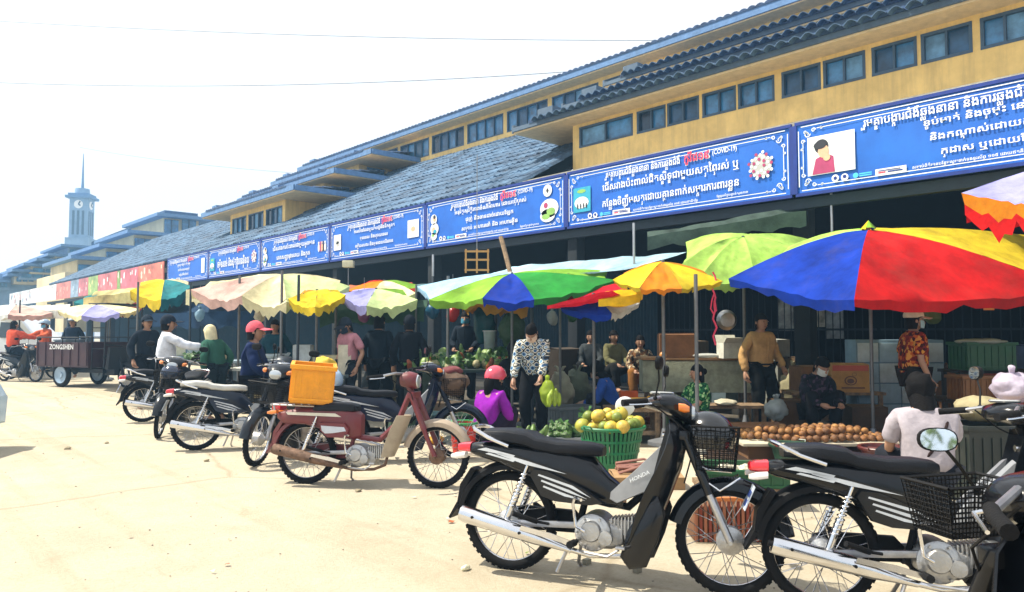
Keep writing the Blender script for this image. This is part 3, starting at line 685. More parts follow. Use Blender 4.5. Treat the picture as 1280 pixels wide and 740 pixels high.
# ------------------------------------------------------------------ market umbrellas
M_pole = mat('grey umbrella pole', (.16, .165, .17), rough=.5, metal=.5, dirt=.4)
M_rib = mat('umbrella rib steel', (.25, .26, .28), rough=.5, metal=.6)
UC = {'B': '1338a2', 'R': 'cc1a1a', 'Y': 'dcc02a', 'G': '86b83c', 'D': '2f8f3c', 'O': 'dd861c', 'C': 'ece2b4', 'P': 'd9b3a8', 'W': 'e8ecec', 'L': 'a9d3ee', 'V': '9f9fdc', 'T': '2d7f86', 'K': 'd95a70', 'M': 'c9dc9c', 'N': 'c8902c', 'g': 'a9d062'}
def umbrella(px, pya, d, Rr, rimz, cols, label, phase=0.0, drop=None, sag=.14, val=.16, pole=True, tilt=(0, 0), bow=.05, topcap=False, corners=None, valcols=None, hem=None, seed=0):
    c = at(px, d); za = zat(pya, d); n = len(cols); rr = random.Random(seed * 31 + int(px))
    t = thing('market_umbrella', label, 'umbrella', (c.x, c.y, 0), 0, 'market umbrellas over the stalls')
    base = -YAW + R(phase)
    corner = []
    for i in range(n):
        a = base + 2 * pi * i / n; r = Rr * (1 + rr.uniform(-.05, .05)); z = rimz + (drop[i] if drop else 0) + rr.uniform(-.04, .04)
        z += (tilt[0] * sin(a + YAW) + tilt[1] * cos(a + YAW))
        corner.append(V((cos(a) * r, sin(a) * r, z)))
    if corners: corner = [V((at(a_, dd).x - c.x, at(a_, dd).y - c.y, zat(b_, dd))) for a_, b_, dd in corners]
    apex = V((0, 0, za))
    nu = 14; nv = 14
    for i in range(n):
        A, B = corner[i], corner[(i + 1) % n]; mtl = cloth(UC[cols[i]], .2, var=.22, vscale=2.2, bump=.6, bscale=7, dirt=.35)
        g = MB(); g.m(mtl)
        def f(u, v, A=A, B=B, i=i):
            u = .02 + .98 * u
            e = A.lerp(B, v); e = V((e.x, e.y, e.z))
            edge = 4 * v * (1 - v)
            q = apex.lerp(e, u)
            q.z -= sag * edge * u * 1.0
            q.z += bow * sin(pi * u ** .8)     # cloth hangs between ribs, ribs bow upward
            inw = 1 - .07 * edge * u; q.x *= inw; q.y *= inw
            k = noise.noise(V((q.x * 3.1 + seed, q.y * 3.1, i * 5))) + .5 * noise.noise(V((q.x * 9, q.y * 9, seed)))
            q.z += .026 * k * min(1, edge + .25)
            cr = noise.noise(V((q.x * 5 + q.y * 2.2, q.y * 4.2 - q.x * 1.7 + i * 9, seed * 3.1))); q.z -= .038 * max(0, 1 - abs(cr) * 4) * min(1, edge + .15) * min(1, u * 2)     # pulled creases
            return q
        G = g.grid(f, nu, nv)
        # hanging valance
        if hem: g.m(cloth(UC[hem], .2))
        last = None
        for j in range(nv + 1):
            top = G[nu][j]; o = V((top.co.x, top.co.y, 0)).normalized()
            k = noise.noise(V((j * .9, i * 3.3, seed)))
            h = val * (.65 + .4 * abs(sin(j / nv * pi * 2.0 + i)) + .55 * k)
            lo = g.v(top.co - V((0, 0, h)) - o * (.03 + .04 * k))
            if last: g.face([last[0], top, lo, last[1]])
            last = (top, lo)
            if valcols: lo2 = g.v(lo.co - V((0, 0, h * .9))); vals = (g.mi, lo, lo2); prevv = (lo, lo2) if j == 0 else prevv; g.m(cloth(UC[valcols], .2)); (g.face([prevv[0], lo, lo2, prevv[1]]) if j else 0); prevv = (lo, lo2); g.mi = 1 if hem else 0
        g.build('canopy_panel', None, t, ang=50)
        rb = MB(); pts = [apex + V((0, 0, -.03))] + [apex.lerp(A, u) + V((0, 0, bow * sin(pi * u ** .8) - .02)) for u in (.25, .5, .75, .99)]
        rb.tube(pts, .008, 5); m1 = apex.lerp(A, .5) + V((0, 0, .02)); rb.tube([m1, (0, 0, za - (za - rimz) * .75)], .007, 5); rb.build('rib', M_rib, t)
    if pole:
        g = MB(); g.cyl((0, 0, 0), (0, 0, za + .02), .021, n=10); g.cyl((0, 0, za - (za - rimz) * .75 - .05), (0, 0, za - (za - rimz) * .75 + .03), .035, n=10); g.build('pole', M_pole, t)
        MB().lathe([(.2, 0), (.2, .05), (.05, .09), (.03, .2)], n=16).build('base', M_rib, t)
    if topcap:
        g = MB(); k = 8
        for i in range(k):
            a0, a1 = 2 * pi * i / k, 2 * pi * (i + 1) / k; z1 = za + .02; r = .09
            g.m(cloth(UC[cols[(i * n // k) % n]], .2, var=.22, vscale=2.2, bump=.6, bscale=7, dirt=.35)); g.face([g.v((0, 0, za + .12)), g.v((cos(a0) * r, sin(a0) * r, z1)), g.v((cos(a1) * r, sin(a1) * r, z1 - (.02 if i % 2 else 0)))])
        g.build('top_vent', None, t, smooth=False)
    return t
#        px    pya   d    R    rimz  colours (from the right side of the view, turning away from the viewer)
umbrella(1088, 287, 8.9, 1.9, 1.74, 'RYYGgB', 'large blue and red umbrella with yellow back panels over the round brown fruit', corners=[(1068, 374, 7.2), (1345, 362, 8.3), (1370, 306, 10.8), (1120, 306, 11.0), (965, 318, 10.4), (911, 348, 9.2)], sag=.05, val=.11, bow=.10, topcap=True, seed=1)
umbrella(1390, 200, 7.2, 1.45, 2.35, 'VVVV', 'lavender umbrella with orange and red hems cut off by the right edge', corners=[(1206, 240, 7.0), (1330, 252, 6.0), (1560, 250, 7.0), (1400, 232, 8.4)], sag=.03, val=.17, valcols='R', bow=.08, seed=2, hem='O')
umbrella(930, 296, 10.3, 1.0, 2.22, 'gggggg', 'lime green umbrella half hidden behind the large blue and red one', corners=[(848, 333, 9.5), (873, 350, 9.1), (945, 347, 9.2), (1040, 332, 9.9), (1030, 303, 11.3), (858, 302, 11.2)], sag=.05, val=.10, bow=.09, seed=3)
umbrella(829, 327, 8.9, .72, 2.0, 'YOYOYO', 'small yellow and orange umbrella seen from below with its spokes and pole showing', corners=[(766, 349, 8.6), (800, 359, 8.2), (853, 360, 8.2), (904, 351, 8.6), (890, 342, 9.4), (780, 341, 9.4)], sag=.02, val=.05, seed=4, bow=.03)
umbrella(640, 342, 10.6, 1.55, 1.93, 'LGBDGWL', 'long green umbrella with one blue panel above the vegetable table', corners=[(521, 358, 10.9), (536, 374, 10.2), (603, 372, 9.7), (668, 374, 9.6), (772, 350, 10.0), (760, 338, 11.6), (600, 347, 12.3)], sag=.05, val=.10, bow=.05, seed=6)
umbrella(480, 351, 13.2, 1.3, 1.9, 'OCGRR', 'red, green and cream umbrella behind the woman in the white apron', corners=[(436, 362, 12.8), (462, 370, 12.0), (520, 366, 12.2), (522, 356, 13.8), (452, 355, 14.4)], sag=.05, val=.12, bow=.04, seed=7)
umbrella(352, 343, 12.6, 1.55, 1.84, 'PCMCCC', 'large faded cream umbrella with a dusty pink panel over the parked motorbikes', corners=[(238, 362, 12.4), (302, 369, 11.5), (358, 377, 11.3), (437, 357, 12.2), (425, 350, 13.9), (280, 352, 14.0)], sag=.12, val=.16, bow=.05, seed=8)
umbrella(396, 363, 11.6, .52, 1.80, 'YYYOO', 'small yellow umbrella with an orange underside hanging low in front of the cream one', corners=[(360, 373, 11.0), (394, 383, 10.5), (432, 368, 11.0), (425, 363, 12.2), (370, 365, 12.3)], sag=.04, val=.12, seed=9, bow=.02)
umbrella(205, 350, 17.5, .95, 2.2, 'YTCYY', 'yellow umbrella with dark teal panels left of the large cream one', corners=[(162, 363, 16.2), (201, 374, 15.4), (240, 358, 16.2), (235, 352, 18.8), (175, 353, 18.8)], sag=.08, val=.22, seed=10, bow=.04)
umbrella(135, 367, 21, 1.6, 2.0, 'TKMMT', 'teal and pink umbrella with a pale yellow top behind the cargo tricycle', corners=[(92, 377, 19.5), (128, 381, 18.4), (180, 376, 19.4), (170, 370, 22.5), (105, 371, 22.5)], sag=.06, val=.22, seed=11, bow=.04)
umbrella(120, 381, 17.5, 1.25, 1.8, 'CVCMPC', 'low faded umbrella in pale yellow and lilac above the cargo box', corners=[(72, 388, 17.2), (102, 394, 16.2), (150, 391, 16.2), (175, 386, 17.4), (150, 383, 19.2), (85, 384, 19.2)], sag=.05, val=.10, seed=12, bow=.03, pole=False)
umbrella(20, 381, 24, 1.9, 1.85, 'WPWCW', 'whitish umbrella with faded pink panels at the left edge of the market', corners=[(-40, 388, 22.2), (10, 393, 21.0), (66, 391, 22.2), (50, 386, 25.8), (-20, 385, 25.8)], sag=.05, val=.14, seed=13, bow=.03)
umbrella(268, 384, 19, .9, 1.86, 'OOOOOO', 'plain orange awning umbrella far back between the riders', phase=0, sag=.02, val=.16, seed=14, bow=.02)
umbrella(620, 372, 12.3, .75, 1.82, 'NNNN', 'small square mustard umbrella hanging below the blue panel', phase=45, sag=.02, val=.16, bow=.02, seed=15)
umbrella(470, 361, 12.0, 1.25, 1.9, 'VMGCV', 'cream and lilac umbrella squeezed in front of the red and cream one', corners=[(424, 368, 11.8), (458, 382, 11.2), (522, 374, 11.4), (515, 364, 12.6), (440, 363, 12.8)], sag=.06, val=.14, bow=.02, seed=16)
umbrella(742, 368, 9.6, .8, 1.8, 'BWBB', 'low dark blue and white umbrella under the deep red cloth', corners=[(700, 384, 9.5), (765, 392, 9.0), (800, 378, 9.6), (745, 374, 10.4)], sag=.03, val=.08, bow=.02, seed=17)

def tarp(label, cols, pts, material, group=None, valance=.12, poles=False):
    """cloth sheet stretched between four world points (near-left, near-right, far-right, far-left)"""
    a, b, c, d_ = [V(p) for p in pts]; o = (a + b + c + d_) / 4; t = thing('tarpaulin', label, 'tarp', (o.x, o.y, 0), 0, group)
    g = MB(); o = V((o.x, o.y, 0))
    def f(u, v):
        p = a.lerp(b, u).lerp(d_.lerp(c, u), v) - o; p.z -= .16 * sin(pi * v) * (.6 + .4 * sin(pi * u)) ; p.z += .03 * noise.noise(p * 2.3) + .012 * noise.noise(p * 8); return p
    G = g.grid(f, 24, 12)
    for i in range(24):
        p, q = G[i][0], G[i + 1][0]; h0 = valance * (1 + .4 * noise.noise(p.co * 6)); h1 = valance * (1 + .4 * noise.noise(q.co * 6))
        g.face([p, q, g.v(q.co - V((0, 0, h1))), g.v(p.co - V((0, 0, h0)))])
    bmesh.ops.remove_doubles(g.b, verts=g.b.verts, dist=.0005)
    g.build('sheet', material, t, ang=80)
    for p in ((a, b) if poles else ()): MB().cyl(p - o - V((0, 0, p.z)), p - o, .018, n=8).build('tent_pole', M_pole, t)
    return t
def W3(px, py, d): p = at(px, d); return (p.x, p.y, zat(py, d))
tarp('long pale blue and white tarpaulin stretched behind the green umbrellas', 1, [W3(520, 356, 12.2), W3(700, 341, 10.8), W3(860, 314, 11.2), W3(640, 333, 13.2)], cloth('a9cbdc', .2, var=.25, vscale=1.5, dirt=.3), poles=True)
tarp('faded red and cream canopy over the stalls behind the white apron', 1, [W3(448, 364, 13.4), W3(520, 360, 12.6), W3(515, 352, 14), W3(455, 356, 14.8)], cloth('b8383a', .2, var=.3, vscale=2), valance=.14)
tarp('dusty cream canopy stretched left of the pale umbrella', 1, [W3(232, 362, 15), W3(300, 352, 13.6), W3(330, 345, 15), W3(262, 352, 16.5)], cloth('d9d2ab', .2, var=.25, vscale=2), valance=.3)
tarp('grey green rolled tarpaulin sagging under the awning edge', 1, [W3(810, 296, 11.6), W3(1010, 262, 11.2), W3(1010, 256, 11.7), W3(810, 290, 12.1)], cloth('4a5a52', 0, var=.3, vscale=2), valance=.22)
tarp('deep red cloth hanging low between the green and the small yellow umbrellas', 1, [W3(684, 382, 9.3), W3(765, 362, 9.0), W3(790, 352, 9.8), W3(705, 366, 10.2)], cloth('c2182a', .2), valance=.05)
tarp('yellow cloth strip hanging under the small yellow umbrella', 1, [W3(748, 374, 8.9), W3(800, 368, 8.8), W3(805, 360, 9.3), W3(752, 366, 9.4)], cloth('e3b81c', .2), valance=.1)

tarp('faded orange-brown cloth between the red and the cream umbrellas', 1, [W3(428, 366, 12.6), W3(470, 366, 12.0), W3(476, 357, 13.4), W3(436, 356, 13.8)], cloth('b06a4a', .2, var=.3, vscale=2), valance=.2)
tarp('dusty yellow cloth spread behind the teal and pink umbrella', 1, [W3(104, 372, 19), W3(176, 364, 18), W3(186, 358, 20), W3(118, 364, 21)], cloth('d2c68a', .2, var=.3, vscale=2), valance=.3)
tarp('dull green sheet sagging behind the pale apron', 1, [W3(400, 388, 12.9), W3(530, 384, 12.2), W3(535, 374, 13.4), W3(410, 378, 14)], cloth('3c5a48', .1, var=.3, vscale=2), valance=.25)
tarp('dirty white sheet stretched at the far left over the van', 1, [W3(-10, 392, 24), W3(84, 387, 22), W3(88, 380, 25), W3(0, 384, 27)], cloth('d9d6cc', .2, var=.3, vscale=2), valance=.25)
tarp('dark blue sheet hung behind the riders between the poles', 1, [W3(185, 392, 15.5), W3(330, 388, 13.8), W3(335, 378, 15), W3(192, 382, 17)], cloth('25405e', .1, var=.3, vscale=2), valance=.3)
# ------------------------------------------------------------------ motorbikes
WR = .275
def wheel_part(root, x, M=None, r=WR, hub=.045, old=False, nm='wheel', tw=.028, drum=.06):
    def mb(): return MB(M)
    g = mb(); prof = []
    for k in range(12):
        a = 2 * pi * k / 12; prof.append((r - tw + tw * cos(a) * 1.0, tw * .95 * sin(a)))
    g.lathe([(p[0], p[1]) for p in prof], (x, 0, WR), 'y', 44, closed=True)
    n = 44
    for i in range(n * 1):                                   # tread blocks
        a = 2 * pi * (i + .5) / n
        for s in (-1, 1):
            c = V((x + cos(a) * (r - .001), s * .010, WR + sin(a) * (r - .001))); g.box(c, (.007, .014, .022), rot=Matrix.Rotation(-a, 3, 'Y'))
    wh = g.build(nm, M_rubber, root)
    g = mb(); ri = r - tw * 1.75
    g.lathe([(ri + .012, .018), (ri + .004, .020), (ri - .004, .012), (ri - .007, 0), (ri - .004, -.012), (ri + .004, -.020), (ri + .012, -.018), (ri + .006, 0)], (x, 0, WR), 'y', 44, closed=True)
    g.build('rim', M_chrome if not old else M_steel, wh)
    g = mb(); g.lathe([(.012, -.075), (.05, -.05), (drum, -.045), (drum, .03), (.05, .045), (.012, .075)], (x, 0, WR), 'y', 20)
    g.cyl((x, -.12, WR), (x, .12, WR), .010, n=8); g.build('hub', M_alu if not old else M_rust, wh)
    g = mb(); ns = 32
    for i in range(ns):
        a = 2 * pi * i / ns; s = 1 if i % 2 else -1; o = a + (.95 if (i // 2) % 2 else -.95)
        g.tube([(x + cos(o) * .055, s * .032, WR + sin(o) * .055), (x + cos(a) * ri, s * .006, WR + sin(a) * ri)], .0022, 4, caps=False)
    o = g.build('spokes', M_chrome if not old else M_steel, wh); o['kind'] = 'stuff'
    return wh

def arc(cx, cz, r, a0, a1, n): return [(cx + r * cos(R(a0 + (a1 - a0) * i / n)), cz + r * sin(R(a0 + (a1 - a0) * i / n))) for i in range(n + 1)]
def fender(mb, cx, cz, r, a0, a1, w_, skirt=.03, n=16):
    rows = []
    for (x, z), k in zip(arc(cx, cz, r, a0, a1, n), range(n + 1)):
        d = V((x - cx, 0, z - cz)).normalized(); row = []
        for yy, dr in ((-w_, -skirt), (-w_ * .96, -skirt * .3), (-w_ * .6, .006), (0, .012), (w_ * .6, .006), (w_ * .96, -skirt * .3), (w_, -skirt)):
            row.append(mb.v((x + d.x * dr, yy, z + d.z * dr)))
        rows.append(row)
    for A, B in zip(rows, rows[1:]):
        for i in range(6): mb.face([A[i], A[i + 1], B[i + 1], B[i]])
    return mb.thick(.004)

def mirror(parent, base, top, face_dir, r=(.058, .036), refl=True):
    st = MB(); b, t_ = V(base), V(top); m = b.lerp(t_, .5) + V((.012, 0, .0)); st.tube([b, m, t_], .0048, 6); st.ball(b, .012, 8, 6)
    o = st.build('mirror_stalk', M_blackp, parent)
    f = V(face_dir).normalized(); u = V((0, 0, 1)); a = f.cross(u).normalized(); up = a.cross(f).normalized()
    g = MB(); rows = []
    for k, (s, h) in enumerate(((.6, -.020), (.92, -.014), (1, -.003), (1, .004), (.94, .006))):
        rows.append([g.v(t_ + a * (r[0] * s * math.copysign(abs(cos(q)) ** .8, cos(q))) + up * (r[1] * s * math.copysign(abs(sin(q)) ** .8, sin(q))) + f * h) for q in [2 * pi * i / 20 for i in range(20)]])
    for A, B in zip(rows, rows[1:]): g.bridge(A, B)
    g.face(rows[0][::-1]); g.face(rows[-1]); h = g.build('mirror_housing', M_blackp, parent)
    g = MB(); g.poly([t_ + a * (r[0] * .9 * math.copysign(abs(cos(q)) ** .8, cos(q))) + up * (r[1] * .9 * math.copysign(abs(sin(q)) ** .8, sin(q))) + f * .0075 for q in [2 * pi * i / 20 for i in range(20)]])
    g.build('mirror_glass', mat('mirror glass', (.85, .87, .88), rough=.03, metal=1.0, var=0), h, smooth=False)

def basket(parent, M=None, c=(1.14, 0, .74), size=(.24, .32, .22), step=.022, material=None, taper=.8, wire=.0022):
    g = MB(M); cx, cy, cz = c; lx, ly, lz = size; N = lambda L: max(3, int(L / step))
    def P(u, v, w_):  # -1..1, -1..1, 0..1
        k = taper + (1 - taper) * w_; return V((cx + u * lx / 2 * k, cy + v * ly / 2 * k, cz - lz / 2 + lz * w_))
    def line(a, b, r=wire): g.tube([a, b], r, 4, caps=False)
    for s in (-1, 1):
        for i in range(N(ly) + 1): v = -1 + 2 * i / N(ly); line(P(s, v, 0), P(s, v, 1))
        for i in range(N(lx) + 1): u = -1 + 2 * i / N(lx); line(P(u, s, 0), P(u, s, 1))
    for j in range(N(lz) + 1):
        w_ = j / N(lz); r = wire * 2.4 if j == N(lz) else wire
        q = [P(-1, -1, w_), P(1, -1, w_), P(1, 1, w_), P(-1, 1, w_)]
        for a, b in zip(q, q[1:] + q[:1]): line(a, b, r)
    for i in range(N(ly) + 1): v = -1 + 2 * i / N(ly); line(P(-1, v, 0), P(1, v, 0))
    for i in range(N(lx) + 1): u = -1 + 2 * i / N(lx); line(P(u, -1, 0), P(u, 1, 0))
    return g.build('front_basket', material or M_blackp, parent, smooth=False)

def moto(label, rear, front, body='0d0f14', shield=None, seat=None, steer=0, has_basket=True, stripes=True, old=False, plate=True, brand=None, lean=-5, mirrors=True, front_side=True, fend=None, group='motorbikes parked in front of the stalls', kick=True, bagged=False, signals=True, bc=None):
    """step-through motorbike; rear and front are the ground points under the two wheels"""
    rear, front = V(rear), V(front); h = atan2(front.y - rear.y, front.x - rear.x)
    t = thing('motorbike', label, 'motorbike', (rear.x, rear.y, 0), h, group); t.rotation_euler = (R(-lean), 0, h)
    WB = 1.21
    mb_ = paint(body, rough=.2, coat=.12, spec=.35, dirt=.08, vscale=5) if not old else paint(body, rough=.45, coat=.2, dirt=.65, vscale=7, bump=.1)
    ms = paint(shield, rough=.35, dirt=.3, coat=.3) if shield else mat('silver grey plastic', (.33, .34, .36), rough=.38, metal=.35, dirt=.35)
    mst = seat or M_seat; met = M_chrome if not old else M_rust; mrk = mat('pale stripe decal', (.55, .58, .62), rough=.3, dirt=.2)
    F = None
    if steer:
        ax = V((-.42, 0, .91)).normalized(); pv = V((.95, 0, .80))
        F = Matrix.Translation(pv) @ Matrix.Rotation(R(steer), 4, ax) @ Matrix.Translation(-pv)
    fw = F
    wheel_part(t, 0, drum=.062, old=old); wheel_part(t, WB, fw, drum=.07, old=old)
    # fenders
    fender(MB(), 0.005, WR, .325, 55, 172, .062, .04).build('rear_fender', mb_ if old else M_blackp, t)
    g = MB(); g.prism([(-.315, .36), (-.30, .46), (-.235, .56), (-.205, .55), (-.27, .44), (-.30, .355)], -.055, .055); g.prism([(-.315, .36), (-.365, .27), (-.355, .262), (-.30, .34)], -.06, .06); g.build('mud_flap', M_blackp if not old else mb_, t)
    mf = paint(fend, rough=.35, dirt=.4) if fend else mb_
    g = MB(F); fender(g, WB, WR, .31, 8, 165, .058, .055); g.build('front_fender', mf, t)
    # swing arm, chain case, stand
    g = MB()
    for s in (-1, 1): g.box((.21, s * .085, .285), (.46, .022, .034), rot=Matrix.Rotation(R(-3), 3, 'Y'), bev=.005)
    g.build('swing_arm', M_steel, t)
    MB().prism([(-.04, .235), (-.02, .335), (.06, .35), (.36, .345), (.40, .30), (.38, .225), (.1, .22)], .055, .095).build('chain_case', M_blackp if not old else mb_, t)
    for s in (-1, 1):
        g = MB(); a, b = V((.015, s * .115, .29)), V((.135, s * .115, .60)); g.tube([a, a.lerp(b, .5)], .019, 10); g.tube([a.lerp(b, .5), b], .009, 8)
        for k in range(9): 
            c = a.lerp(b, .28 + .07 * k); g.tube([c + V((.021 * cos(q), .021 * sin(q), .0)) for q in [2 * pi * i / 10 for i in range(10)]], .0035, 5, closed=True)
        g.build('rear_shock', M_chrome, t)
    # frame
    g = MB(); g.tube([(.95, 0, .82), (.84, 0, .55), (.68, 0, .40), (.50, 0, .42), (.35, 0, .50), (.12, 0, .62), (-.12, 0, .66)], .026 if old else .022, 8); g.tube([(.44, 0, .42), (.40, 0, .26), (.44, 0, .18)], .02, 8); g.tube([(.98, 0, .77), (.925, 0, .90)], .028, 10); g.build('frame', M_blackp if not old else mb_, t)
    # engine
    g = MB(); g.lathe([(.01, -.115), (.085, -.11), (.098, -.10), (.10, -.06), (.10, .07), (.085, .10), (.01, .105)], (.505, 0, .265), 'y', 24)
    g.loft([(.42, .25, .075, .075), (.50, .255, .08, .085), (.60, .25, .075, .075), (.66, .25, .06, .05)], 12, 4); g.build('engine', M_alu, t)
    g = MB(); g.lathe([(.01, -.135), (.05, -.132), (.058, -.12), (.058, -.11)], (.50, 0, .275), 'y', 18); g.lathe([(.01, -.128), (.038, -.126), (.04, -.11)], (.58, 0, .245), 'y', 16)
    for k in range(6): a = k * pi / 3; g.cyl((.505 + .085 * cos(a), -.112, .265 + .085 * sin(a)), (.505 + .085 * cos(a), -.125, .265 + .085 * sin(a)), .007, n=6)
    g.build('crankcase_cover', M_alu, t)
    g = MB()
    for k in range(8): g.box((.60 + k * .0185, 0, .285 + k * .003), (.006, .125, .115), bev=0)
    g.box((.67, 0, .295), (.17, .085, .08)); g.box((.775, 0, .31), (.06, .10, .09), bev=.012); g.build('cylinder', M_alu, t)
    g = MB(); g.tube([(.76, -.02, .265), (.75, -.05, .19), (.66, -.08, .155), (.5, -.12, .15), (.34, -.135, .185), (.22, -.14, .215)], [.013] * 4 + [.015, .02], 10); g.build('exhaust_pipe', met, t)
    g = MB(); g.tube([(.40, -.138, .17), (.30, -.14, .195), (.20, -.143, .222), (.05, -.145, .255), (-.22, -.147, .312), (-.245, -.147, .318), (-.247, -.147, .319)], [.014, .024, .040, .045, .047, .043, .022], 20); mu = g.build('muffler', met if not old else M_rust, t)
    g = MB(); g.tube([(-.232, -.147, .3155), (-.262, -.147, .322)], .014, 10); 
    for q in ((-.16, .335), (.12, .275)): g.cyl((q[0], -.19, q[1] - .03), (q[0], -.198, q[1] - .03), .008, n=8)
    g.build('tailpipe', M_blackp, mu)
    g = MB(); g.prism([(.12, .262), (.42, .205), (.43, .225), (.30, .26), (.13, .285)], -.192, -.186); g.build('heat_shield', M_chrome, mu)
    g = MB(); g.tube([(.42, -.21, .215), (.42, .2, .215)], .011, 8)
    for s in (-1, 1): g.tube([(.42, s * .15, .215), (.42, s * .25, .222)], .019, 10)
    g.build('footpeg', M_rubber, t)
    g = MB()
    for s in (-1, 1): g.tube([(.20, s * .12, .30), (.06 + .02, s * .19, .345)], .014, 8); g.tube([(.26, s * .1, .29), (.20, s * .12, .30)], .008, 6)
    g.build('passenger_peg', M_rubber, t)
    if kick:
        g = MB(); g.tube([(.47, -.135, .275), (.425, -.15, .30), (.41, -.155, .42), (.42, -.16, .45), (.47, -.215, .45)], .0085, 8); g.build('kick_starter', M_chrome, t)
        g = MB(); g.tube([(.44, -.13, .17), (.60, -.15, .16), (.66, -.155, .20)], .008, 6); g.box((.67, -.155, .212), (.05, .04, .014), bev=.004); g.build('brake_pedal', M_steel, t)
    g = MB(); g.tube([(.40, .07, .17), (.36, .17, .04), (.37, .20, .012)], .010, 8); g.box((.372, .205, .008), (.05, .03, .012)); g.tube([(.36, -.08, .16), (.31, -.10, .04)], .010, 6); g.build('side_stand', M_steel, t)
    # body shell
    g = MB()
    if not old:
        g.loft([(-.27, .672, .045, .022), (-.20, .665, .075, .042), (-.08, .655, .098, .058), (.08, .63, .108, .082), (.24, .60, .108, .115), (.38, .565, .10, .125), (.49, .53, .082, .125), (.58, .475, .06, .085), (.66, .445, .048, .055)], 18, 3.2)
    else:
        g.loft([(-.27, .60, .05, .03), (-.2, .585, .085, .06), (0, .60, .10, .075), (.2, .585, .108, .11), (.36, .55, .11, .14), (.46, .53, .09, .13), (.52, .52, .05, .1)], 18, 4)
    g.build('body_cover', mb_, t)
    if not old:
        for s in (-1, 1):
            g = MB(); g.prism([(.145, .555), (.165, .585), (.25, .58), (.47, .49), (.575, .425), (.50, .408), (.30, .415), (.215, .44)], s * .095, s * .128, inset=.04); sc_ = g.build('side_cover', mb_, t)
            if stripes:
                g = MB()
                for q in ((.0, .0), (.018, -.03), (.03, -.06)): g.prism([(.20 + q[0], .55 + q[1]), (.205 + q[0], .558 + q[1]), (.40 - q[0], .508 + q[1] * .8), (.50 - q[0], .452 + q[1] * .3), (.385 - q[0], .497 + q[1] * .8)], s * .125, s * .1295)
                g.build('stripe', mrk, sc_)
                g = MB(); g.prism([(-.22, .668), (-.17, .69), (.06, .655), (.26, .60), (.36, .566), (.20, .590), (0, .622)], s * .085, s * .118, inset=.03); tp = g.build('tail_panel', mb_, t)
                g = MB(); g.prism([(-.17, .672), (-.12, .684), (.06, .65), (.05, .640)], s * .117, s * .1205); g.prism([(-.05, .652), (-.04, .660), (.14, .622), (.36, .567), (.12, .604)], s * .117, s * .1205); g.prism([(-.12, .650), (-.10, .657), (.06, .622), (.05, .614)], s * .117, s * .1205); g.build('stripe', mrk, tp)
    else:
        for s in (-1, 1):
            g = MB(); g.prism([(.16, .55), (.40, .55), (.44, .50), (.43, .42), (.24, .42), (.17, .48)], s * .105, s * .135, inset=.06); q = g.build('side_cover', mb_, t)
            g = MB(); g.prism([(.18, .525), (.40, .515), (.42, .48), (.30, .46), (.22, .455), (.19, .48)], s * .133, s * .139, inset=.08); g.build('pale_patch', paint('c9ced6', dirt=.4), q)
            g = MB(); g.prism([(-.16, .635), (.30, .63), (.36, .60), (-.14, .612)], s * .10, s * .114); g.build('stripe', paint('d5d0c0', dirt=.5), t)
    # seat
    g = MB()
    if not old: g.loft([(-.17, .745, .085, .022), (-.14, .755, .105, .034), (0, .752, .118, .044), (.12, .738, .122, .045), (.17, .716, .12, .040), (.30, .700, .115, .040), (.44, .700, .095, .040), (.52, .695, .07, .034), (.545, .69, .05, .024)], 18, 3.4)
    else: g.loft([(.08, .655, .09, .02), (.11, .675, .115, .035), (.24, .68, .12, .045), (.38, .68, .11, .045), (.46, .675, .09, .035), (.48, .67, .06, .02)], 18, 3.4)
    g.build('seat', mst, t)
    if not old:
        g = MB(); g.tube([(.02, -.12, .70), (-.10, -.125, .74), (-.19, -.118, .785), (-.215, -.08, .795), (-.22, 0, .797), (-.215, .08, .795), (-.19, .118, .785), (-.10, .125, .74), (.02, .12, .70)], .0115, 8); g.build('grab_rail', M_chrome, t)
    else:
        g = MB()
        for s in (-1, 1): g.tube([(.10, s * .10, .69), (-.30, s * .11, .70)], .009, 6); g.tube([(-.28, s * .11, .70), (-.26, s * .10, .61)], .009, 6)
        for k in range(6): g.tube([(-.29 + k * .07, -.12, .705), (-.29 + k * .07, .12, .705)], .007, 5)
        g.tube([(-.30, -.12, .70), (-.30, .12, .70)], .009, 6); g.build('carrier_rack', M_steel, t)
    # tail light and plate
    g = MB(); g.loft([(-.335, .668, .02, .015), (-.325, .67, .045, .024), (-.29, .672, .06, .03), (-.24, .674, .065, .032)], 12, 3); tl = g.build('tail_light', M_red, t)
    for s in (-1, 1): MB().loft([(-.34, .625, .02, .012, s * .09), (-.30, .63, .03, .02, s * .095), (-.25, .636, .028, .018, s * .092)], 10, 2.6).build('turn_signal', M_amber if old else mat('clear lens', (.75, .72, .7), rough=.12, coat=.8), tl)
    if plate:
        g = MB(); g.box((-.335, 0, .515), (.004, .16, .13), rot=Matrix.Rotation(R(24), 3, 'Y'), bev=.0); pl = g.build('number_plate', mat('plate white', (.6, .68, .78), rough=.5, dirt=.3), t, smooth=False)
        g = MB()
        for zz, n_ in ((.02, 4), (-.03, 3)):
            for k in range(n_): g.box(V((-.3378, (k - (n_ - 1) / 2) * .032, .515)) + Matrix.Rotation(R(24), 3, 'Y') @ V((0, 0, zz)), (.002, .02, .035), rot=Matrix.Rotation(R(24), 3, 'Y'))
        g.build('plate_characters', paint('1b3f8f'), pl, smooth=False)
    # leg shield
    g = MB(); rows = []
    secs = ((.885, .955, .11, .04), (.83, .985, .15, .06), (.74, .990, .185, .085), (.62, .965, .20, .11), (.50, .92, .20, .125), (.38, .87, .19, .12), (.26, .815, .175, .10), (.18, .775, .16, .08), (.13, .745, .14, .06))
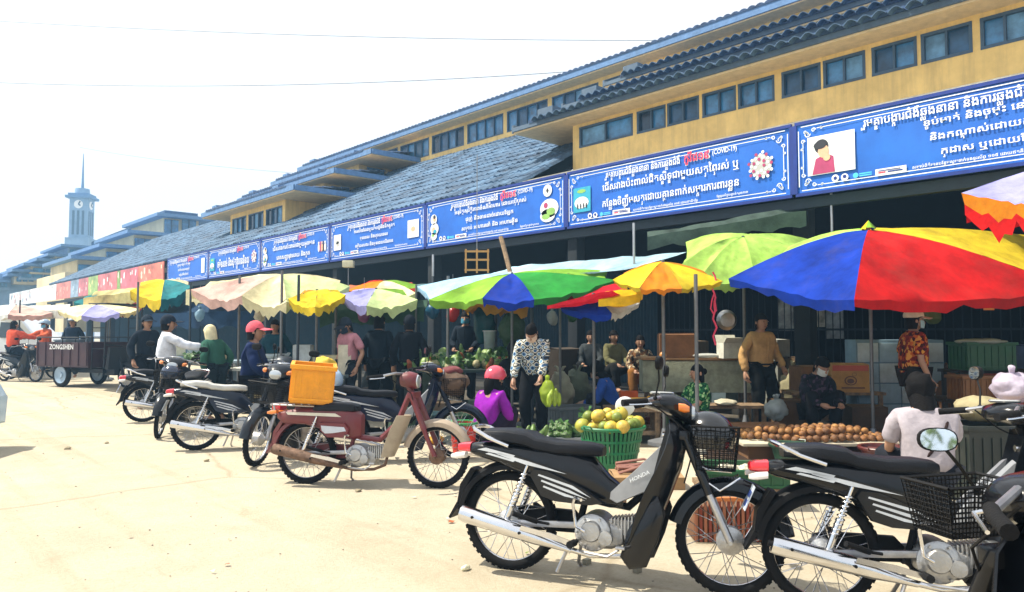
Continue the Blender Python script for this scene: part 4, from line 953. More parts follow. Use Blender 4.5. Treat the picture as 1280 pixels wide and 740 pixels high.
    if old: secs = tuple((z, x, w_ * .62, b_ * .9) for z, x, w_, b_ in secs if .22 < z < .7)
    for z, x, w_, bk in secs:
        row = []
        for k in range(13):
            u = -1 + k / 6; row.append(g.v((x - bk * abs(u) ** 2.2, w_ * u * (1 - .08 * u * u), z)))
        rows.append(row)
    for A, B in zip(rows, rows[1:]):
        for i in range(12): g.face([A[i], A[i + 1], B[i + 1], B[i]])
    g.thick(.006); ls = g.build('leg_shield', paint('a89a86', rough=.5, dirt=.6) if old else mb_, t, ang=75)
    if not old:
        for s in (-1, 1):
            g = MB(); g.prism([(.905, .77), (.93, .70), (.905, .58), (.80, .50), (.62, .415), (.58, .435), (.585, .475), (.72, .60), (.86, .74)], s * .03, s * .075, inset=.08); g.build('inner_cover', ms, t)
        g = MB(); g.prism([(.96, .86), (.98, .74), (.93, .60), (.84, .52), (.82, .56), (.86, .72), (.90, .86)], -.08, .08); g.build('key_panel', mb_, t)
        g = MB(); g.cyl((.885, -.05, .80), (.872, -.05, .80), .016, n=12); g.build('key_switch', M_chrome, t)
        # lower front side shells with a slot
        for s in (-1, 1):
            g = MB(); g.prism([(.86, .50), (.90, .40), (.86, .26), (.80, .12), (.71, .10), (.66, .16), (.70, .30), (.78, .42)], s * .12, s * .155, inset=.10); g.build('lower_shield', mb_, t, ang=80)
    if brand:
        g = MB(); pl = lambda u, v, w_: (.715 + u * .86 - v * .25, -.077 - w_, .545 + v * .95 + u * .45)
        write(g, brand, .05, .0, .030, .12, pl, 'c', .002); g.build('lettering', M_wh, t, smooth=False)
    # fork
    g = MB(F)
    for s in (-1, 1): g.tube([(WB, s * .085, WR), (WB - .11, s * .085, .275 + .245)], .020, 10)
    g.build('fork_leg', M_steel if not old else mb_, t)
    g = MB(F)
    for s in (-1, 1): g.tube([(WB - .10, s * .085, .275 + .23), (WB - .225, s * .075, .80)], .026, 10)
    g.box((.985, 0, .80), (.06, .2, .05), bev=.01); g.build('fork_cover', mb_, t)
    # handlebar
    g = MB(F); g.tube([(.70, -.35, .955), (.78, -.30, .965), (.86, -.14, .99), (.90, 0, .98), (.86, .14, .99), (.78, .30, .965), (.70, .35, .955)], .0105, 8)
    hb = g.build('handlebar', M_steel, t)
    for s in (-1, 1):
        g = MB(F); g.tube([(.685, s * .358, .953), (.76, s * .312, .963), (.80, s * .28, .968)], [.018, .017, .017], 10); g.build('grip', M_rubber, hb)
        g = MB(F); g.tube([(.80, s * .27, .968), (.825, s * .30, .955), (.76, s * .345, .948), (.72, s * .375, .945)], .005, 6); g.build('brake_lever', M_chrome, hb)
    g = MB(F)
    if not old:
        g.loft([(.77, .955, .04, .02), (.80, .965, .12, .035), (.86, .965, .165, .05), (.93, .955, .15, .062), (.985, .93, .105, .066), (1.02, .91, .075, .055)], 18, 2.6); cw = g.build('handlebar_cowl', mb_, t)
        MB(F).loft([(1.015, .91, .072, .052), (1.035, .908, .06, .044), (1.045, .906, .03, .02)], 16, 2.4).build('headlight', M_glass, cw)
        g = MB(F); g.lathe([(.06, 1.012), (.068, 1.02), (.062, 1.026)], (.86, 0, 0), 'z', 20); g.build('speedometer', mat('dial glass', (.35, .36, .36), rough=.1, coat=1), cw)
        for s in ((-1, 1) if signals else ()): MB(F).loft([(.955, .945, .02, .02, s * .15), (.985, .94, .028, .024, s * .14), (1.01, .935, .015, .015, s * .13)], 10, 2.4).build('front_signal', M_amber, cw)
    else:
        g.loft([(.88, .93, .09, .06), (.94, .93, .095, .075), (1.0, .92, .08, .07), (1.02, .915, .06, .055)], 16, 2.4); cw = g.build('handlebar_cowl', mb_, t)
        MB(F).lathe([(.01, 1.04), (.055, 1.03), (.062, 1.01)], (0, 0, .915), 'x', 18).build('headlight', M_glass, cw)
    if mirrors:
        for s in (-1, 1):
            q = V((.84, s * .24, .985)); p2 = V((.86, s * .33, 1.16)); fd = V((-1, s * -.12, .05))
            if F is not None: q = F @ q; p2 = F @ p2; fd = F.to_3x3() @ fd
            mirror(t, q, p2, fd)
    # cables
    g = MB(F)
    for s, q in ((-1, 0), (1, .02)): g.tube([(.80, s * .2, .97), (.90, s * .19, .90 - q), (1.0, s * .13, .82), (1.02, s * .07, .70), (.98, s * .04, .55)], .0042, 5)
    g.build('control_cable', M_blackp, t)
    if has_basket:
        b = basket(t, F, **(bc or {}))
        g = MB(F)
        for s in (-1, 1): g.tube([(1.03, s * .07, .66), (1.10, s * .10, .63), (1.22, s * .10, .625)], .006, 6); g.tube([(1.04, s * .05, .60), (1.16, s * .13, .53), (1.26, s * .12, .60)], .0055, 6)
        g.build('basket_bracket', M_chrome, t)
    return t

# foreground pair and the rest of the row; each pair of points is where the wheels touch the ground
def gp(px, py): d = dg(py); return at(px, d)
def along(p, ang, L=1.21): a = -YAW + R(ang); return V((p.x + cos(a) * L, p.y + sin(a) * L, 0))
rA = gp(637, 706); mA = moto('black motorbike nearest the middle, silver panel lettered on its leg shield and basket in front', rA, gp(905, 737), brand='HONDA', steer=6, lean=4, plate=False)
rB = gp(1020, 752); mB = moto('black motorbike with gold-tinted side stripes and a blue-white plate, behind the foreground one', rB, along(rB, -12), steer=0, lean=4)
rC = Fw * .91 + Rt * 1.50; rC = V((rC.x, rC.y, 0)); mC = moto('black motorbike cut off by the right edge, its dial and round mirror facing the viewer', rC, along(rC, 104), steer=0, lean=0, mirrors=False, signals=False, bc=dict(c=(1.12, .03, .89), size=(.16, .25, .13), step=.013, wire=.0019))
rR = gp(385, 602); mR = moto('worn dark red motorbike with a rusty muffler carrying the yellow crate', rR, gp(532, 607), body='6b2026', old=True, steer=-3, mirrors=False, has_basket=False, fend='a08f7c', plate=False, lean=3)
M_sseat = mat('silver duct taped seat', (.55, .54, .50), rough=.4, metal=.2, bump=.4, bscale=30)
rS = gp(248, 561); mS = moto('blue black motorbike with a silver-covered seat between the riders and the crate', rS, along(rS, 14), body='121a2c', seat=M_sseat, steer=0, lean=4)
rT = at(405, 8.7); mT = moto('black motorbike facing the road with its front wheel and basket toward the viewer', rT, gp(322, 581), body='10151d', steer=8, lean=3)
rU = at(432, 7.75); mU = moto('dark blue motorbike with a black seat standing behind the red one', rU, along(rU, 10), body='131c33', steer=0, lean=3, has_basket=True)
rV = at(182, 11.2); mV = moto('dark motorbike ridden by the man in the white shirt', rV, along(rV, 28), body='141820', steer=-10, lean=1)
rW = at(244, 10.7); mW = moto('black motorbike with a helmet hung on it, standing beside the white-shirted rider', rW, at(207, 9.6), body='0f1218', steer=10, lean=3)
rX = at(72, 21.5); mX = moto('small motorbike behind the cargo tricycle ridden by a person in orange', rX, along(rX, -170), body='3a2020', steer=0, lean=1)
rY = at(8, 20.5); mY = moto('motorbike near the left edge ridden by a person in an orange shirt', rY, along(rY, -20), body='202830', steer=0, lean=1)
# ------------------------------------------------------------------ people
PEND = []
def ik(a, b, l1, l2, pole):
    a, b = V(a), V(b); d = b - a; L = min(d.length, (l1 + l2) * .999); dn = d.normalized()
    x = (l1 * l1 - l2 * l2 + L * L) / (2 * L); h = sqrt(max(0, l1 * l1 - x * x)); p = V(pole); p = (p - dn * p.dot(dn)); p = p.normalized() if p.length > 1e-5 else V((0, 1, 0))
    return a + dn * x + p * h, a + dn * L
def skin(name, verts, edges, radii, material, parent, sub=1):
    me = bpy.data.meshes.new(name); me.from_pydata([tuple(v) for v in verts], edges, []); o = link(name, me, parent); me.materials.append(material)
    md = o.modifiers.new('skin', 'SKIN'); md.use_smooth_shade = True
    if not me.skin_vertices: 
        bm = bmesh.new(); bm.from_mesh(me); bm.verts.layers.skin.verify(); bm.to_mesh(me); bm.free()
    for i, r in enumerate(radii):
        r = r if isinstance(r, tuple) else (r, r); me.skin_vertices[0].data[i].radius = r; me.skin_vertices[0].data[i].use_root = (i == 0)
    ss = o.modifiers.new('sub', 'SUBSURF'); ss.levels = sub; ss.render_levels = sub
    PEND.append(o); return o
class Chain:
    def __init__(s): s.v = []; s.e = []; s.r = []
    def add(s, p, r, prev=None): s.v.append(V(p)); s.r.append(r); i = len(s.v) - 1; (s.e.append((prev, i)) if prev is not None else 0); return i
HIPZ = {'stand': .84}
def person(label, loc, face, pose='stand', shirt='223', trousers='1c2230', h=1.6, hair='hair', hat=None, mask=None, sleeves='long', hands=None, lean=0.0, headturn=0.0, seat_z=.72, shirt_mat=None, skin_mat=None, group=None, feet=None, nod=0.0, apron=None, strap=None, z=0.0, shoes=None, stocky=1.0, trouser_mat=None):
    """face: direction faced, 0 = to the right of the view, 90 = away from the viewer; local frame: +Y forward, +X the person's right"""
    t = thing('person', label, 'person', (loc[0], loc[1], z), -YAW + R(face) - pi / 2, group); t.scale = (h / 1.6,) * 3
    SM = skin_mat or M_skin; K = stocky
    if pose == 'stand': pel = V((0, 0, .86)); kd = V((0, 1, 0)); ft = {1: (.10, .0, .07), -1: (-.10, .02, .07)}
    elif pose == 'walk': pel = V((0, 0, .85)); kd = V((0, 1, 0)); ft = {1: (.09, .22, .07), -1: (-.09, -.24, .11)}
    elif pose == 'squat': pel = V((0, -.16, .24)); kd = V((0, .8, .9)); ft = {1: (.15, .06, .07), -1: (-.15, .06, .07)}; lean = lean or .28
    elif pose == 'stool': pel = V((0, -.05, .36)); kd = V((0, .8, .9)); ft = {1: (.14, .36, .07), -1: (-.14, .34, .07)}
    elif pose == 'sit': pel = V((0, 0, seat_z)); kd = V((0, 1, .5)); ft = {1: (.16, .34, max(.07, seat_z - .52)), -1: (-.16, .30, max(.07, seat_z - .55))}
    elif pose == 'ride': pel = V((0, 0, seat_z + .08)); kd = V((0, 1, .6)); ft = {1: (.22, .22, .27), -1: (-.22, .22, .27)}
    if feet: ft = feet
    L = lean
    sp = lambda s_: pel + V((0, sin(L) * s_, cos(L) * s_))
    waist, chest, neck0 = sp(.15), sp(.34), sp(.47)
    hd = sp(.60) + V((0, .02 + nod * .05, -nod * .03)); nk = sp(.53) + V((0, .012, 0))
    sh = {s: sp(.425) + V((s * .155 * K, 0, 0)) for s in (1, -1)}
    hp = {s: pel + V((s * .085, 0, -.02)) for s in (1, -1)}
    dflt = {'stand': (.24, .06, -.03), 'walk': (.24, .05, -.03), 'squat': (.12, .40, .10), 'stool': (.13, .36, .12), 'sit': (.15, .30, .08), 'ride': (.27, .46, .26)}[pose]
    wr = {}
    for s in (1, -1):
        q = (hands or {}).get(s)
        if q is None:
            if pose in ('stand', 'walk'): q = (s * .235, .05 + (.12 * s if pose == 'walk' else 0), pel.z - .04)
            else: q = (s * dflt[0], pel.y + dflt[1], pel.z + dflt[2])
        wr[s] = V(q)
    el = {}; kn = {}; an = {}
    for s in (1, -1):
        el[s], wr[s] = ik(sh[s], wr[s], .27, .245, (s * .5, -.75, -.5)); kn[s], an[s] = ik(hp[s], ft[s], .40, .40, V((s * .25, 0, 0)) + kd)
    # body, one surface
    c = Chain(); p = c.add(pel, (.105, .10)); w_ = c.add(waist, (.095, .085), p); ch = c.add(chest, (.125, .10), w_); n0 = c.add(neck0, (.065, .06), ch); n1 = c.add(nk, .047, n0); c.add(nk + (hd - nk) * .5 + V((0, 0, .01)), .05, n1)
    for s in (1, -1):
        a = c.add(sh[s], .052, ch); a = c.add(sh[s].lerp(el[s], .5), .043, a); a = c.add(el[s], .037, a); a = c.add(el[s].lerp(wr[s], .35), .037, a); c.add(wr[s], .025, a)
        a = c.add(hp[s], .082, p); a = c.add(hp[s].lerp(kn[s], .5), .075, a); a = c.add(kn[s], .055, a); a = c.add(kn[s].lerp(an[s], .35), .054, a); a = c.add(an[s], .036, a)
    body = skin('body', c.v, c.e, c.r, SM, t, 1)
    # head, hands and feet are joined into the body once it is evaluated
    g = MB(); Hm = Matrix.Translation(hd) @ Matrix.Rotation(R(headturn), 4, 'Z') @ Matrix.Rotation(-L * .5 - nod * .5, 4, 'X')
    def fh(co):
        q = co.copy(); 
        if q.z < 0: k = 1 + q.z * 2.6; q.x *= k; q.y = q.y * (1 + q.z * 1.4) + (-q.z) * .14 * (1 if q.y > 0 else 0)
        if q.y > .05: q.x *= .97
        return q
    g2 = MB(); g2.ball((0, 0, 0), (.074, .092, .112), 16, 12, fh)
    g2.tube([(0, .082, .03), (0, .102, -.005), (0, .112, -.022), (0, .09, -.03)], [.007, .011, .015, .008], 8)
    for s in (1, -1):
        g2.ball((s * .076, -.005, -.008), (.008, .02, .032), 8, 6)
        g2.tube([(s * .035 - .016, .083, .012), (s * .035, .087, .016), (s * .035 + .016, .083, .012)], [.004, .006, .004], 6)
    for v in g2.b.verts: v.co = Hm @ v.co
    g2.m(SM)
    for s in (1, -1):
        d = (wr[s] - el[s]).normalized(); side = V((s, 0, 0)); pn = d.cross(side).normalized(); side = pn.cross(d).normalized() * -1
        if side.dot(V((s, 0, 0))) < 0: side = -side
        pc = wr[s]; g2.tube([pc - d * .01, pc + d * .03, pc + d * .075, pc + d * .088], [.022, .033, .036, .03], 8)
        inn = V((-s, .3, 0)); inn = (inn - d * inn.dot(d)).normalized()
        for k in range(4):
            b = pc + d * .08 + side * ((k - 1.5) * .019) ; ln = (.06, .07, .066, .052)[k]
            g2.tube([b, b + d * ln * .5 + inn * .006, b + d * ln * .8 + inn * .022, b + d * ln * .95 + inn * .034], [.0095, .009, .008, .006], 6)
        tb = pc + d * .03 - side * .03; tb = pc + d * .03 + V((0, .028, 0)); g2.tube([tb, tb + d * .03 + V((0, .018, 0)), tb + d * .055 + V((0, .02, 0)) + inn * .012], [.012, .010, .007], 6)
        f = an[s]; g2.loft_at = None
        fw = V((s * .18, 1, 0)).normalized(); lo = min(f.z - .045, 99); base = V((f.x, f.y, lo)); 
        pts = [base + fw * -.055 + V((0, 0, .02)), base + V((0, 0, .028)), base + fw * .09 + V((0, 0, .012)), base + fw * .165 + V((0, 0, .004))]
        g2.m(SM); g2.tube([f, f - V((0, 0, .03))], [.036, .036], 8); g2.tube(pts, [.026, .036, .040, .026], 10)
    eb = mat('eye dark', (.01, .008, .007), rough=.3)
    g2.m(eb)
    for s in (1, -1): 
        g2.ball(Hm @ V((s * .030, .083, .012)), (.013, .008, .006), 8, 5)
    g2.m(mat('lips', (.25, .08, .06), rough=.5)); g2.tube([Hm @ V((-.022, .09, -.055)), Hm @ V((0, .099, -.056)), Hm @ V((.022, .09, -.055))], [.004, .007, .004], 6)
    extra = g2.build('limbs', None, t); PEND.append((body, extra))
    # clothes
    SHM = shirt_mat or cloth(shirt); TRM = trouser_mat or cloth(trousers, rough=.9)
    c = Chain(); p = c.add(pel + (V((0, 0, -.085)) if pose in ('stand', 'walk') else V((0, -.01, -.01))), (.158 * K, .148 * K)); w_ = c.add(waist, (.142 * K, .128 * K), p); ch = c.add(chest, (.140 * K, .120 * K), w_); n0 = c.add(sp(.455), (.075, .072), ch)
    for s in (1, -1):
        a = c.add(sh[s] + V((-s * .012, 0, -.012)), .058, ch); a = c.add(sh[s].lerp(el[s], .5), .056, a)
        if sleeves == 'long': a = c.add(el[s], .052, a); a = c.add(el[s].lerp(wr[s], .5), .047, a); c.add(el[s].lerp(wr[s], .93), .042, a)
        else: c.add(sh[s].lerp(el[s], .8), .062, a)
    skin('shirt', c.v, c.e, c.r, SHM, t, 2)
    c = Chain(); p = c.add(pel + V((0, 0, .03)), (.122 * K, .115 * K))
    for s in (1, -1): a = c.add(hp[s], .10, p); a = c.add(hp[s].lerp(kn[s], .5), .092, a); a = c.add(kn[s], .075, a); a = c.add(kn[s].lerp(an[s], .5), .068, a); c.add(kn[s].lerp(an[s], .93), .062, a)
    skin('trousers', c.v, c.e, c.r, TRM, t, 2)
    if shoes:
        for s in (1, -1):
            f = an[s]; g = MB(); base = V((f.x, f.y, f.z - .05)); fw = V((s * .18, 1, 0)).normalized(); g.tube([base + fw * -.075 + V((0, 0, .02)), base + V((0, 0, .03)), base + fw * .09 + V((0, 0, .014)), base + fw * .185 + V((0, 0, .006))], [.034, .045, .047, .030], 10); g.build('shoe', paint(shoes, rough=.7), t)
    def cap_shell(name, material, r, zc=.012, zmin=-.02, back=0.0, n=16, k=7, bump_=0.0):
        g = MB(); rows = []
        for j in range(k + 1):
            th = (pi * .5 + .25) * j / k; row = []
            for i in range(n):
                a = 2 * pi * i / n; q = V((sin(th) * cos(a) * r[0], sin(th) * sin(a) * r[1] - .006, cos(th) * r[2] + zc))
                if q.y > .02 and q.z < .05: q.z = .05 - .012 * (q.z < 0)
                if back and q.y < 0 and j >= k - 2: q.z -= back * (j - k + 3) * .5
                row.append(g.v(Hm @ q))
            rows.append(row)
        for A, B in zip(rows, rows[1:]): g.bridge(A, B)
        g.face(rows[-1]); 
        return g.build(name, material, t)
    if hair != 'none':
        cap_shell('hair', M_hair, (.084, .099, .120), back=.05 if hair in ('hair', 'short') else .1)
        if hair == 'bun': MB().ball(Hm @ V((0, -.115, .02)), (.045, .04, .045), 12, 8).build('hair_bun', M_hair, t)
        if hair == 'long': MB().tube([Hm @ V((0, -.07, .03)), Hm @ V((0, -.10, -.06)), Hm @ V((0, -.10, -.17)), Hm @ V((0, -.085, -.26))], [.06, .07, .055, .02], 10).build('ponytail', M_hair, t)
        if hair == 'mop': 
            g = MB(); g.ball(Hm @ V((0, -.03, .03)), (.098, .108, .115), 22, 16); g.jitter(.022, 17); g.build('hair_mass', M_hair, t)
    if mask:
        g = MB(); rows = []
        for j in range(5):
            row = []
            for i in range(9):
                u = -1 + i / 4; v = j / 4; a = u * 1.15; row.append(g.v(Hm @ V((sin(a) * .076, cos(a) * .098 + .018 * (1 - abs(u)) * (1 - abs(v * 2 - 1) * .6), .0 - v * .085 + .01 * u * u))))
            rows.append(row)
        for A, B in zip(rows, rows[1:]):
            for i in range(8): g.face([A[i], A[i + 1], B[i + 1], B[i]])
        g.thick(.002)
        for s in (1, -1): g.tube([Hm @ V((s * .068, .04, -.01)), Hm @ V((s * .082, -.005, .0)), Hm @ V((s * .072, .03, -.06))], .0016, 4)
        g.build('face_mask', cloth(mask), t)
    if hat:
        kind, colr = hat; m_ = cloth(colr) if kind in ('cap', 'flat', 'sunhat', 'scarf') else paint(colr, rough=.18, coat=.6)
        if kind == 'helmet':
            cap_shell('helmet', m_, (.125, .145, .135), zc=.03, zmin=-.02); g = MB(); g.tube([Hm @ V((cos(q) * .11, sin(q) * .13 + .03, .045)) for q in [pi * (.15 + .7 * i / 8) for i in range(9)]], .012, 6); g.build('helmet_peak', M_blackp, t)
        elif kind in ('cap', 'flat'):
            cap_shell('cap', m_, (.095, .112, .115 if kind == 'cap' else .09), zc=.03 if kind == 'cap' else .06, zmin=.03)
            g = MB(); rows = []
            for j in range(4):
                rows.append([g.v(Hm @ V((sin(a) * (.085 + .012 * j), cos(a) * (.10 + (.075 if kind == 'cap' else .05) * j / 3) + .015 * j, .055 - .006 * j - .02 * sin(a) ** 2))) for a in [R(-62 + 124 * i / 10) for i in range(11)]])
            for A, B in zip(rows, rows[1:]):
                for i in range(10): g.face([A[i], A[i + 1], B[i + 1], B[i]])
            g.thick(.004); g.build('cap_peak', m_, t)
        elif kind == 'sunhat':
            g = MB(); n = 24
            prof = [(.001, .16), (.06, .155), (.095, .13), (.105, .06), (.13, .045), (.17, .025), (.20, -.01)]
            rows = [[g.v(Hm @ V((cos(a) * r, sin(a) * r, z_ + .01 * sin(3 * a) * (r > .12)))) for a in [2 * pi * i / n for i in range(n)]] for r, z_ in prof]
            for A, B in zip(rows, rows[1:]): g.bridge(A, B)
            g.thick(.004); g.build('sun_hat', m_, t)
        elif kind == 'scarf':
            o = cap_shell('headscarf', m_, (.10, .115, .125), zc=.01, zmin=-.0, back=.12)
    g = MB(); q = [sp(.452) + V((cos(a) * .068, sin(a) * .062 + .004, .012 - .014 * sin(a))) for a in [2 * pi * i / 16 for i in range(16)]]; g.tube(q, .014, 6, closed=True); g.build('collar', SHM, t)
    if pose in ('stand', 'walk') and not apron:
        g = MB(); q = [pel + V((cos(a) * .150 * K, sin(a) * .136 * K + sin(L) * .02, .045)) for a in [2 * pi * i / 20 for i in range(20)]]; g.tube(q, .013, 6, closed=True); g.build('belt', M_blackp, t)
        g = MB(); g.tube([sp(s_) + V((0, .128 * K + (.014 if s_ > .2 else 0), 0)) for s_ in (.06, .16, .26, .34, .40)], .0075, 6); g.build('placket', SHM, t)
    if apron:
        g = MB(); 
        def fa(u, v): 
            a = (u - .5) * 2.2; z_ = .30 - v * .82; r_ = .15 + .02 * v; q = sp(0) + V((sin(a) * r_ * K, cos(a) * r_, 0)); return (q.x, q.y + sin(L) * z_, pel.z + z_)
        g.grid(fa, 8, 8); g.thick(.004); g.build('apron', cloth(apron), t)
    if strap:
        g = MB(); pts = []
        for i in range(15):
            a = 2 * pi * i / 14; u = cos(a); v = sin(a); q = sp(.22 + .22 * u) + V((u * .13 * K, v * .152 * (1.0 if abs(u) < .8 else .8), 0)); pts.append(q)
        g.tube(pts, .011, 6, closed=False); g.build('bag_strap', cloth(strap), t)
    return t
def finish_people():
    dgp = bpy.context.evaluated_depsgraph_get(); new = {}
    for o in PEND:
        if isinstance(o, tuple): continue
        new[o.name] = bpy.data.meshes.new_from_object(o.evaluated_get(dgp))
    for o in PEND:
        if isinstance(o, tuple): continue
        o.modifiers.clear(); o.data = new[o.name]
        for p in o.data.polygons: p.use_smooth = True
        if o.name.startswith(('shirt', 'trousers')):
            s0 = rnd.random() * 50
            for v in o.data.vertices:
                k = noise.noise(v.co * 9 + V((s0, 0, 0))) * .016 + (.5 - abs(noise.noise(v.co * 17 + V((s0, 3, 0))))) * .014; v.co += v.normal * (k + .009)
    for q in PEND:
        if not isinstance(q, tuple): continue
        body, ex = q; bm = bmesh.new(); bm.from_mesh(body.data); n0 = len(bm.faces)
        me2 = ex.data; off = len(body.data.materials); mi = {}
        for i, m_ in enumerate(me2.materials):
            if m_.name not in [x.name for x in body.data.materials]: body.data.materials.append(m_)
            mi[i] = [x.name for x in body.data.materials].index(m_.name)
        bm.from_mesh(me2); bm.faces.ensure_lookup_table()
        for f in bm.faces[n0:]: f.material_index = mi.get(f.material_index, 0)
        bm.to_mesh(body.data); bm.free(); bpy.data.objects.remove(ex)
        for p in body.data.polygons: p.use_smooth = True

def print_mat(name, cols, scale=18, rough=.9, kind='voronoi'):
    """woven or printed cloth with patches of several colours"""
    m = bpy.data.materials.new(name); m.use_nodes = True; n = m.node_tree.nodes; l = m.node_tree.links; b = n['Principled BSDF']; b.inputs['Roughness'].default_value = rough; b.inputs['Specular IOR Level'].default_value = .2
    tc = n.new('ShaderNodeTexCoord'); rp = n.new('ShaderNodeValToRGB'); rp.color_ramp.interpolation = 'CONSTANT'
    if kind == 'voronoi': v = n.new('ShaderNodeTexVoronoi'); v.inputs['Scale'].default_value = scale; l.new(tc.outputs['Object'], v.inputs[0]); sx = n.new('ShaderNodeSeparateColor'); l.new(v.outputs['Color'], sx.inputs[0]); src = sx.outputs[0]
    else:
        mp = n.new('ShaderNodeMapping'); mp.inputs['Rotation'].default_value = (0, 0, .5); l.new(tc.outputs['Object'], mp.inputs[0])
        w1 = n.new('ShaderNodeTexWave'); w1.inputs['Scale'].default_value = scale; w1.inputs['Distortion'].default_value = 1; w1.bands_direction = 'X'; w2 = n.new('ShaderNodeTexWave'); w2.inputs['Scale'].default_value = scale; w2.bands_direction = 'Z'; w2.inputs['Distortion'].default_value = 1
        nz = n.new('ShaderNodeTexVoronoi'); nz.inputs['Scale'].default_value = scale * 3.0; l.new(tc.outputs['Object'], nz.inputs[0]); sx = n.new('ShaderNodeSeparateColor'); l.new(nz.outputs['Color'], sx.inputs[0])
        l.new(mp.outputs[0], w1.inputs[0]); l.new(mp.outputs[0], w2.inputs[0]); ad = n.new('ShaderNodeMath'); ad.operation = 'ADD'; l.new(w1.outputs['Fac'], ad.inputs[0]); l.new(w2.outputs['Fac'], ad.inputs[1]); a2 = n.new('ShaderNodeMath'); a2.operation = 'MULTIPLY_ADD'; a2.inputs[1].default_value = .34; l.new(ad.outputs[0], a2.inputs[0]); m3 = n.new('ShaderNodeMath'); m3.operation = 'MULTIPLY'; m3.inputs[1].default_value = .32; l.new(sx.outputs[0], m3.inputs[0]); l.new(m3.outputs[0], a2.inputs[2]); src = a2.outputs[0]
    e = rp.color_ramp.elements; e[0].color = (*hexc(cols[0]), 1); e[0].position = 0; e[1].color = (*hexc(cols[1]), 1); e[1].position = 1 / len(cols)
    for i, c_ in enumerate(cols[2:]): q = e.new((i + 2) / len(cols)); q.color = (*hexc(c_), 1)
    l.new(src, rp.inputs[0]); l.new(rp.outputs[0], b.inputs['Base Color']); return m
M_plaid = print_mat('blue and cream plaid', ['1d3a5f', '6c92b5', 'c9cdc4', '20242c', 'd8d2c0', '41658c', '2a2f35'], 3.4, kind='plaid')
M_floral = print_mat('red and ochre floral', ['7a1f12', 'b5551c', '3a0f0c', 'c98a3a', '641510', '8d2b16'], 30)
M_dflor = print_mat('dark floral', ['15161c', '2a2233', '0d0f12', '4a3a4a', '1a2026', '12141a'], 32)
M_gflor = print_mat('green leaf print', ['1e5a34', '0f3d25', '5f9a5a', '17482c', '9fbf86', '20603a'], 34)
M_camo = print_mat('brown and cream print', ['8d7a62', '4d3b2d', 'b8a98c', '6e4a2d', '2a221e'], 26)

# near the fruit, right of the picture
person('person in a red and ochre floral blouse, pale flat cap and face mask, standing', at(1140, 8.6), -5, 'stand', h=1.62, shirt_mat=M_floral, trousers='2a2320', hat=('flat', 'd9cdb6'), mask='a9c9cf', sleeves='short', stocky=1.12, hands={1: (.22, .08, .80), -1: (-.22, .05, .80)})
person('person in a white shirt with a dark shoulder strap, seated with back to the viewer', at(1152, 5.3), 82, 'stool', shirt='a79fa6', trousers='1d1f26', h=1.56, hair='mop', nod=.8, sleeves='short', strap='2b1d1c', stocky=1.2, lean=.12)
person('person in a beige shirt and black trousers standing by the counter', at(950, 10.1), -70, 'stand', shirt='b8925f', trousers='0f1214', stocky=1.1, h=1.62, hair='hair', sleeves='long', z=.0, hands={1: (.27, .02, .80), -1: (-.26, .12, .86)}, shoes='16171a')
person('person in dark floral clothes and white mask crouching behind the round brown fruit', at(1022, 9.3), -80, 'squat', shirt_mat=M_dflor, trousers='14151a', h=1.62, hair='hair', mask='cfd4cf', z=.12, nod=.8)
person('child in a green leaf-print shirt seated below the grey counter', at(868, 9.0), 200, 'stool', shirt_mat=M_gflor, trousers='22331f', h=1.42, hair='bun', sleeves='short')
# by the melon basin
person('person in a blue plaid shirt and pale mask holding a bag of green mangoes', at(668, 9.7), -100, 'stand', shirt_mat=M_plaid, trousers='14161b', h=1.54, hair='bun', mask='e6c9b4', nod=1.2, lean=.32, stocky=1.18, hands={1: (.24, .34, .70), -1: (-.14, .42, .80)})
person('person in a purple top and pink helmet crouching beside the red basket', at(617, 8.6), 50, 'squat', shirt='8a1fa0', trousers='231a2e', h=1.58, hair='long', hat=('helmet', 'd0485c'), lean=.30)
person('person in a bright blue shirt crouching with back turned near the small orange box', at(752, 10.6), 160, 'squat', shirt='2f55a8', trousers='12161f', h=1.6, hair='mop', z=.0, nod=1)
person('dark-haired person in black seated low between the vegetable table and plaid shirt', at(640, 10.9), 120, 'stool', shirt='121419', trousers='101216', h=1.62, hair='mop', z=.12)
person('person in a dark top and blue mask selling behind the vegetable table', at(582, 12.9), -95, 'stand', shirt='14202c', trousers='10141a', h=1.6, hair='hair', mask='4f93ae', z=.12, hands={1: (.16, .3, .95), -1: (-.16, .3, .95)})
person('dim seated person with arms on knees, leftmost of the three in the arcade', at(738, 13.6), -100, 'stool', shirt='3a3f42', trousers='15171a', h=1.6, z=.3, group=None)
person('dim seated person in a yellow-grey top, middle of the three in the arcade', at(768, 13.3), -70, 'stool', shirt='6a6747', trousers='1b1c1c', h=1.6, z=.3)
person('dim seated person in brown and orange print, rightmost of the three in the arcade', at(800, 13.0), -95, 'stool', shirt_mat=M_camo, trousers='8a5c2c', h=1.62, z=.2)
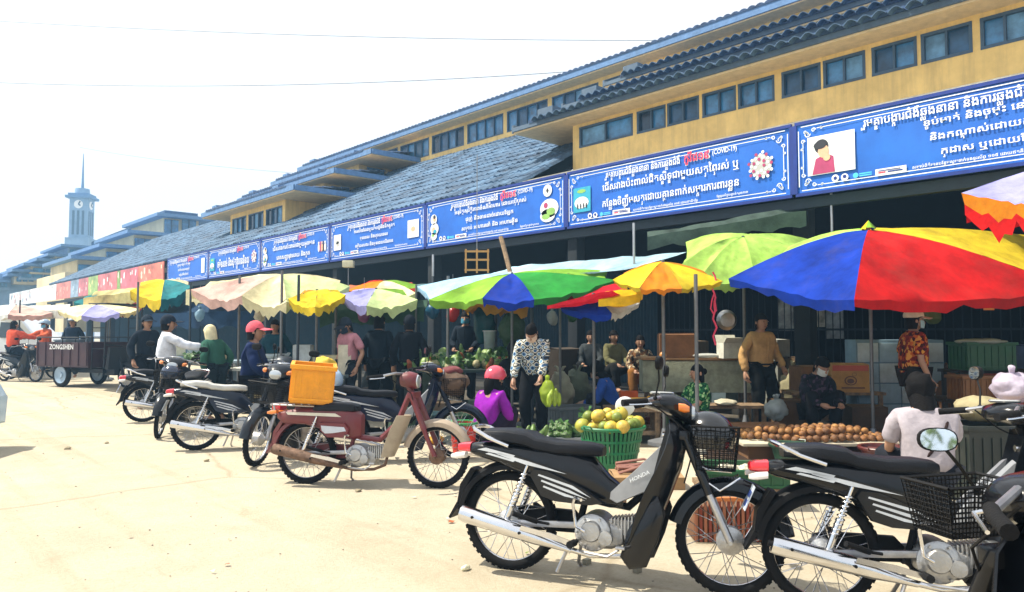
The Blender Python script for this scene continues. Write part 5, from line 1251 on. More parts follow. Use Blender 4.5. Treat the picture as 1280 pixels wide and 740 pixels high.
# middle
person('person in a dark blue top and salmon-pink cap waiting among the motorbikes', at(318, 9.4), 5, 'sit', shirt='15244a', trousers='12161f', h=1.66, hat=('cap', 'd8606c'), seat_z=.70, stocky=1.08)
person('person in a pale apron and dark cap standing behind the yellow crate', at(436, 11.2), -125, 'stand', shirt='b9808a', trousers='1a222c', h=1.6, hat=('cap', '26303c'), mask='2a3a4c', apron='cfc9b4', sleeves='short', nod=.8)
person('person all in dark clothes standing left of the hanging tarpaulin', at(474, 11.6), 80, 'stand', shirt='0f1c26', trousers='0b1218', h=1.64)
person('person in a black jacket walking right of the dark figure by the tarpaulin', at(512, 11.4), 100, 'stand', shirt='10151c', trousers='0d1015', h=1.62, hat=('cap', '161c26'))
person('person in a white and yellow headscarf and green top bent over goods', at(273, 11.4), 150, 'stand', shirt='2f5b4c', trousers='1a2830', h=1.5, hat=('scarf', 'd8cda6'), lean=.3)
person('rider in a white shirt and dark cap gripping the handlebars', V((rV.x, rV.y, 0)) + V((cos(-YAW + R(28)) * .30, sin(-YAW + R(28)) * .30, 0)), 28, 'ride', shirt='d6dae4', trousers='14181f', h=1.66, hat=('cap', '1a2432'), seat_z=.74, stocky=1.1)
person('person in dark clothes and cap standing at the rear of the cargo tricycle', at(184, 13.2), -40, 'stand', shirt='16202c', trousers='0f151e', h=1.66, hat=('cap', '1c2733'))
person('rider in orange on the small motorbike behind the cargo box, pale helmet and blue mask', V((rX.x, rX.y, 0)) + V((cos(-YAW + R(-170)) * .3, sin(-YAW + R(-170)) * .3, 0)), -110, 'ride', shirt='d0603c', trousers='1f2a3a', h=1.66, hat=('helmet', '8fa6bd'), mask='6fb4cf', seat_z=.82)
person('rider in an orange-red shirt seen from behind at the left edge', V((rY.x, rY.y, 0)) + V((cos(-YAW + R(-20)) * .3, sin(-YAW + R(-20)) * .3, 0)), 70, 'ride', shirt='d4553a', trousers='1a2434', h=1.66, hair='short', seat_z=.80)
person('person in a dark jacket and light helmet standing behind the cargo box', at(92, 20.5), -80, 'stand', shirt='1d2d40', trousers='1a2434', h=1.66, hat=('helmet', 'b0bccb'), z=.1)
person('person in a teal top among the stalls right of the headscarf wearer', at(345, 12.8), -90, 'stand', shirt='1f4a5c', trousers='14202c', h=1.58, hair='bun')
finish_people()
# ------------------------------------------------------------------ goods, crates, tables
def crate(label, loc, rz, size=(.5, .36, .28), colr='e08a12', rot=None, group=None, z=0, open_=True, holes=True, name='plastic_crate'):
    t = thing(name, label, 'crate', (loc[0], loc[1], z), rz, group)
    if rot: t.rotation_euler = (rot[0], rot[1], rz)
    m_ = paint(colr, rough=.5, dirt=.35, vscale=8); lx, ly, lz = size; g = MB(); th = .012
    g.box((0, 0, th / 2), (lx, ly, th)); 
    for s in (-1, 1): g.box((s * (lx / 2 - th / 2), 0, lz / 2), (th, ly - 2 * th, lz)); g.box((0, s * (ly / 2 - th / 2), lz / 2), (lx, th, lz))
    g.build('crate_body', m_, t, smooth=False)
    g = MB()
    for s in (-1, 1):
        n = 7
        for k in range(n): x = -lx / 2 + lx * (k + .5) / n; g.box((x, s * (ly / 2 + .004), lz * .45), (.012, .012, lz * .8))
        for k in range(5): y = -ly / 2 + ly * (k + .5) / 5; g.box((s * (lx / 2 + .004), y, lz * .45), (.012, .012, lz * .8))
    g.build('ribs', m_, t, smooth=False)
    g = MB()
    for s in (-1, 1): g.box((s * (lx / 2 + .006), 0, lz - .018), (.03, ly + .04, .036), bev=.004); g.box((0, s * (ly / 2 + .006), lz - .018), (lx + .04, .03, .038), bev=.004); g.box((0, s * (ly / 2 + .004), lz * .12), (lx, .016, .02))
    g.build('rim', m_, t); return t
def carton(label, loc, rz, size, z=0, colr='8a6238', open_=False, printc=None, rot=None, group=None):
    t = thing('cardboard_box', label, 'box', (loc[0], loc[1], z), rz, group); lx, ly, lz = size; m_ = paint(colr, rough=.9, var=.16, bump=.15)
    if rot: t.rotation_euler = (rot[0], rot[1], rz)
    g = MB(); th = .006; g.box((0, 0, th), (lx - .004, ly - .004, th))
    for s in (-1, 1): g.box((s * (lx / 2), 0, lz / 2), (th, ly, lz)); g.box((0, s * (ly / 2), lz / 2), (lx + th, th, lz - .001))
    g.jitter(.004, 5, rnd.random() * 9); g.build('carton_walls', m_, t, smooth=False)
    for s in (-1, 1):
        g = MB(); a = R(rnd.uniform(115, 150)) if open_ else R(rnd.uniform(2, 7)); w_ = ly / 2
        g.poly([(-lx / 2, s * ly / 2, lz), (lx / 2, s * ly / 2, lz), (lx / 2, s * (ly / 2 - w_ * cos(a)), lz + w_ * sin(a)), (-lx / 2, s * (ly / 2 - w_ * cos(a)), lz + w_ * sin(a))]); g.thick(.005); g.build('flap', m_, t, smooth=False)
    if printc:
        g = MB(); y = -ly / 2 - .006; P = lambda u, v, w_: (u * lx / 2, y - w_, lz / 2 + v * lz / 2)
        g.m(paint(printc)); g.poly([P(-.96, .55, 0), P(.96, .55, 0), P(.96, .95, 0), P(-.96, .95, 0)])
        g.m(paint('5a2d12')); 
        for (cx_, cy_, r_) in ((0, -.15, .34), (.2, .3, .13)):
            ring = [(cx_ + r_ * cos(2 * pi * i / 16), cy_ + r_ * sin(2 * pi * i / 16)) for i in range(16)]
            ring2 = [(cx_ + r_ * .8 * cos(2 * pi * i / 16), cy_ + r_ * .8 * sin(2 * pi * i / 16)) for i in range(16)]
            for i in range(16): g.poly([P(*ring[i], .001), P(*ring[(i + 1) % 16], .001), P(*ring2[(i + 1) % 16], .001), P(*ring2[i], .001)])
        g.poly([P(.0 + .2 * cos(2 * pi * i / 8), -.18 + .18 * sin(2 * pi * i / 8), .002) for i in range(8)]); g.poly([P(-.5, -.72, .001), P(.75, -.72, .001), P(.75, -.62, .001), P(-.5, -.62, .001)])
        g.build('print', None, t, smooth=False)
    return t
def table(label, loc, rz, size, z, mtop=None, mleg=None, legs=.05, thick_=.04, skirt=None, cat='table', name='stall_table'):
    t = thing(name, label, cat, (loc[0], loc[1], 0), rz); lx, ly = size; n = max(3, int(ly / .12))
    for k in range(n): g = MB(); g.box((0, -ly / 2 + ly * (k + .5) / n, z - thick_ / 2 + rnd.uniform(-.002, .002)), (lx + rnd.uniform(-.03, .03), ly / n - .006, thick_)); g.build('plank', mtop or M_wood, t, smooth=False)
    for sx in (-1, 1):
        for sy in (-1, 1): MB().box((sx * (lx / 2 - .06), sy * (ly / 2 - .05), (z - thick_) / 2), (legs, legs, z - thick_ - .002)).build('leg', mleg or M_wood, t, smooth=False)
    g = MB(); 
    for sy in (-1, 1): g.box((0, sy * (ly / 2 - .05), z * .3), (lx - .16, .03, .05))
    g.build('stretcher', mleg or M_wood, t, smooth=False)
    if skirt:
        g = MB(); g.grid(lambda u, v: (-lx / 2 + lx * u, -ly / 2 - .015 + .02 * sin(u * 40) * v, z - .01 - (z - .1) * v), 40, 4); g.thick(.003); g.build('table_skirt', cloth(skirt), t)
    return t
def basin(label, loc, r=.33, h=.42, colr='0f6b3c', z=0, name='basin', rb=None, holes=True, rimc=None, group=None):
    t = thing(name, label, 'basket' if holes else 'basin', (loc[0], loc[1], z), 0, group); rb = rb or r * .72; m_ = paint(colr, rough=.4, dirt=.2)
    if holes:
        g = MB(); n = 44
        for i in range(n):
            a = 2 * pi * i / n; g.box((cos(a) * (r + rb) / 2, sin(a) * (r + rb) / 2, h * .56), ((r * pi * 2 / n) * .16 + .004, (2 * pi * r / n) * .58, h * .86), rot=Matrix.Rotation(a, 3, 'Z') @ Matrix.Rotation(atan2(r - rb, h), 3, 'Y'))
        o = g.build('slats', m_, t, smooth=False); o['kind'] = 'stuff'
        g = MB(); g.lathe([(rb * .98, 0), (rb, 0), (rb + (r - rb) * .18, h * .18), (rb * .96 + (r - rb) * .18, h * .18), (rb * .95, .012), (.001, .012)], n=40); g.build('bottom', m_, t)
        for q in (.42, .68): rr = rb + (r - rb) * q; MB().lathe([(rr + .006, h * q - .012), (rr + .006, h * q + .012), (rr - .006, h * q + .012), (rr - .006, h * q - .012)], n=40, closed=True).build('band', m_, t)
        g = MB(); g.lathe([(r - .05, h * .9), (r - .012, h * .92), (r - .01, h), (.0, h * .9)], n=36) if False else None
    else:
        g = MB(); g.lathe([(.001, 0), (rb, 0), (r, h), (r - .012, h), (rb - .008, .012), (.001, .012)], n=40); g.build('bowl', m_, t)
    MB().lathe([(r - .006, h - .03), (r + .014, h - .03), (r + .022, h - .008), (r + .014, h + .004), (r - .006, h)], n=44, closed=True).build('rim', paint(rimc, rough=.4) if rimc else m_, t)
    for s in (-1, 1): MB().tube([(s * (r + .012), -.05, h - .02), (s * (r + .04), -.045, h + .015), (s * (r + .04), .045, h + .015), (s * (r + .012), .05, h - .02)], .009, 6).build('handle', paint(rimc, rough=.4) if rimc else m_, t)
    return t
MESHES = {}
def lump_mesh(key, r, material, n=14, k=10, jit=.06, dent=0, extra=None, seed=0):
    if key in MESHES: return MESHES[key]
    g = MB(); g.m(material); g.ball((0, 0, 0), r, n, k); s = max(r) if isinstance(r, tuple) else r; g.jitter(s * jit, 1.5 / s, seed)
    if extra: extra(g, s)
    o = g.build('lump', None); me = o.data; bpy.data.objects.remove(o); MESHES[key] = me; return me
def strew(name, label, cat, meshes, spots, group, sc_=(.85, 1.15)):
    for i, p in enumerate(spots):
        k = rnd.uniform(*sc_); o = link(name, meshes[i % len(meshes)], None, p, (rnd.uniform(-.6, .6), rnd.uniform(-.6, .6), rnd.uniform(0, 6.3)), (k, k, k)); props(o, label, cat, group)
def heap(c, rx, ry, h, r, n, layers=None, base=0):
    """resting places for round things piled on a surface"""
    out = []; lay = 0; z = base + r
    while len(out) < n:
        k = 1 - lay * r * 1.45 / max(h, .01)
        if k <= .12: break
        sx, sy = rx * k, ry * k; a = int(sx * 2 / (2.0 * r)) + 1; b = int(sy * 2 / (1.85 * r)) + 1
        for i in range(a):
            for j in range(b):
                x = -sx + 2 * sx * (i + .5 * (j % 2)) / max(1, a - .5); y = -sy + 2 * sy * j / max(1, b - 1) if b > 1 else 0
                if (x / (sx + .001)) ** 2 + (y / (sy + .001)) ** 2 <= 1.15: out.append((x + rnd.uniform(-.4, .4) * r, y + rnd.uniform(-.35, .35) * r, z + rnd.uniform(-.3, .2) * r + .25 * r * sin(x * 7)))
        lay += 1; z = base + r + lay * r * 1.5
    ca, sa = cos(-YAW), sin(-YAW); return [V((c[0] + x * ca - y * sa, c[1] + x * sa + y * ca, z_)) for x, y, z_ in out[:n]]
def bag(label, loc, z, r, colr, alpha=.55, name='plastic_bag', knot=True, seed=1, rough=.25, tr=.4, group=None):
    t = thing(name, label, 'bag', (loc[0], loc[1], z), seed * 1.3, group)
    g = MB(); g.ball((0, 0, r[2]), r, 28, 20)
    for v in g.b.verts:
        n_ = noise.noise(v.co * 7 + V((seed, 0, 0))) * .22 + noise.noise(v.co * 18 + V((0, seed, 0))) * .12 - abs(noise.noise(v.co * 11 + V((seed, 3, 1)))) * .2
        d = v.co - V((0, 0, r[2])); v.co += d * n_; v.co.z = max(v.co.z, .003)
    g.build('bag_body', mat('film ' + colr, hexc(colr), rough=rough, var=.12, trans=tr, bump=.6, bscale=18, alpha=None), t, ang=60)
    if knot:
        g = MB(); 
        for s in (-1, 1): g.tube([(0, 0, r[2] * 1.9), (s * r[0] * .25, 0, r[2] * 2.25), (s * r[0] * .45, .01, r[2] * 2.3)], [.02, .025, .01], 8)
        g.build('knot', mat('film ' + colr, hexc(colr)), t)
    return t
HD = -YAW
# the yellow crates on the red motorbike
def on(mo, x, y, z): return mo.matrix_world @ V((x, y, z))
bpy.context.view_layer.update()
p = on(mR, .02, 0, .725); crate('yellow plastic crate strapped on the rack of the red motorbike', p, mR.rotation_euler.z + R(24), (.36, .34, .34), 'f0a012', z=p.z, rot=(R(3), R(5)))
# bundle in the basket of the blue motorbike
p = on(mU, 1.14, 0, .66); bag('brown patterned cloth bundle stuffed in a motorbike basket behind the red one', p, p.z, (.17, .17, .14), '5a4638', name='cloth_bundle', knot=False, tr=.02, rough=.95)
p = on(mU, 1.12, .02, .87); bag('dusty maroon cap-shaped bundle on top of the patterned one', p, p.z, (.13, .11, .06), '6b3134', name='cloth_bundle', knot=False, tr=.02, rough=.9, seed=4)
# helmet on the handlebar
def helmet(label, p, colr, rz=0, r=.13):
    t = thing('helmet', label, 'helmet', p, rz); g = MB(); g.ball((0, 0, 0), (r, r * 1.15, r * 1.02), 20, 14, lambda c: V((c.x, c.y, max(c.z, -.055)))); g.build('shell', paint(colr, rough=.15, coat=.7), t)
    g = MB(); g.tube([(cos(q) * r * .9, r * .9 * sin(q) + .03, -.01) for q in [pi * (.12 + .76 * i / 8) for i in range(9)]], .013, 6); g.build('peak', M_blackp, t); return t
helmet('dark blue helmet hung on the motorbike by the white-shirted rider', on(mW, .98, 0, .80), '1b2740')
helmet('pale blue helmet resting on a seat behind the yellow crate', on(mU, -.15, .02, .85), '9fb8d0')
helmet('black round helmet in the basket of the foreground motorbike', on(mA, 1.10, .02, .80), '0c0d10')
# green basket of melons
pB = at(763, 7.45)
basin('large green slatted plastic basket heaped with yellow-green melons', pB, .325, .42, '0d6f42')
g = MB(); g.lathe([(.001, .37), (.30, .37), (.30, .36), (.001, .36)], (pB.x, pB.y, 0)); o = g.build('basket_lining', paint('0b3f28')); props(o, 'dark green sheet lining the melon basket', 'sheet')
def stem(g, s): g.m(paint('4a3a1c')); g.cyl((0, 0, s * .93), (0, 0, s * 1.12), s * .09, s * .05, 6)
mel = [lump_mesh('melon%d' % i, (.062, .062, .058), paint(c, rough=.5, var=.25, vscale=14, dirt=.2), jit=.05, extra=stem, seed=i) for i, c in enumerate(('c9b13c', 'a9a83a', 'd6b548', '7f8f34'))]
strew('melon', 'small yellow-green melon heaped in the green basket', 'melon', mel, heap(pB, .28, .28, .34, .06, 30, base=.37), 'melons heaped in the green basket', (.8, 1.2))
t = thing('white_plate', 'white oval plate standing on the melons', 'plate', (pB.x + .15, pB.y - .06, .60), HD); g = MB(); g.lathe([(.001, 0), (.08, .004), (.10, .016), (.096, .02), (.08, .01), (.001, .006)], (0, 0, 0), 'y', 24); g.build('plate_disc', M_wh, t)
# red basket with green rim, and things beside
basin('small red slatted basket with a green rim beside the crouching purple top', at(580, 8.4), .15, .34, 'd2382a', rimc='3fa35a', rb=.12)
bag('clear plastic bag of pale scraps left of the red basket', at(562, 8.9), .12, (.13, .11, .10), 'c9d2d0', seed=3)
bag('yellow sack lying on the ground under the red motorbike front wheel', at(545, 9.0), 0, (.12, .1, .05), 'd9a81c', seed=5, knot=False)
bag('yellow plastic bag on the ground behind the red motorbike engine', at(493, 9.2), 0, (.13, .1, .09), 'c99a20', seed=6, knot=False)
# bag of green mangoes in the hand of the plaid shirt
pg = at(684, 9.2)
bag('thin clear bag of green mangoes held by the plaid-shirted person', pg, .42, (.11, .10, .17), 'b9cf4a', seed=8, tr=.6)
def longf(g, s): pass
mg = lump_mesh('mango', (.032, .036, .085), paint('9fb832', rough=.5, var=.25), jit=.05)
for i in range(7): o = link('green_mango', mg, None, (pg.x - .09 + .028 * i, pg.y - .12 + .01 * (i % 3), .52 + .03 * (i % 3)), (.2 * (i % 3), .15 * (i % 2), i)); props(o, 'long green mango showing through the clear hanging bag', 'mango', 'green mangoes in the clear bag')
# vegetable table
pv = at(590, 11.6); table('dark stall table covered with vegetables', pv, HD + R(4), (2.1, .9), .78, paint('2a3a3a', rough=.9), paint('12201f'), skirt=None)
def sprig(g, s):
    g.m(paint('3f6f2a', var=.3))
    for k in range(5): a = k * 1.25; g.poly([(0, 0, s * .5), (cos(a) * s * .9, sin(a) * s * .9, s * .9), (cos(a + .5) * s * 1.2, sin(a + .5) * s * 1.2, s * .6)])
kinds = [('cabbage', 'pale green cabbage on the vegetable table', [lump_mesh('cab', .10, paint('8faa5a', var=.3, vscale=20, bump=.5), jit=.14)], 16, .10, 'cabbages on the vegetable table'),
 ('gourd', 'long green gourd on the vegetable table', [lump_mesh('gou', (.045, .045, .15), paint('5f7f34', var=.3, vscale=20), jit=.08)], 22, .05, 'gourds on the vegetable table'),
 ('carrot_bundle', 'orange root bundle on the vegetable table', [lump_mesh('car', (.05, .05, .12), paint('b0562a', var=.3), jit=.1, extra=sprig)], 14, .05, 'orange roots on the vegetable table'),
 ('leafy_bunch', 'leafy green bunch on the vegetable table', [lump_mesh('lea', (.10, .08, .06), paint('476b2a', var=.4, vscale=30, bump=.8), jit=.3, extra=sprig)], 26, .06, 'leafy bunches on the vegetable table'),
 ('cauliflower', 'cream cauliflower on the vegetable table', [lump_mesh('cau', .075, paint('b8ae80', var=.3, vscale=40, bump=.9, bscale=60), jit=.12)], 12, .07, 'cauliflowers on the vegetable table')]
ca, sa = cos(HD + R(4)), sin(HD + R(4))
for nm, lb, ms_, n, r, grp in kinds:
    sp_ = []
    for i in range(n):
        x = rnd.uniform(-.98, .98); y = rnd.uniform(-.4, .4); zz = .78 + r * .7 + max(0, (y + .3)) * .32 * rnd.random() + .04 * rnd.random(); sp_.append(V((pv.x + x * ca - y * sa, pv.y + x * sa + y * ca, zz)))
    strew(nm, lb, nm.replace('_', ' '), ms_, sp_, grp)
t = thing('plastic_container', 'tall pale translucent container standing behind the vegetables', 'container', (at(612, 11.95).x, at(612, 11.95).y, .95)); MB().lathe([(.001, 0), (.075, 0), (.10, .42), (.095, .42), (.07, .01), (.001, .01)], n=24).build('cup_wall', mat('frosted plastic', (.55, .62, .62), rough=.3, trans=.5), t); MB().lathe([(.095, .41), (.112, .41), (.112, .425), (.095, .425)], n=24, closed=True).build('rim', M_wh, t)
bag('teal mesh bag hanging above the vegetable table', at(605, 12.2), 1.15, (.22, .12, .32), '1f6a74', seed=11, tr=.5)
bag('pale green clear bag full of greens hanging right of the teal bag', at(640, 12.0), 1.08, (.26, .14, .30), '5f7d5c', seed=12, tr=.5)
# low trays round the plaid shirt
for i, (px, d, sz, zz, colr, lb) in enumerate(((700, 9.0, (.5, .35, .10), 0, '7f868a', 'flat grey crate of greens in front of the blue-shirted person'), (655, 8.8, (.55, .4, .12), 0, 'a8aeb0', 'flat pale crate between the purple top and the plaid shirt'), (735, 9.3, (.6, .4, .10), 0, '3e4a3a', 'flat dark green crate left of the melon basket'), (715, 10.2, (.6, .4, .34), 0, '6c7476', 'grey crate behind the clear bag of mangoes'))):
    crate(lb, at(px, d), HD + R(8 * i), sz, colr, z=zz)
for i, (px, d, zz, grp, lb, cc, n) in enumerate(((700, 9.0, .05, 'leafy greens in the flat grey crate', 'leafy green bunch in the flat grey crate', 'lea', 8), (735, 9.3, .05, 'leafy greens in the flat dark green crate', 'leafy green bunch in the flat dark green crate', 'lea', 9), (655, 8.8, .06, 'gourds in the flat pale crate', 'green gourd in the flat pale crate', 'gou', 6))):
    strew('leafy_bunch' if cc == 'lea' else 'gourd', lb, 'greens' if cc == 'lea' else 'gourd', [MESHES[cc]], heap(at(px, d), .2, .14, .2, .06, n, base=zz), grp)
t = carton('small orange box on the ground left of the counter', at(785, 9.9), HD, (.22, .16, .2), .36, 'c2531c'); 
table('low timber bench holding the small orange box', at(790, 9.95), HD, (.75, .4), .36)
basin('shallow yellow tray of ripe fruit beside the white plate', at(798, 9.2), .2, .1, 'd9a52a', z=.42, holes=False); table('small timber stand under the yellow tray', at(798, 9.2), HD, (.5, .4), .42)
# counter
def counter():
    a = at(803, 10.9); b = at(948, 10.75); c = (a + b) / 2; L = (b - a).length; h = atan2(b.y - a.y, b.x - a.x)
    t = thing('stone_counter', 'long pale grey concrete counter with a timber top under the cardboard boxes', 'counter', (c.x, c.y, 0), h)
    g = MB(); g.box((0, .35, .70), (L, .7, .46), bev=.012); g.build('slab', paint('a9ab92', rough=.95, var=.22, dirt=.45, bump=.4), t)
    g = MB(); g.box((0, .36, .955), (L + .04, .78, .035), bev=.004); g.build('counter_top', paint('b08556', rough=.8, var=.2, dirt=.3), t)
    for x in (-L / 2 + .12, 0, L / 2 - .12): MB().box((x, .12, .235), (.10, .10, .465)).build('leg', M_wood, t, smooth=False); MB().box((x, .6, .235), (.10, .10, .465)).build('leg', M_wood, t, smooth=False)
    return t, c, h
ct, cc_, ch_ = counter()
carton('closed brown cardboard box on the left of the grey counter', at(845, 11.0), ch_, (.52, .36, .34), .975, '8d5f3a')
carton('open white foam box on the grey counter beside the pink rope', at(912, 10.7), ch_ + .2, (.30, .26, .22), .975, 'd5d2c4', open_=True)
o = link('onion', lump_mesh('onion', .05, paint('c98a4a')), None, (*at(828, 10.55).xy, 1.02)); props(o, 'round tan onion on the counter edge by the brown box', 'onion')
bag('white crumpled plastic on the counter right of the brown box', at(882, 10.8), .975, (.2, .1, .035), 'dfe0dc', knot=False, seed=14)
# ledges with fish and planks
table('low plank shelf of white scraps below the counter', at(910, 9.6), HD, (.9, .4), .42); bag('pale heap of small fish on the low plank shelf', at(905, 9.5), .42, (.3, .14, .035), 'b9b29c', knot=False, seed=15, rough=.7, tr=.05)
carton('long flattened open carton in front of the beige shirt', at(925, 8.9), HD + R(5), (.9, .5, .22), .02, '7d5530', open_=False)
bag('clear plastic bag beside the legs of the beige shirt', at(968, 9.2), .25, (.18, .14, .14), 'aab5b5', seed=17)
# heap of round brown fruit
pf = at(1012, 8.2)
t = thing('fruit_board', 'pale board on boxes carrying the heap of round brown fruit', 'board', (pf.x, pf.y, 0), HD); MB().box((0, 0, .165), (1.75, .75, .03), bev=.004).build('board', paint('b9b09a', rough=.9, dirt=.4), t)
for sx in (-1, 1): MB().box((sx * .6, 0, .075), (.4, .6, .145)).build('box_support', paint('6a4a2c', rough=.9), t, smooth=False)
frm = [lump_mesh('fruit%d' % i, (.042, .042, .039), paint(c, rough=.7, var=.3, vscale=25, dirt=.15), 12, 8, jit=.07, extra=stem, seed=i) for i, c in enumerate(('a0703a', '8a5a2c', 'b07f48', '7a5230'))]
spots = heap(pf, .80, .30, .24, .041, 190, base=.18)
strew('round_brown_fruit', 'round brown fruit in the heap on the pale board', 'fruit', frm, spots, 'round brown fruit heaped on the board', (.9, 1.1))
# cartons and panels behind
carton('cardboard box printed with a fruit drawing and orange-red band', at(1055, 10.4), HD + R(-4), (.50, .36, .38), .52, 'b98a4a', printc='b2401f')
carton('plain cardboard box left of the printed one', at(1010, 10.6), HD + R(6), (.42, .36, .34), .52, '7d5833')
table('low timber table under the printed cardboard box', at(1035, 10.5), HD, (1.3, .6), .52)
def cooler():
    p = at(1120, 10.6); t = thing('foam_box_stack', 'pale blue and white foam panels taped in a grid behind the flat-capped person', 'cooler', (p.x, p.y, 0), HD)
    MB().box((0, .1, .62), (1.25, .35, 1.24), bev=.01).build('panel_back', paint('6f8ba0', rough=.7, dirt=.3), t)
    for i in range(4):
        for j in range(4): MB().box((-.46 + i * .307, -.085, .19 + j * .29), (.29, .02, .27), bev=.006).build('foam_panel', paint('93aec2' if (i + j) % 3 else 'b5c4cd', rough=.6, dirt=.4), t)
cooler()
# right hand crates
table('dark timber table under the green, brown and red crates', at(1240, 9.4), HD, (1.5, .7), .52, paint('3a2a1e', rough=.9), paint('241a14'))
crate('brown slatted crate at the left on the dark table', at(1213, 9.1), HD, (.44, .34, .30), '8a5a26', z=.52)
crate('red plastic crate at the right edge on the dark table', at(1262, 9.0), HD, (.5, .34, .28), '9c2420', z=.52)
crate('deep green plastic crate stacked above the brown and red crates', at(1225, 9.65), HD, (.62, .42, .36), '14522c', z=.86)
table('shelf of planks behind the brown crate carrying the green crate', at(1240, 9.75), HD, (1.2, .5), .86, paint('2a2019', rough=.9), paint('1c1511'))
bag('crumpled white plastic draped over the green crate', at(1225, 9.5), 1.19, (.3, .12, .04), 'b8bdb6', knot=False, seed=21)
bag('white plastic bag with pinkish contents above the right motorbike', at(1262, 6.6), .70, (.20, .17, .15), 'd9cfe0', seed=22)
bag('yellow mesh sack under the white plastic bag', at(1268, 6.5), .55, (.24, .18, .09), 'c9a52a', seed=23, knot=False)
crate('low green crate holding the bags at the right edge', at(1262, 6.6), HD, (.7, .5, .5), '3f5a3a', z=.02)
bag('folded khaki canvas bundle behind the right handlebars', at(1224, 6.0), .62, (.24, .2, .11), '9a8f6c', name='canvas_bundle', knot=False, seed=24, tr=.02, rough=.9)
crate('dark crate under the folded khaki bundle', at(1224, 6.0), HD, (.5, .45, .6), '1c2420', z=.02)
# goods just behind the foreground motorbikes
crate('shallow dark green crate of garlic behind the foreground front wheel', at(925, 5.9), HD + R(-6), (.62, .42, .14), '1c5a34', z=.16)
table('low timber trestle under the garlic crate', at(925, 5.9), HD, (.7, .5), .16)
gm = lump_mesh('garlic', (.03, .03, .026), paint('c9c2ae', rough=.7), 10, 7, jit=.12, extra=stem)
strew('garlic_bulb', 'white garlic bulb in the shallow green crate', 'garlic', [gm], heap(at(925, 5.9), .26, .16, .12, .028, 60, base=.22), 'garlic bulbs in the shallow green crate', (.8, 1.2))
def striped():
    p = at(905, 4.95); t = thing('slatted_basket', 'orange and red slatted basket seen through the foreground front wheel', 'basket', (p.x, p.y, 0), HD)
    for k in range(17): MB().box((-.24 + k * .03, -.15, .14), (.018, .008, .26)).build('slat', paint('8a3a26' if k % 2 else 'a8684a', rough=.6), t, smooth=False)
    MB().box((0, .02, .12), (.50, .3, .22), bev=.01).build('inner_box', paint('6f4a30', rough=.8), t); MB().box((0, -.15, .28), (.53, .03, .025), bev=.004).build('rim', paint('c9763c'), t)
striped()
def twigs():
    p = at(805, 6.6); t = thing('root_bundle', 'bundle of pinkish root stems lying behind the silver leg shield', 'roots', (p.x, p.y, .1), HD)
    for k in range(14): y = rnd.uniform(-.12, .12); MB().tube([(-.25, y, rnd.uniform(0, .08)), (0, y + rnd.uniform(-.03, .03), rnd.uniform(.04, .12)), (.25, y + .05, rnd.uniform(0, .08))], .012, 6).build('root', paint('9a6a5c'), t)
twigs(); carton('low tray of cardboard under the pinkish roots', at(805, 6.6), HD, (.6, .4, .1), 0, '9a7a54')
# pink rope
g = MB(); p = at(893, 8.6); pts = [(p.x + .02 * sin(k * 1.1), p.y + .015 * cos(k * 1.7), 2.05 - .05 * k) for k in range(18)]
g.tube(pts, .011, 6); g.tube([(p.x, p.y, 1.8), (p.x - .05, p.y, 1.72), (p.x - .08, p.y, 1.62), (p.x - .02, p.y, 1.56), (p.x + .04, p.y, 1.6), (p.x + .01, p.y, 1.72)], .009, 6); o = g.build('hanging_rope', paint('d8405c', rough=.9)); props(o, 'knotted pink-red rope hanging from the blue umbrella edge', 'rope')
# middle stalls
MID = [(352, 12.0, 1.5, .7, .78, 'c9cdc4', 'pale stall table stacked with bowls behind the pink-capped person'), (405, 12.2, 1.2, .7, .86, 'd6d2bd', 'pale stall table left of the white apron'), (262, 14.0, 1.6, .7, .82, '8fa5b5', 'blue-grey stall table in the shade behind the silver-seated motorbike'), (232, 15.5, 1.4, .7, .85, '7d93a5', 'small stall table behind the white-shirted rider')]
for px, d, lx, ly, z, c_, lb in MID: table(lb, at(px, d), HD, (lx, ly), z, paint(c_, rough=.8, dirt=.2), paint('22313c'))
def dome(label, p, z, r, colr, cat='bowl'):
    t = thing('food_cover', label, cat, (p.x, p.y, z)); MB().lathe([(r, 0), (r * .95, r * .3), (r * .7, r * .62), (r * .35, r * .8), (.001, r * .84)], n=24).build('dome', paint(colr, rough=.4), t); MB().lathe([(.001, r * .84), (.02, r * .86), (.02, r * .95), (.001, r * .96)], n=10).build('knob', paint(colr), t)
dome('maroon domed cover beside the yellow sack', at(388, 10.6), .72, .19, '7a2733'); dome('dark domed pot lid left of the yellow crate', at(355, 10.9), .86, .17, '2a3440'); dome('orange domed cover beside the dark pot lid', at(366, 10.4), .76, .15, 'c27a2c')
table('low shelf under the domed covers', at(375, 10.7), HD, (1.3, .6), .72, paint('5a6a70'), paint('22313c'))
bag('yellow patterned sack behind the yellow crate', at(407, 10.2), .70, (.16, .13, .17), 'd9b53a', seed=31, tr=.05, rough=.8, knot=False)
for i, (px, d, z, s) in enumerate(((345, 12.1, .79, .22), (346, 12.1, .86, .2), (344, 12.0, .93, .21))): basin('pale metal tray number low in the stack' if i == 0 else ('pale metal tray in the middle of the stack' if i == 1 else 'pale metal tray on top of the stack'), at(px, d), s, .06, 'a9b8c2', z=z, holes=False, group='stack of pale metal trays')
carton('white box on the pale table left of the white apron', at(380, 12.2), HD, (.28, .22, .26), .87, 'cfd8dc'); carton('flat pale box beside the white box', at(415, 12.2), HD, (.5, .4, .09), .87, 'd5cfae')
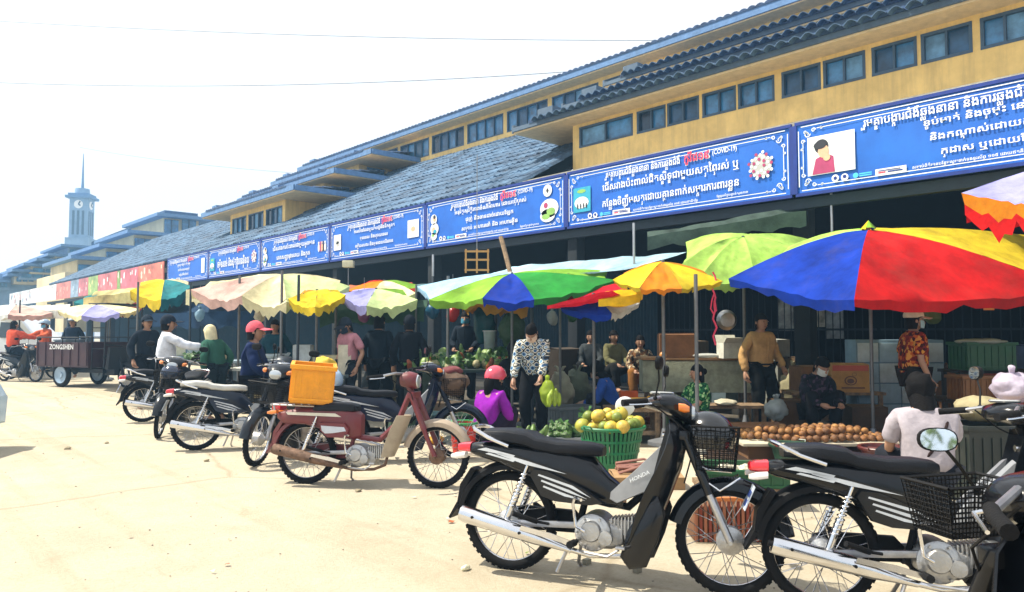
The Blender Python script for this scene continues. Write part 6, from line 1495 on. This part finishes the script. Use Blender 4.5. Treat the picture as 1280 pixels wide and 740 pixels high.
for i, (px, d, z, sz, c_, lb) in enumerate(((250, 14.0, .83, (.3, .3, .24), 'b8c4cc', 'pale square tin on the blue-grey stall table'), (272, 13.9, .83, (.36, .3, .16), 'c9b58a', 'tan box on the blue-grey stall table'), (225, 15.5, .86, (.34, .3, .3), 'd8d4b8', 'cream box on the small stall table'), (243, 15.4, .86, (.25, .25, .18), '6f8296', 'slate-blue box on the small stall table'), (455, 12.6, 0, (.5, .4, .4), '5a4a36', 'brown box on the ground by the white apron'), (505, 10.2, 0, (.4, .4, .3), '28402f', 'dark green box on the ground under the vegetable stall'))): carton(lb, at(px, d), HD + R(i * 4), sz, z, c_)
strew('leafy_bunch', 'leafy bunch on the blue-grey stall table', 'greens', [MESHES['lea']], heap(at(262, 13.8), .4, .2, .2, .06, 14, base=.83), 'leafy bunches on the blue-grey stall table')
strew('yellow_fruit', 'yellow fruit on the low shelf under the domed covers', 'fruit', [MESHES['melon0']], heap(at(410, 10.9), .3, .2, .15, .05, 14, base=.70), 'yellow fruit behind the crate')
# assorted ground clutter in the shade of the stalls, each its own thing
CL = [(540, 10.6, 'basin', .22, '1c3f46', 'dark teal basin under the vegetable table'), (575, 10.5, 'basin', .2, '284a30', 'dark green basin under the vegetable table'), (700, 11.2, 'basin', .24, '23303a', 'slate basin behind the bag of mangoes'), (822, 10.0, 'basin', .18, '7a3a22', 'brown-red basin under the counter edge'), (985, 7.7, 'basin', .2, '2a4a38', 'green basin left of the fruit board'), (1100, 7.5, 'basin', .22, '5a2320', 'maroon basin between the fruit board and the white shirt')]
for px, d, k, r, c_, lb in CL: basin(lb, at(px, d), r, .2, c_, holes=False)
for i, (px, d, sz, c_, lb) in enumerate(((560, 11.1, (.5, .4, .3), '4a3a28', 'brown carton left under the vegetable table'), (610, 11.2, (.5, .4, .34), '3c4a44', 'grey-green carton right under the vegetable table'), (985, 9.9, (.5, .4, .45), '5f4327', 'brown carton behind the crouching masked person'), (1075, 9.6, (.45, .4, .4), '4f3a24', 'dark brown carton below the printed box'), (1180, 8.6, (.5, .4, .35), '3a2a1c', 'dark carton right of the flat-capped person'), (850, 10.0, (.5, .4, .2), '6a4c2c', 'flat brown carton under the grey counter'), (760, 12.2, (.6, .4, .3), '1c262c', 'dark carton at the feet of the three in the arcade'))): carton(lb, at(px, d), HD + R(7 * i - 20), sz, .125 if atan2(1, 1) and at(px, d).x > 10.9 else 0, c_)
# dark ground sheets under the stalls
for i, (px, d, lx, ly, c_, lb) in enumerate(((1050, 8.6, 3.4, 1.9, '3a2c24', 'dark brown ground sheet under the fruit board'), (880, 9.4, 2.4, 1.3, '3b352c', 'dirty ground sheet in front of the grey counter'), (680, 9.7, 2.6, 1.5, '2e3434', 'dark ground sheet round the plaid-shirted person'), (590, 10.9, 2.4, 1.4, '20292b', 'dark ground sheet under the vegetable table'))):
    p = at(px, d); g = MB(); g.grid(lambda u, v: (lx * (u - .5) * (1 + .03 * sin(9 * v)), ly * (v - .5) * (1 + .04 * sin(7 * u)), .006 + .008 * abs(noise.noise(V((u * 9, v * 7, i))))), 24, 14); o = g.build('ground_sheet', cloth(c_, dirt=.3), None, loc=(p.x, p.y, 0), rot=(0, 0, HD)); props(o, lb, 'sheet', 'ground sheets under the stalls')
# under the awning: timber frame, pole, lamp
def wframe():
    p = at(596, 12.6); z0, z1 = zat(341, 12.6), zat(311, 12.6); t = thing('window_frame', 'small bare timber window frame hung under the awning', 'frame', (p.x, p.y, z0), HD); h = z1 - z0
    for x in (-.19, 0, .19): MB().box((x, 0, h / 2), (.03, .03, h)).build('upright', paint('b98a4e', rough=.8), t, smooth=False)
    for z in (.05, h * .55, h - .04): MB().box((0, -.002, z), (.42, .036, .03)).build('rail', paint('b98a4e', rough=.8), t, smooth=False)
    MB().cyl((0, 0, h), (0, 0, 4.4 - z0), .008, n=6).build('hanger', M_rib, t)
wframe()
o = MB().tube([W3(626, 296, 12.4), W3(632, 318, 12.2), W3(640, 350, 12.0)], .04, 8).build('timber_prop', M_wood); props(o, 'crooked timber prop leaning right of the bare window frame', 'prop')
for i, (px, py0, py1, d, lb) in enumerate(((793, 278, 330, 11.3, 'thin pipe hanging down from the banner left of the sagging roll'), (541, 318, 345, 12.5, 'thin pipe hanging left of the bare window frame'), (1042, 232, 290, 11.2, 'dark conduit below the join of the two big banners'))):
    a, b = W3(px, py0, d), W3(px, py1, d); b = (a[0], a[1], b[2]); o = MB().cyl(a, b, .02, n=8).build('hanging_pipe', M_steel); props(o, lb, 'pipe')
t = thing('lamp_box', 'cream lamp box fixed under the awning above the cream umbrella', 'lamp', W3(435, 330, 17.5), HD); MB().box((0, 0, 0), (.26, .2, .16), bev=.02).build('lamp_case', paint('d9d2b0'), t); MB().cyl((0, 0, -.08), (0, 0, -.5), .012, n=6).build('lamp_cord', M_rib, t)
def fan():
    p = W3(908, 400, 11.2); t = thing('metal_bowl', 'shiny dark metal bowl hanging on the bars left of the beige shirt', 'bowl', p, HD); MB().lathe([(.001, -.06), (.10, -.05), (.15, 0), (.155, 0), (.11, -.06), (.001, -.075)], (0, 0, 0), 'y', 24).build('bowl_shell', M_steel, t)
fan()
t = thing('price_tag', 'small orange tag hanging under the red cloth at the right', 'tag', W3(1236, 383, 8.9), HD); MB().box((0, 0, 0), (.13, .006, .09)).build('tag_card', paint('e08a1c'), t); MB().cyl((0, 0, .04), (0, 0, .2), .002, n=4).build('tag_string', M_rib, t)
# mirror of the right-hand motorbike, turned to the viewer
t = thing('handlebar_mirror', 'round-cornered mirror facing the viewer, reflecting green leaves and sky', 'mirror', (0, 0, 0)); fdm = -(Fw * .99 + Rt * .12) + V((0, 0, .13)); mirror(t, W3(1215, 612, 2.10), W3(1167, 548, 1.95), fdm, r=(.05, .031))
# leaning stick near the tricycle
o = MB().tube([W3(150, 504, 13.6), W3(176, 478, 13.2)], .02, 6).build('leaning_stick', M_wood); props(o, 'slanted dark stick propped on the ground by the tricycle', 'stick')
# litter
for i, (px, py, r, c_, lb) in enumerate(((583, 707, .03, 'e8e2c0', 'crumpled pale paper on the road left of the foreground motorbike'), (732, 700, .022, '8f8a78', 'small grey block on the road by the side stand'), (794, 710, .022, '8a8474', 'second small grey block on the road right of the side stand'), (138, 553, .03, '8f8468', 'flat leaf on the open road at the left'), (90, 560, .04, '9a9078', 'small stone on the open road at the far left'), (262, 575, .03, '948a70', 'small stain-coloured pebble below the silver-seated motorbike'), (450, 612, .03, '8a7f68', 'small dark pebble under the red motorbike'))):
    d = dg(py); p = at(px, d); g = MB(); 
    if i in (1, 2): g.box((0, 0, r * .7), (r * 2, r * 1.6, r * 1.4), bev=.003)
    else: g.ball((0, 0, r * .35), (r, r * .8, r * .4), 9, 6); g.jitter(r * .4, 30, i)
    o = g.build('litter' if i == 0 else ('concrete_chip' if i < 3 else 'pebble'), paint(c_, rough=.9), None, loc=(p.x, p.y, 0)); props(o, lb, 'litter' if i == 0 else 'stone')

# ------------------------------------------------------------------ cargo tricycle, car, van
def trike():
    a = at(78, 19.0); b = at(177, 17.9); h = atan2(b.y - a.y, b.x - a.x)
    t = thing('cargo_tricycle', 'maroon motor cargo tricycle with white lettering on its box', 'cargo tricycle', (a.x, a.y, 0), h)
    mm = paint('3a1c28', rough=.5, dirt=.4); dk = paint('16202c', rough=.6)
    MB().box((.85, 0, .52), (1.85, 1.15, .05)).build('cargo_floor', mm, t, smooth=False)
    for s in (-1, 1):
        g = MB(); g.box((.85, s * .58, .82), (1.85, .03, .56)); 
        for k in range(7): g.box((-.03 + k * .293, s * .60, .82), (.03, .025, .56))
        g.build('cargo_side', mm, t, smooth=False)
    for x in (-.07, 1.77): MB().box((x, 0, .82), (.03, 1.13, .56)).build('cargo_end', mm, t, smooth=False)
    g = MB()
    for s in (-1, 1):
        g.tube([(-.06, s * .58, 1.22), (1.76, s * .58, 1.22)], .016, 6)
        for k in range(5): g.tube([(-.06 + k * .455, s * .58, 1.1), (-.06 + k * .455, s * .58, 1.22)], .012, 6)
    g.build('cargo_rail', dk, t)
    g = MB(); write(g, 'ZONGSHEN', .86, .93, .17, .85, lambda u, v, w_: (u, -.615 - w_, v), 'c', .002); g.build('lettering', M_wh, t, smooth=False)
    for s in (-1, 1):
        g = MB(); prof = [(.30 - .05 + .05 * cos(2 * pi * k / 10), .06 * sin(2 * pi * k / 10)) for k in range(10)]; g.lathe(prof, (.75, s * .5, .30), 'y', 28, closed=True); wv = g.build('wheel', M_rubber, t)
        MB().lathe([(.001, -.05), (.07, -.055), (.08, -.03), (.17, -.03), (.205, -.05), (.205, .05), (.001, .05)], (.75, s * .5, .30), 'y', 20).build('wheel_rim', paint('8fa6bd', rough=.4), wv)
    wf = wheel_part(t, 2.35, None); 
    g = MB(); 
    for s in (-1, 1): g.tube([(2.35, s * .09, .28), (2.18, s * .09, .95)], .025, 8)
    g.tube([(2.05, -.36, 1.05), (2.18, 0, 1.0), (2.05, .36, 1.05)], .016, 8); g.build('fork', dk, t)
    g = MB(); g.tube([(1.75, 0, .45), (2.0, 0, .42), (2.2, 0, .8)], .035, 8); g.box((.9, 0, .40), (1.9, .5, .10)); g.box((1.95, 0, .42), (.35, .3, .25), bev=.03); g.build('frame', dk, t)
    MB().loft([(1.72, .74, .2, .04), (1.9, .76, .22, .06), (2.05, .75, .14, .05)], 14, 3).build('seat', M_seat, t)
    MB().loft([(2.0, .62, .12, .05), (2.1, .66, .13, .12), (2.2, .72, .10, .08)], 14, 3).build('fuel_tank', mm, t)
    fender(MB(), 2.35, WR, .33, 20, 160, .07, .05).build('front_fender', dk, t)
    g = MB(); g.prism([(2.12, .45), (2.2, .98), (2.28, .98), (2.22, .45)], -.4, .4); g.build('wind_shield', dk, t)
    g = MB()
    for s in (-1, 1):
        for x in (1.78, 2.42): g.tube([(x if x < 2 else 2.2, s * .5, .45 if x < 2 else .5), (x if x < 2 else 2.25, s * .5, 2.0)], .018, 6)
        for z in (.95, 1.2, 1.45, 1.7): g.tube([(1.78, s * .5, z), (2.24, s * .5, z)], .012, 6)
    g.build('cab_frame', dk, t); MB().box((2.02, 0, 2.02), (.62, 1.15, .05), bev=.015).build('cab_roof', dk, t)
    for i, (x, c_) in enumerate(((.3, '7a8792'), (.9, 'a5aeb0'), (1.4, '51606c'))):
        q = t.matrix_basis @ V((x, 0, .545)); crate(('blue-grey', 'pale grey', 'slate')[i] + ' crate riding in the cargo box of the tricycle', q, h, (.42, .5, .62 - .08 * i), c_, z=.545)
    return t
trike()
def vehicle(label, loc, h, L, Wd, H, colr, name, cat, prof, glass, wheels_x, r=.32, low=.2):
    t = thing(name, label, cat, (loc[0], loc[1], 0), h); pm = paint(colr, rough=.2, coat=.8, var=.03)
    g = MB(); rows = []
    n = len(prof)
    for y, k in ((-Wd / 2 + .0, .93), (-Wd / 2 - .0, 1), (Wd / 2, 1), (Wd / 2 + .0, .93)): pass
    sect = [(-1.0, .0, .96), (-.97, .03, 1), (-.6, .04, 1), (0, .05, 1), (.6, .04, 1), (.97, .03, 1), (1.0, 0, .96)]
    for s_, up, k in sect:
        rows.append([g.v((x, s_ * Wd / 2 * (1 - max(0, (z - H * .58)) / H * .42), z * 1.0 + (up if z > H * .5 else 0) - (.02 if abs(s_) == 1 else 0))) for x, z in prof])
    for A, B in zip(rows, rows[1:]): g.bridge(A, B)
    g.face(rows[0]); g.face(rows[-1][::-1]); g.build('body', pm, t, ang=30)
    for gl in glass:
        for s in (-1, 1):
            yy = lambda z: s * (Wd / 2 * (1 - max(0, (z - H * .58)) / H * .42) + .004); g = MB(); g.poly([(x, yy(z), z) for x, z in gl]); g.thick(.004); g.build('window', mat('car glass', (.03, .05, .06), rough=.05, coat=1), t, smooth=False)
    for x in wheels_x:
        for s in (-1, 1):
            g = MB(); g.lathe([(r - .05 + .05 * cos(2 * pi * k / 10), .09 * sin(2 * pi * k / 10)) for k in range(10)], (x, s * (Wd / 2 - .09), r), 'y', 30, closed=True); wv = g.build('wheel', M_rubber, t)
            MB().lathe([(.001, .05 * s), (.06, .06 * s), (r * .6, .05 * s), (r * .72, .08 * s), (r * .72, -.06 * s)], (x, s * (Wd / 2 - .09), r), 'y', 20).build('wheel_rim', M_alu, wv)
    return t, pm
carp = [(-2.1, .32), (-2.12, .62), (-2.0, .86), (-1.45, .95), (-.95, 1.36), (-.2, 1.46), (.6, 1.42), (1.25, 1.0), (2.0, .82), (2.14, .6), (2.12, .3), (1.75, .2), (-1.8, .2)]
lp = at(-50, 8.0); hc = HD + R(8); cpos = V((lp.x, lp.y, 0)) - V((cos(hc), sin(hc), 0)) * 2.05
car, pm = vehicle('pale blue car mostly cut off by the left edge, only its bumper corner showing', cpos, hc, 4.2, 1.7, 1.46, 'b9d2e4', 'parked_car', 'car', carp, [[(-1.2, .98), (-.85, 1.32), (-.25, 1.38), (-.25, .98)], [(-.18, .98), (-.18, 1.38), (.5, 1.34), (1.0, 1.0)]], (-1.35, 1.35))
MB().loft([(2.02, .42, .78, .13), (2.12, .42, .74, .12), (2.17, .42, .6, .09)], 18, 4).build('bumper', pm, car)
for s in (-1, 1): MB().loft([(1.85, .70, .10, .07, s * .62), (2.05, .69, .13, .08, s * .62), (2.12, .68, .09, .06, s * .6)], 12, 2.5).build('headlight', M_glass, car)
for s in (-1, 1): MB().loft([(-2.13, .75, .14, .09, s * .6), (-2.0, .77, .16, .1, s * .62)], 12, 2.5).build('tail_light', M_red, car)
MB().box((2.172, 0, .45), (.01, .4, .12)).build('number_plate', M_wh, car, smooth=False)
vanp = [(-2.2, .35), (-2.22, 1.0), (-2.1, 1.75), (-1.9, 1.88), (.6, 1.88), (1.3, 1.15), (2.1, 1.0), (2.2, .7), (2.18, .35), (1.8, .25), (-1.8, .25)]
van, pm2 = vehicle('white van parked beyond the orange-shirted rider at the left', at(14, 27), HD + R(5), 4.4, 1.8, 1.88, 'e6ebee', 'parked_van', 'van', vanp, [[(-1.95, 1.15), (-1.9, 1.7), (-.9, 1.72), (-.9, 1.15)], [(-.8, 1.15), (-.8, 1.72), (.0, 1.72), (.0, 1.15)], [(.1, 1.15), (.1, 1.70), (.62, 1.68), (1.15, 1.17)]], (-1.4, 1.4))
for s in (-1, 1): MB().loft([(1.95, .80, .12, .08, s * .65), (2.16, .78, .14, .09, s * .65)], 12, 2.5).build('headlight', M_glass, van)
MB().loft([(2.12, .45, .82, .12), (2.24, .45, .76, .1)], 16, 4).build('bumper', M_blackp, van)
# dark poles standing among the left stalls
for i, (px, d, z, lb) in enumerate(((25, 22, 2.3, 'thin stall pole at the left edge by the white van'), (138, 20.5, 2.2, 'stall pole behind the cab of the tricycle'), (172, 15.5, 2.4, 'stall pole left of the dark standing person'), (238, 14.5, 2.3, 'stall pole behind the white-shirted rider'), (299, 12.4, 2.3, 'stall pole left of the pink cap'), (352, 11.4, 2.3, 'stall pole right of the pink cap'), (373, 11.0, 2.2, 'thick stall post above the yellow crate'), (420, 12.6, 2.2, 'stall pole left of the white apron'), (560, 11.2, 2.2, 'stall pole left of the vegetable seller'), (665, 10.6, 2.2, 'dark stall post above the plaid-shirted person'), (870, 8.3, 2.0, 'thin umbrella pole over the child in green'))):
    p = at(px, d); t = thing('stall_pole', lb, 'pole', (p.x, p.y, 0), 0, 'poles holding up the stalls'); MB().cyl((0, 0, 0), (0, 0, z), .022, n=8).build('shaft', M_pole if i % 3 else paint('1f2c36'), t); MB().lathe([(.10, 0), (.10, .04), (.03, .07)], n=12).build('foot', M_conc, t)

# a bush behind the viewer that the round mirror catches
def bush():
    p = -Fw * 7.5 + Rt * 3.8; t = thing('roadside_bush', 'leafy roadside bush behind the viewer, seen only in the round handlebar mirror', 'bush', (p.x, p.y, 0))
    g = MB(); r2 = random.Random(3)
    for i in range(900):
        a = r2.uniform(0, 2 * pi); u = r2.random() ** .5 * 1.5; z = .5 + r2.random() * (2.2 - u * .8); c = V((cos(a) * u, sin(a) * u, z)); d = V((r2.uniform(-1, 1), r2.uniform(-1, 1), r2.uniform(.2, 1))).normalized() * r2.uniform(.2, .4); s_ = d.cross(V((0, 0, 1))).normalized() * .035
        g.poly([c, c + d * .5 + s_, c + d, c + d * .5 - s_])
    o = g.build('foliage', mat('bush leaf', (.10, .17, .03), rough=.6, var=.4, trans=.3), t, smooth=False)
    for k in range(5): a = k * 1.25; MB().tube([(0, 0, 0), (cos(a) * .3, sin(a) * .3, .8), (cos(a) * .8, sin(a) * .8, 1.7)], [.05, .035, .012], 6).build('branch', M_wood, t)
bush()

# sacks, hanging bags and boxes filling the shade behind the stalls
SK = [(700, 12.4, 'b9b19a'), (722, 12.8, '6a6f5c'), (660, 12.6, '3f5a55'), (842, 12.0, '7d6a48'), (990, 11.4, '8a8264'), (1090, 11.2, '54606a'), (530, 13.0, '5c6a58'), (500, 12.8, '8d8468'), (300, 14.4, '6f8494'), (322, 13.6, 'a39a78'), (468, 13.2, '4c5a66'), (1180, 10.6, '7a5230')]
nm_ = ['cream', 'olive', 'teal-green', 'tan', 'straw', 'slate', 'moss', 'sand', 'steel-blue', 'buff', 'blue-grey', 'brown']
wh_ = ['behind the bag of mangoes', 'at the feet of the seated three', 'beside the corrugated shutter', 'behind the grey counter', 'behind the crouching masked person', 'behind the printed box', 'behind the vegetable seller', 'beside the vegetable stall', 'behind the headscarf wearer', 'behind the pink cap', 'behind the white apron', 'under the shelf at the right']
for i, (px, d, c_) in enumerate(SK): q = at(px, d); bag(nm_[i] + ' filled sack standing ' + wh_[i], q, .12 if q.x > 10.9 else 0, (.26, .2, .34), c_, seed=40 + i, tr=.03, rough=.9, name='filled_sack', knot=True)
HB = [(566, 11.5, 1.5, 'b8302c', 'red'), (690, 11.8, 1.45, 'c9ced0', 'whitish'), (540, 11.9, 1.55, '2f6a8a', 'blue'), (716, 11.9, 1.5, '3f7a4a', 'green'), (325, 12.9, 1.5, 'd9d4c0', 'cream'), (455, 12.2, 1.5, 'b06a9a', 'mauve'), (250, 14.3, 1.55, '8fb0c4', 'pale blue'), (1165, 9.9, 1.45, '6a7a3a', 'olive')]
for i, (px, d, z, c_, n_) in enumerate(HB):
    q = at(px, d); bag(n_ + ' bag hanging from the stall roof ' + ('left of the vegetable seller', 'beyond the plaid shirt', 'at the left end of the vegetable stall', 'above the seated three', 'behind the pink cap', 'right of the white apron', 'over the blue-grey stall table', 'right of the flat-capped person')[i], q, z, (.11, .09, .13), c_, seed=60 + i, tr=.4, name='hanging_bag')
    o = MB().cyl((q.x, q.y, z + .26), (q.x, q.y, 2.25), .004, n=4).build('hanging_string', M_rib); props(o, 'string from which the ' + n_ + ' bag hangs', 'string', 'strings of the hanging bags')

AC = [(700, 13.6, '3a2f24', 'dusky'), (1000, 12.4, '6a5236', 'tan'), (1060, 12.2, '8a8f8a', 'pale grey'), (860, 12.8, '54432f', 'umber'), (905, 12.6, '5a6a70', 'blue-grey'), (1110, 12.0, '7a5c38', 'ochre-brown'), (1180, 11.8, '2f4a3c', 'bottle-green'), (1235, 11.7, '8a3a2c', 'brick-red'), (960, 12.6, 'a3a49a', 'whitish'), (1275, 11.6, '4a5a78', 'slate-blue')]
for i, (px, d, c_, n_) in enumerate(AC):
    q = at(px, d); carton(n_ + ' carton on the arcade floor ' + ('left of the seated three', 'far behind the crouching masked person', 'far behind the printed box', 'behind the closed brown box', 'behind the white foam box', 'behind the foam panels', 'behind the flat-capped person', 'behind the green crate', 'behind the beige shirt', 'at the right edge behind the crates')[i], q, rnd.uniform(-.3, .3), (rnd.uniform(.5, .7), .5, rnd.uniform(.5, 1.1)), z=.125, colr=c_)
for i, (px, h_) in enumerate(((982, .75), (1003, .95), (1022, .6), (1043, .85))):
    y = yx(px, 14.6); o = MB().box((14.6, y, 1.75 - .1 * (i % 2)), (.03, .34, h_)).jitter(.01, 3, i).build('pale_notice_board', paint(('b9bdb8', 'a5adb3', 'c4bfae', '9aa3a8')[i], rough=.8, var=.4, vscale=4, dirt=.5)); props(o, ('widest', 'tallest', 'smallest', 'rightmost')[i] + ' of the pale boards seen through the bars right of the beige shirt', 'board', 'pale boards behind the bars')
# ------------------------------------------------------------------ hazy air
def haze():
    m = bpy.data.materials.new('hazy air'); m.use_nodes = True; n = m.node_tree.nodes; n.remove(n['Principled BSDF'])
    v = n.new('ShaderNodeVolumePrincipled'); v.inputs['Color'].default_value = (.36, .66, 1.0, 1); v.inputs['Density'].default_value = .0026; v.inputs['Anisotropy'].default_value = .2
    m.node_tree.links.new(v.outputs[0], n['Material Output'].inputs['Volume'])
    o = MB().box((0, 0, 16.5), (344, 344, 35)).build('haze', m, smooth=False); o['kind'] = 'stuff'; props(o, 'pale blue haze thickening over the far buildings and clock tower', 'haze')
haze()
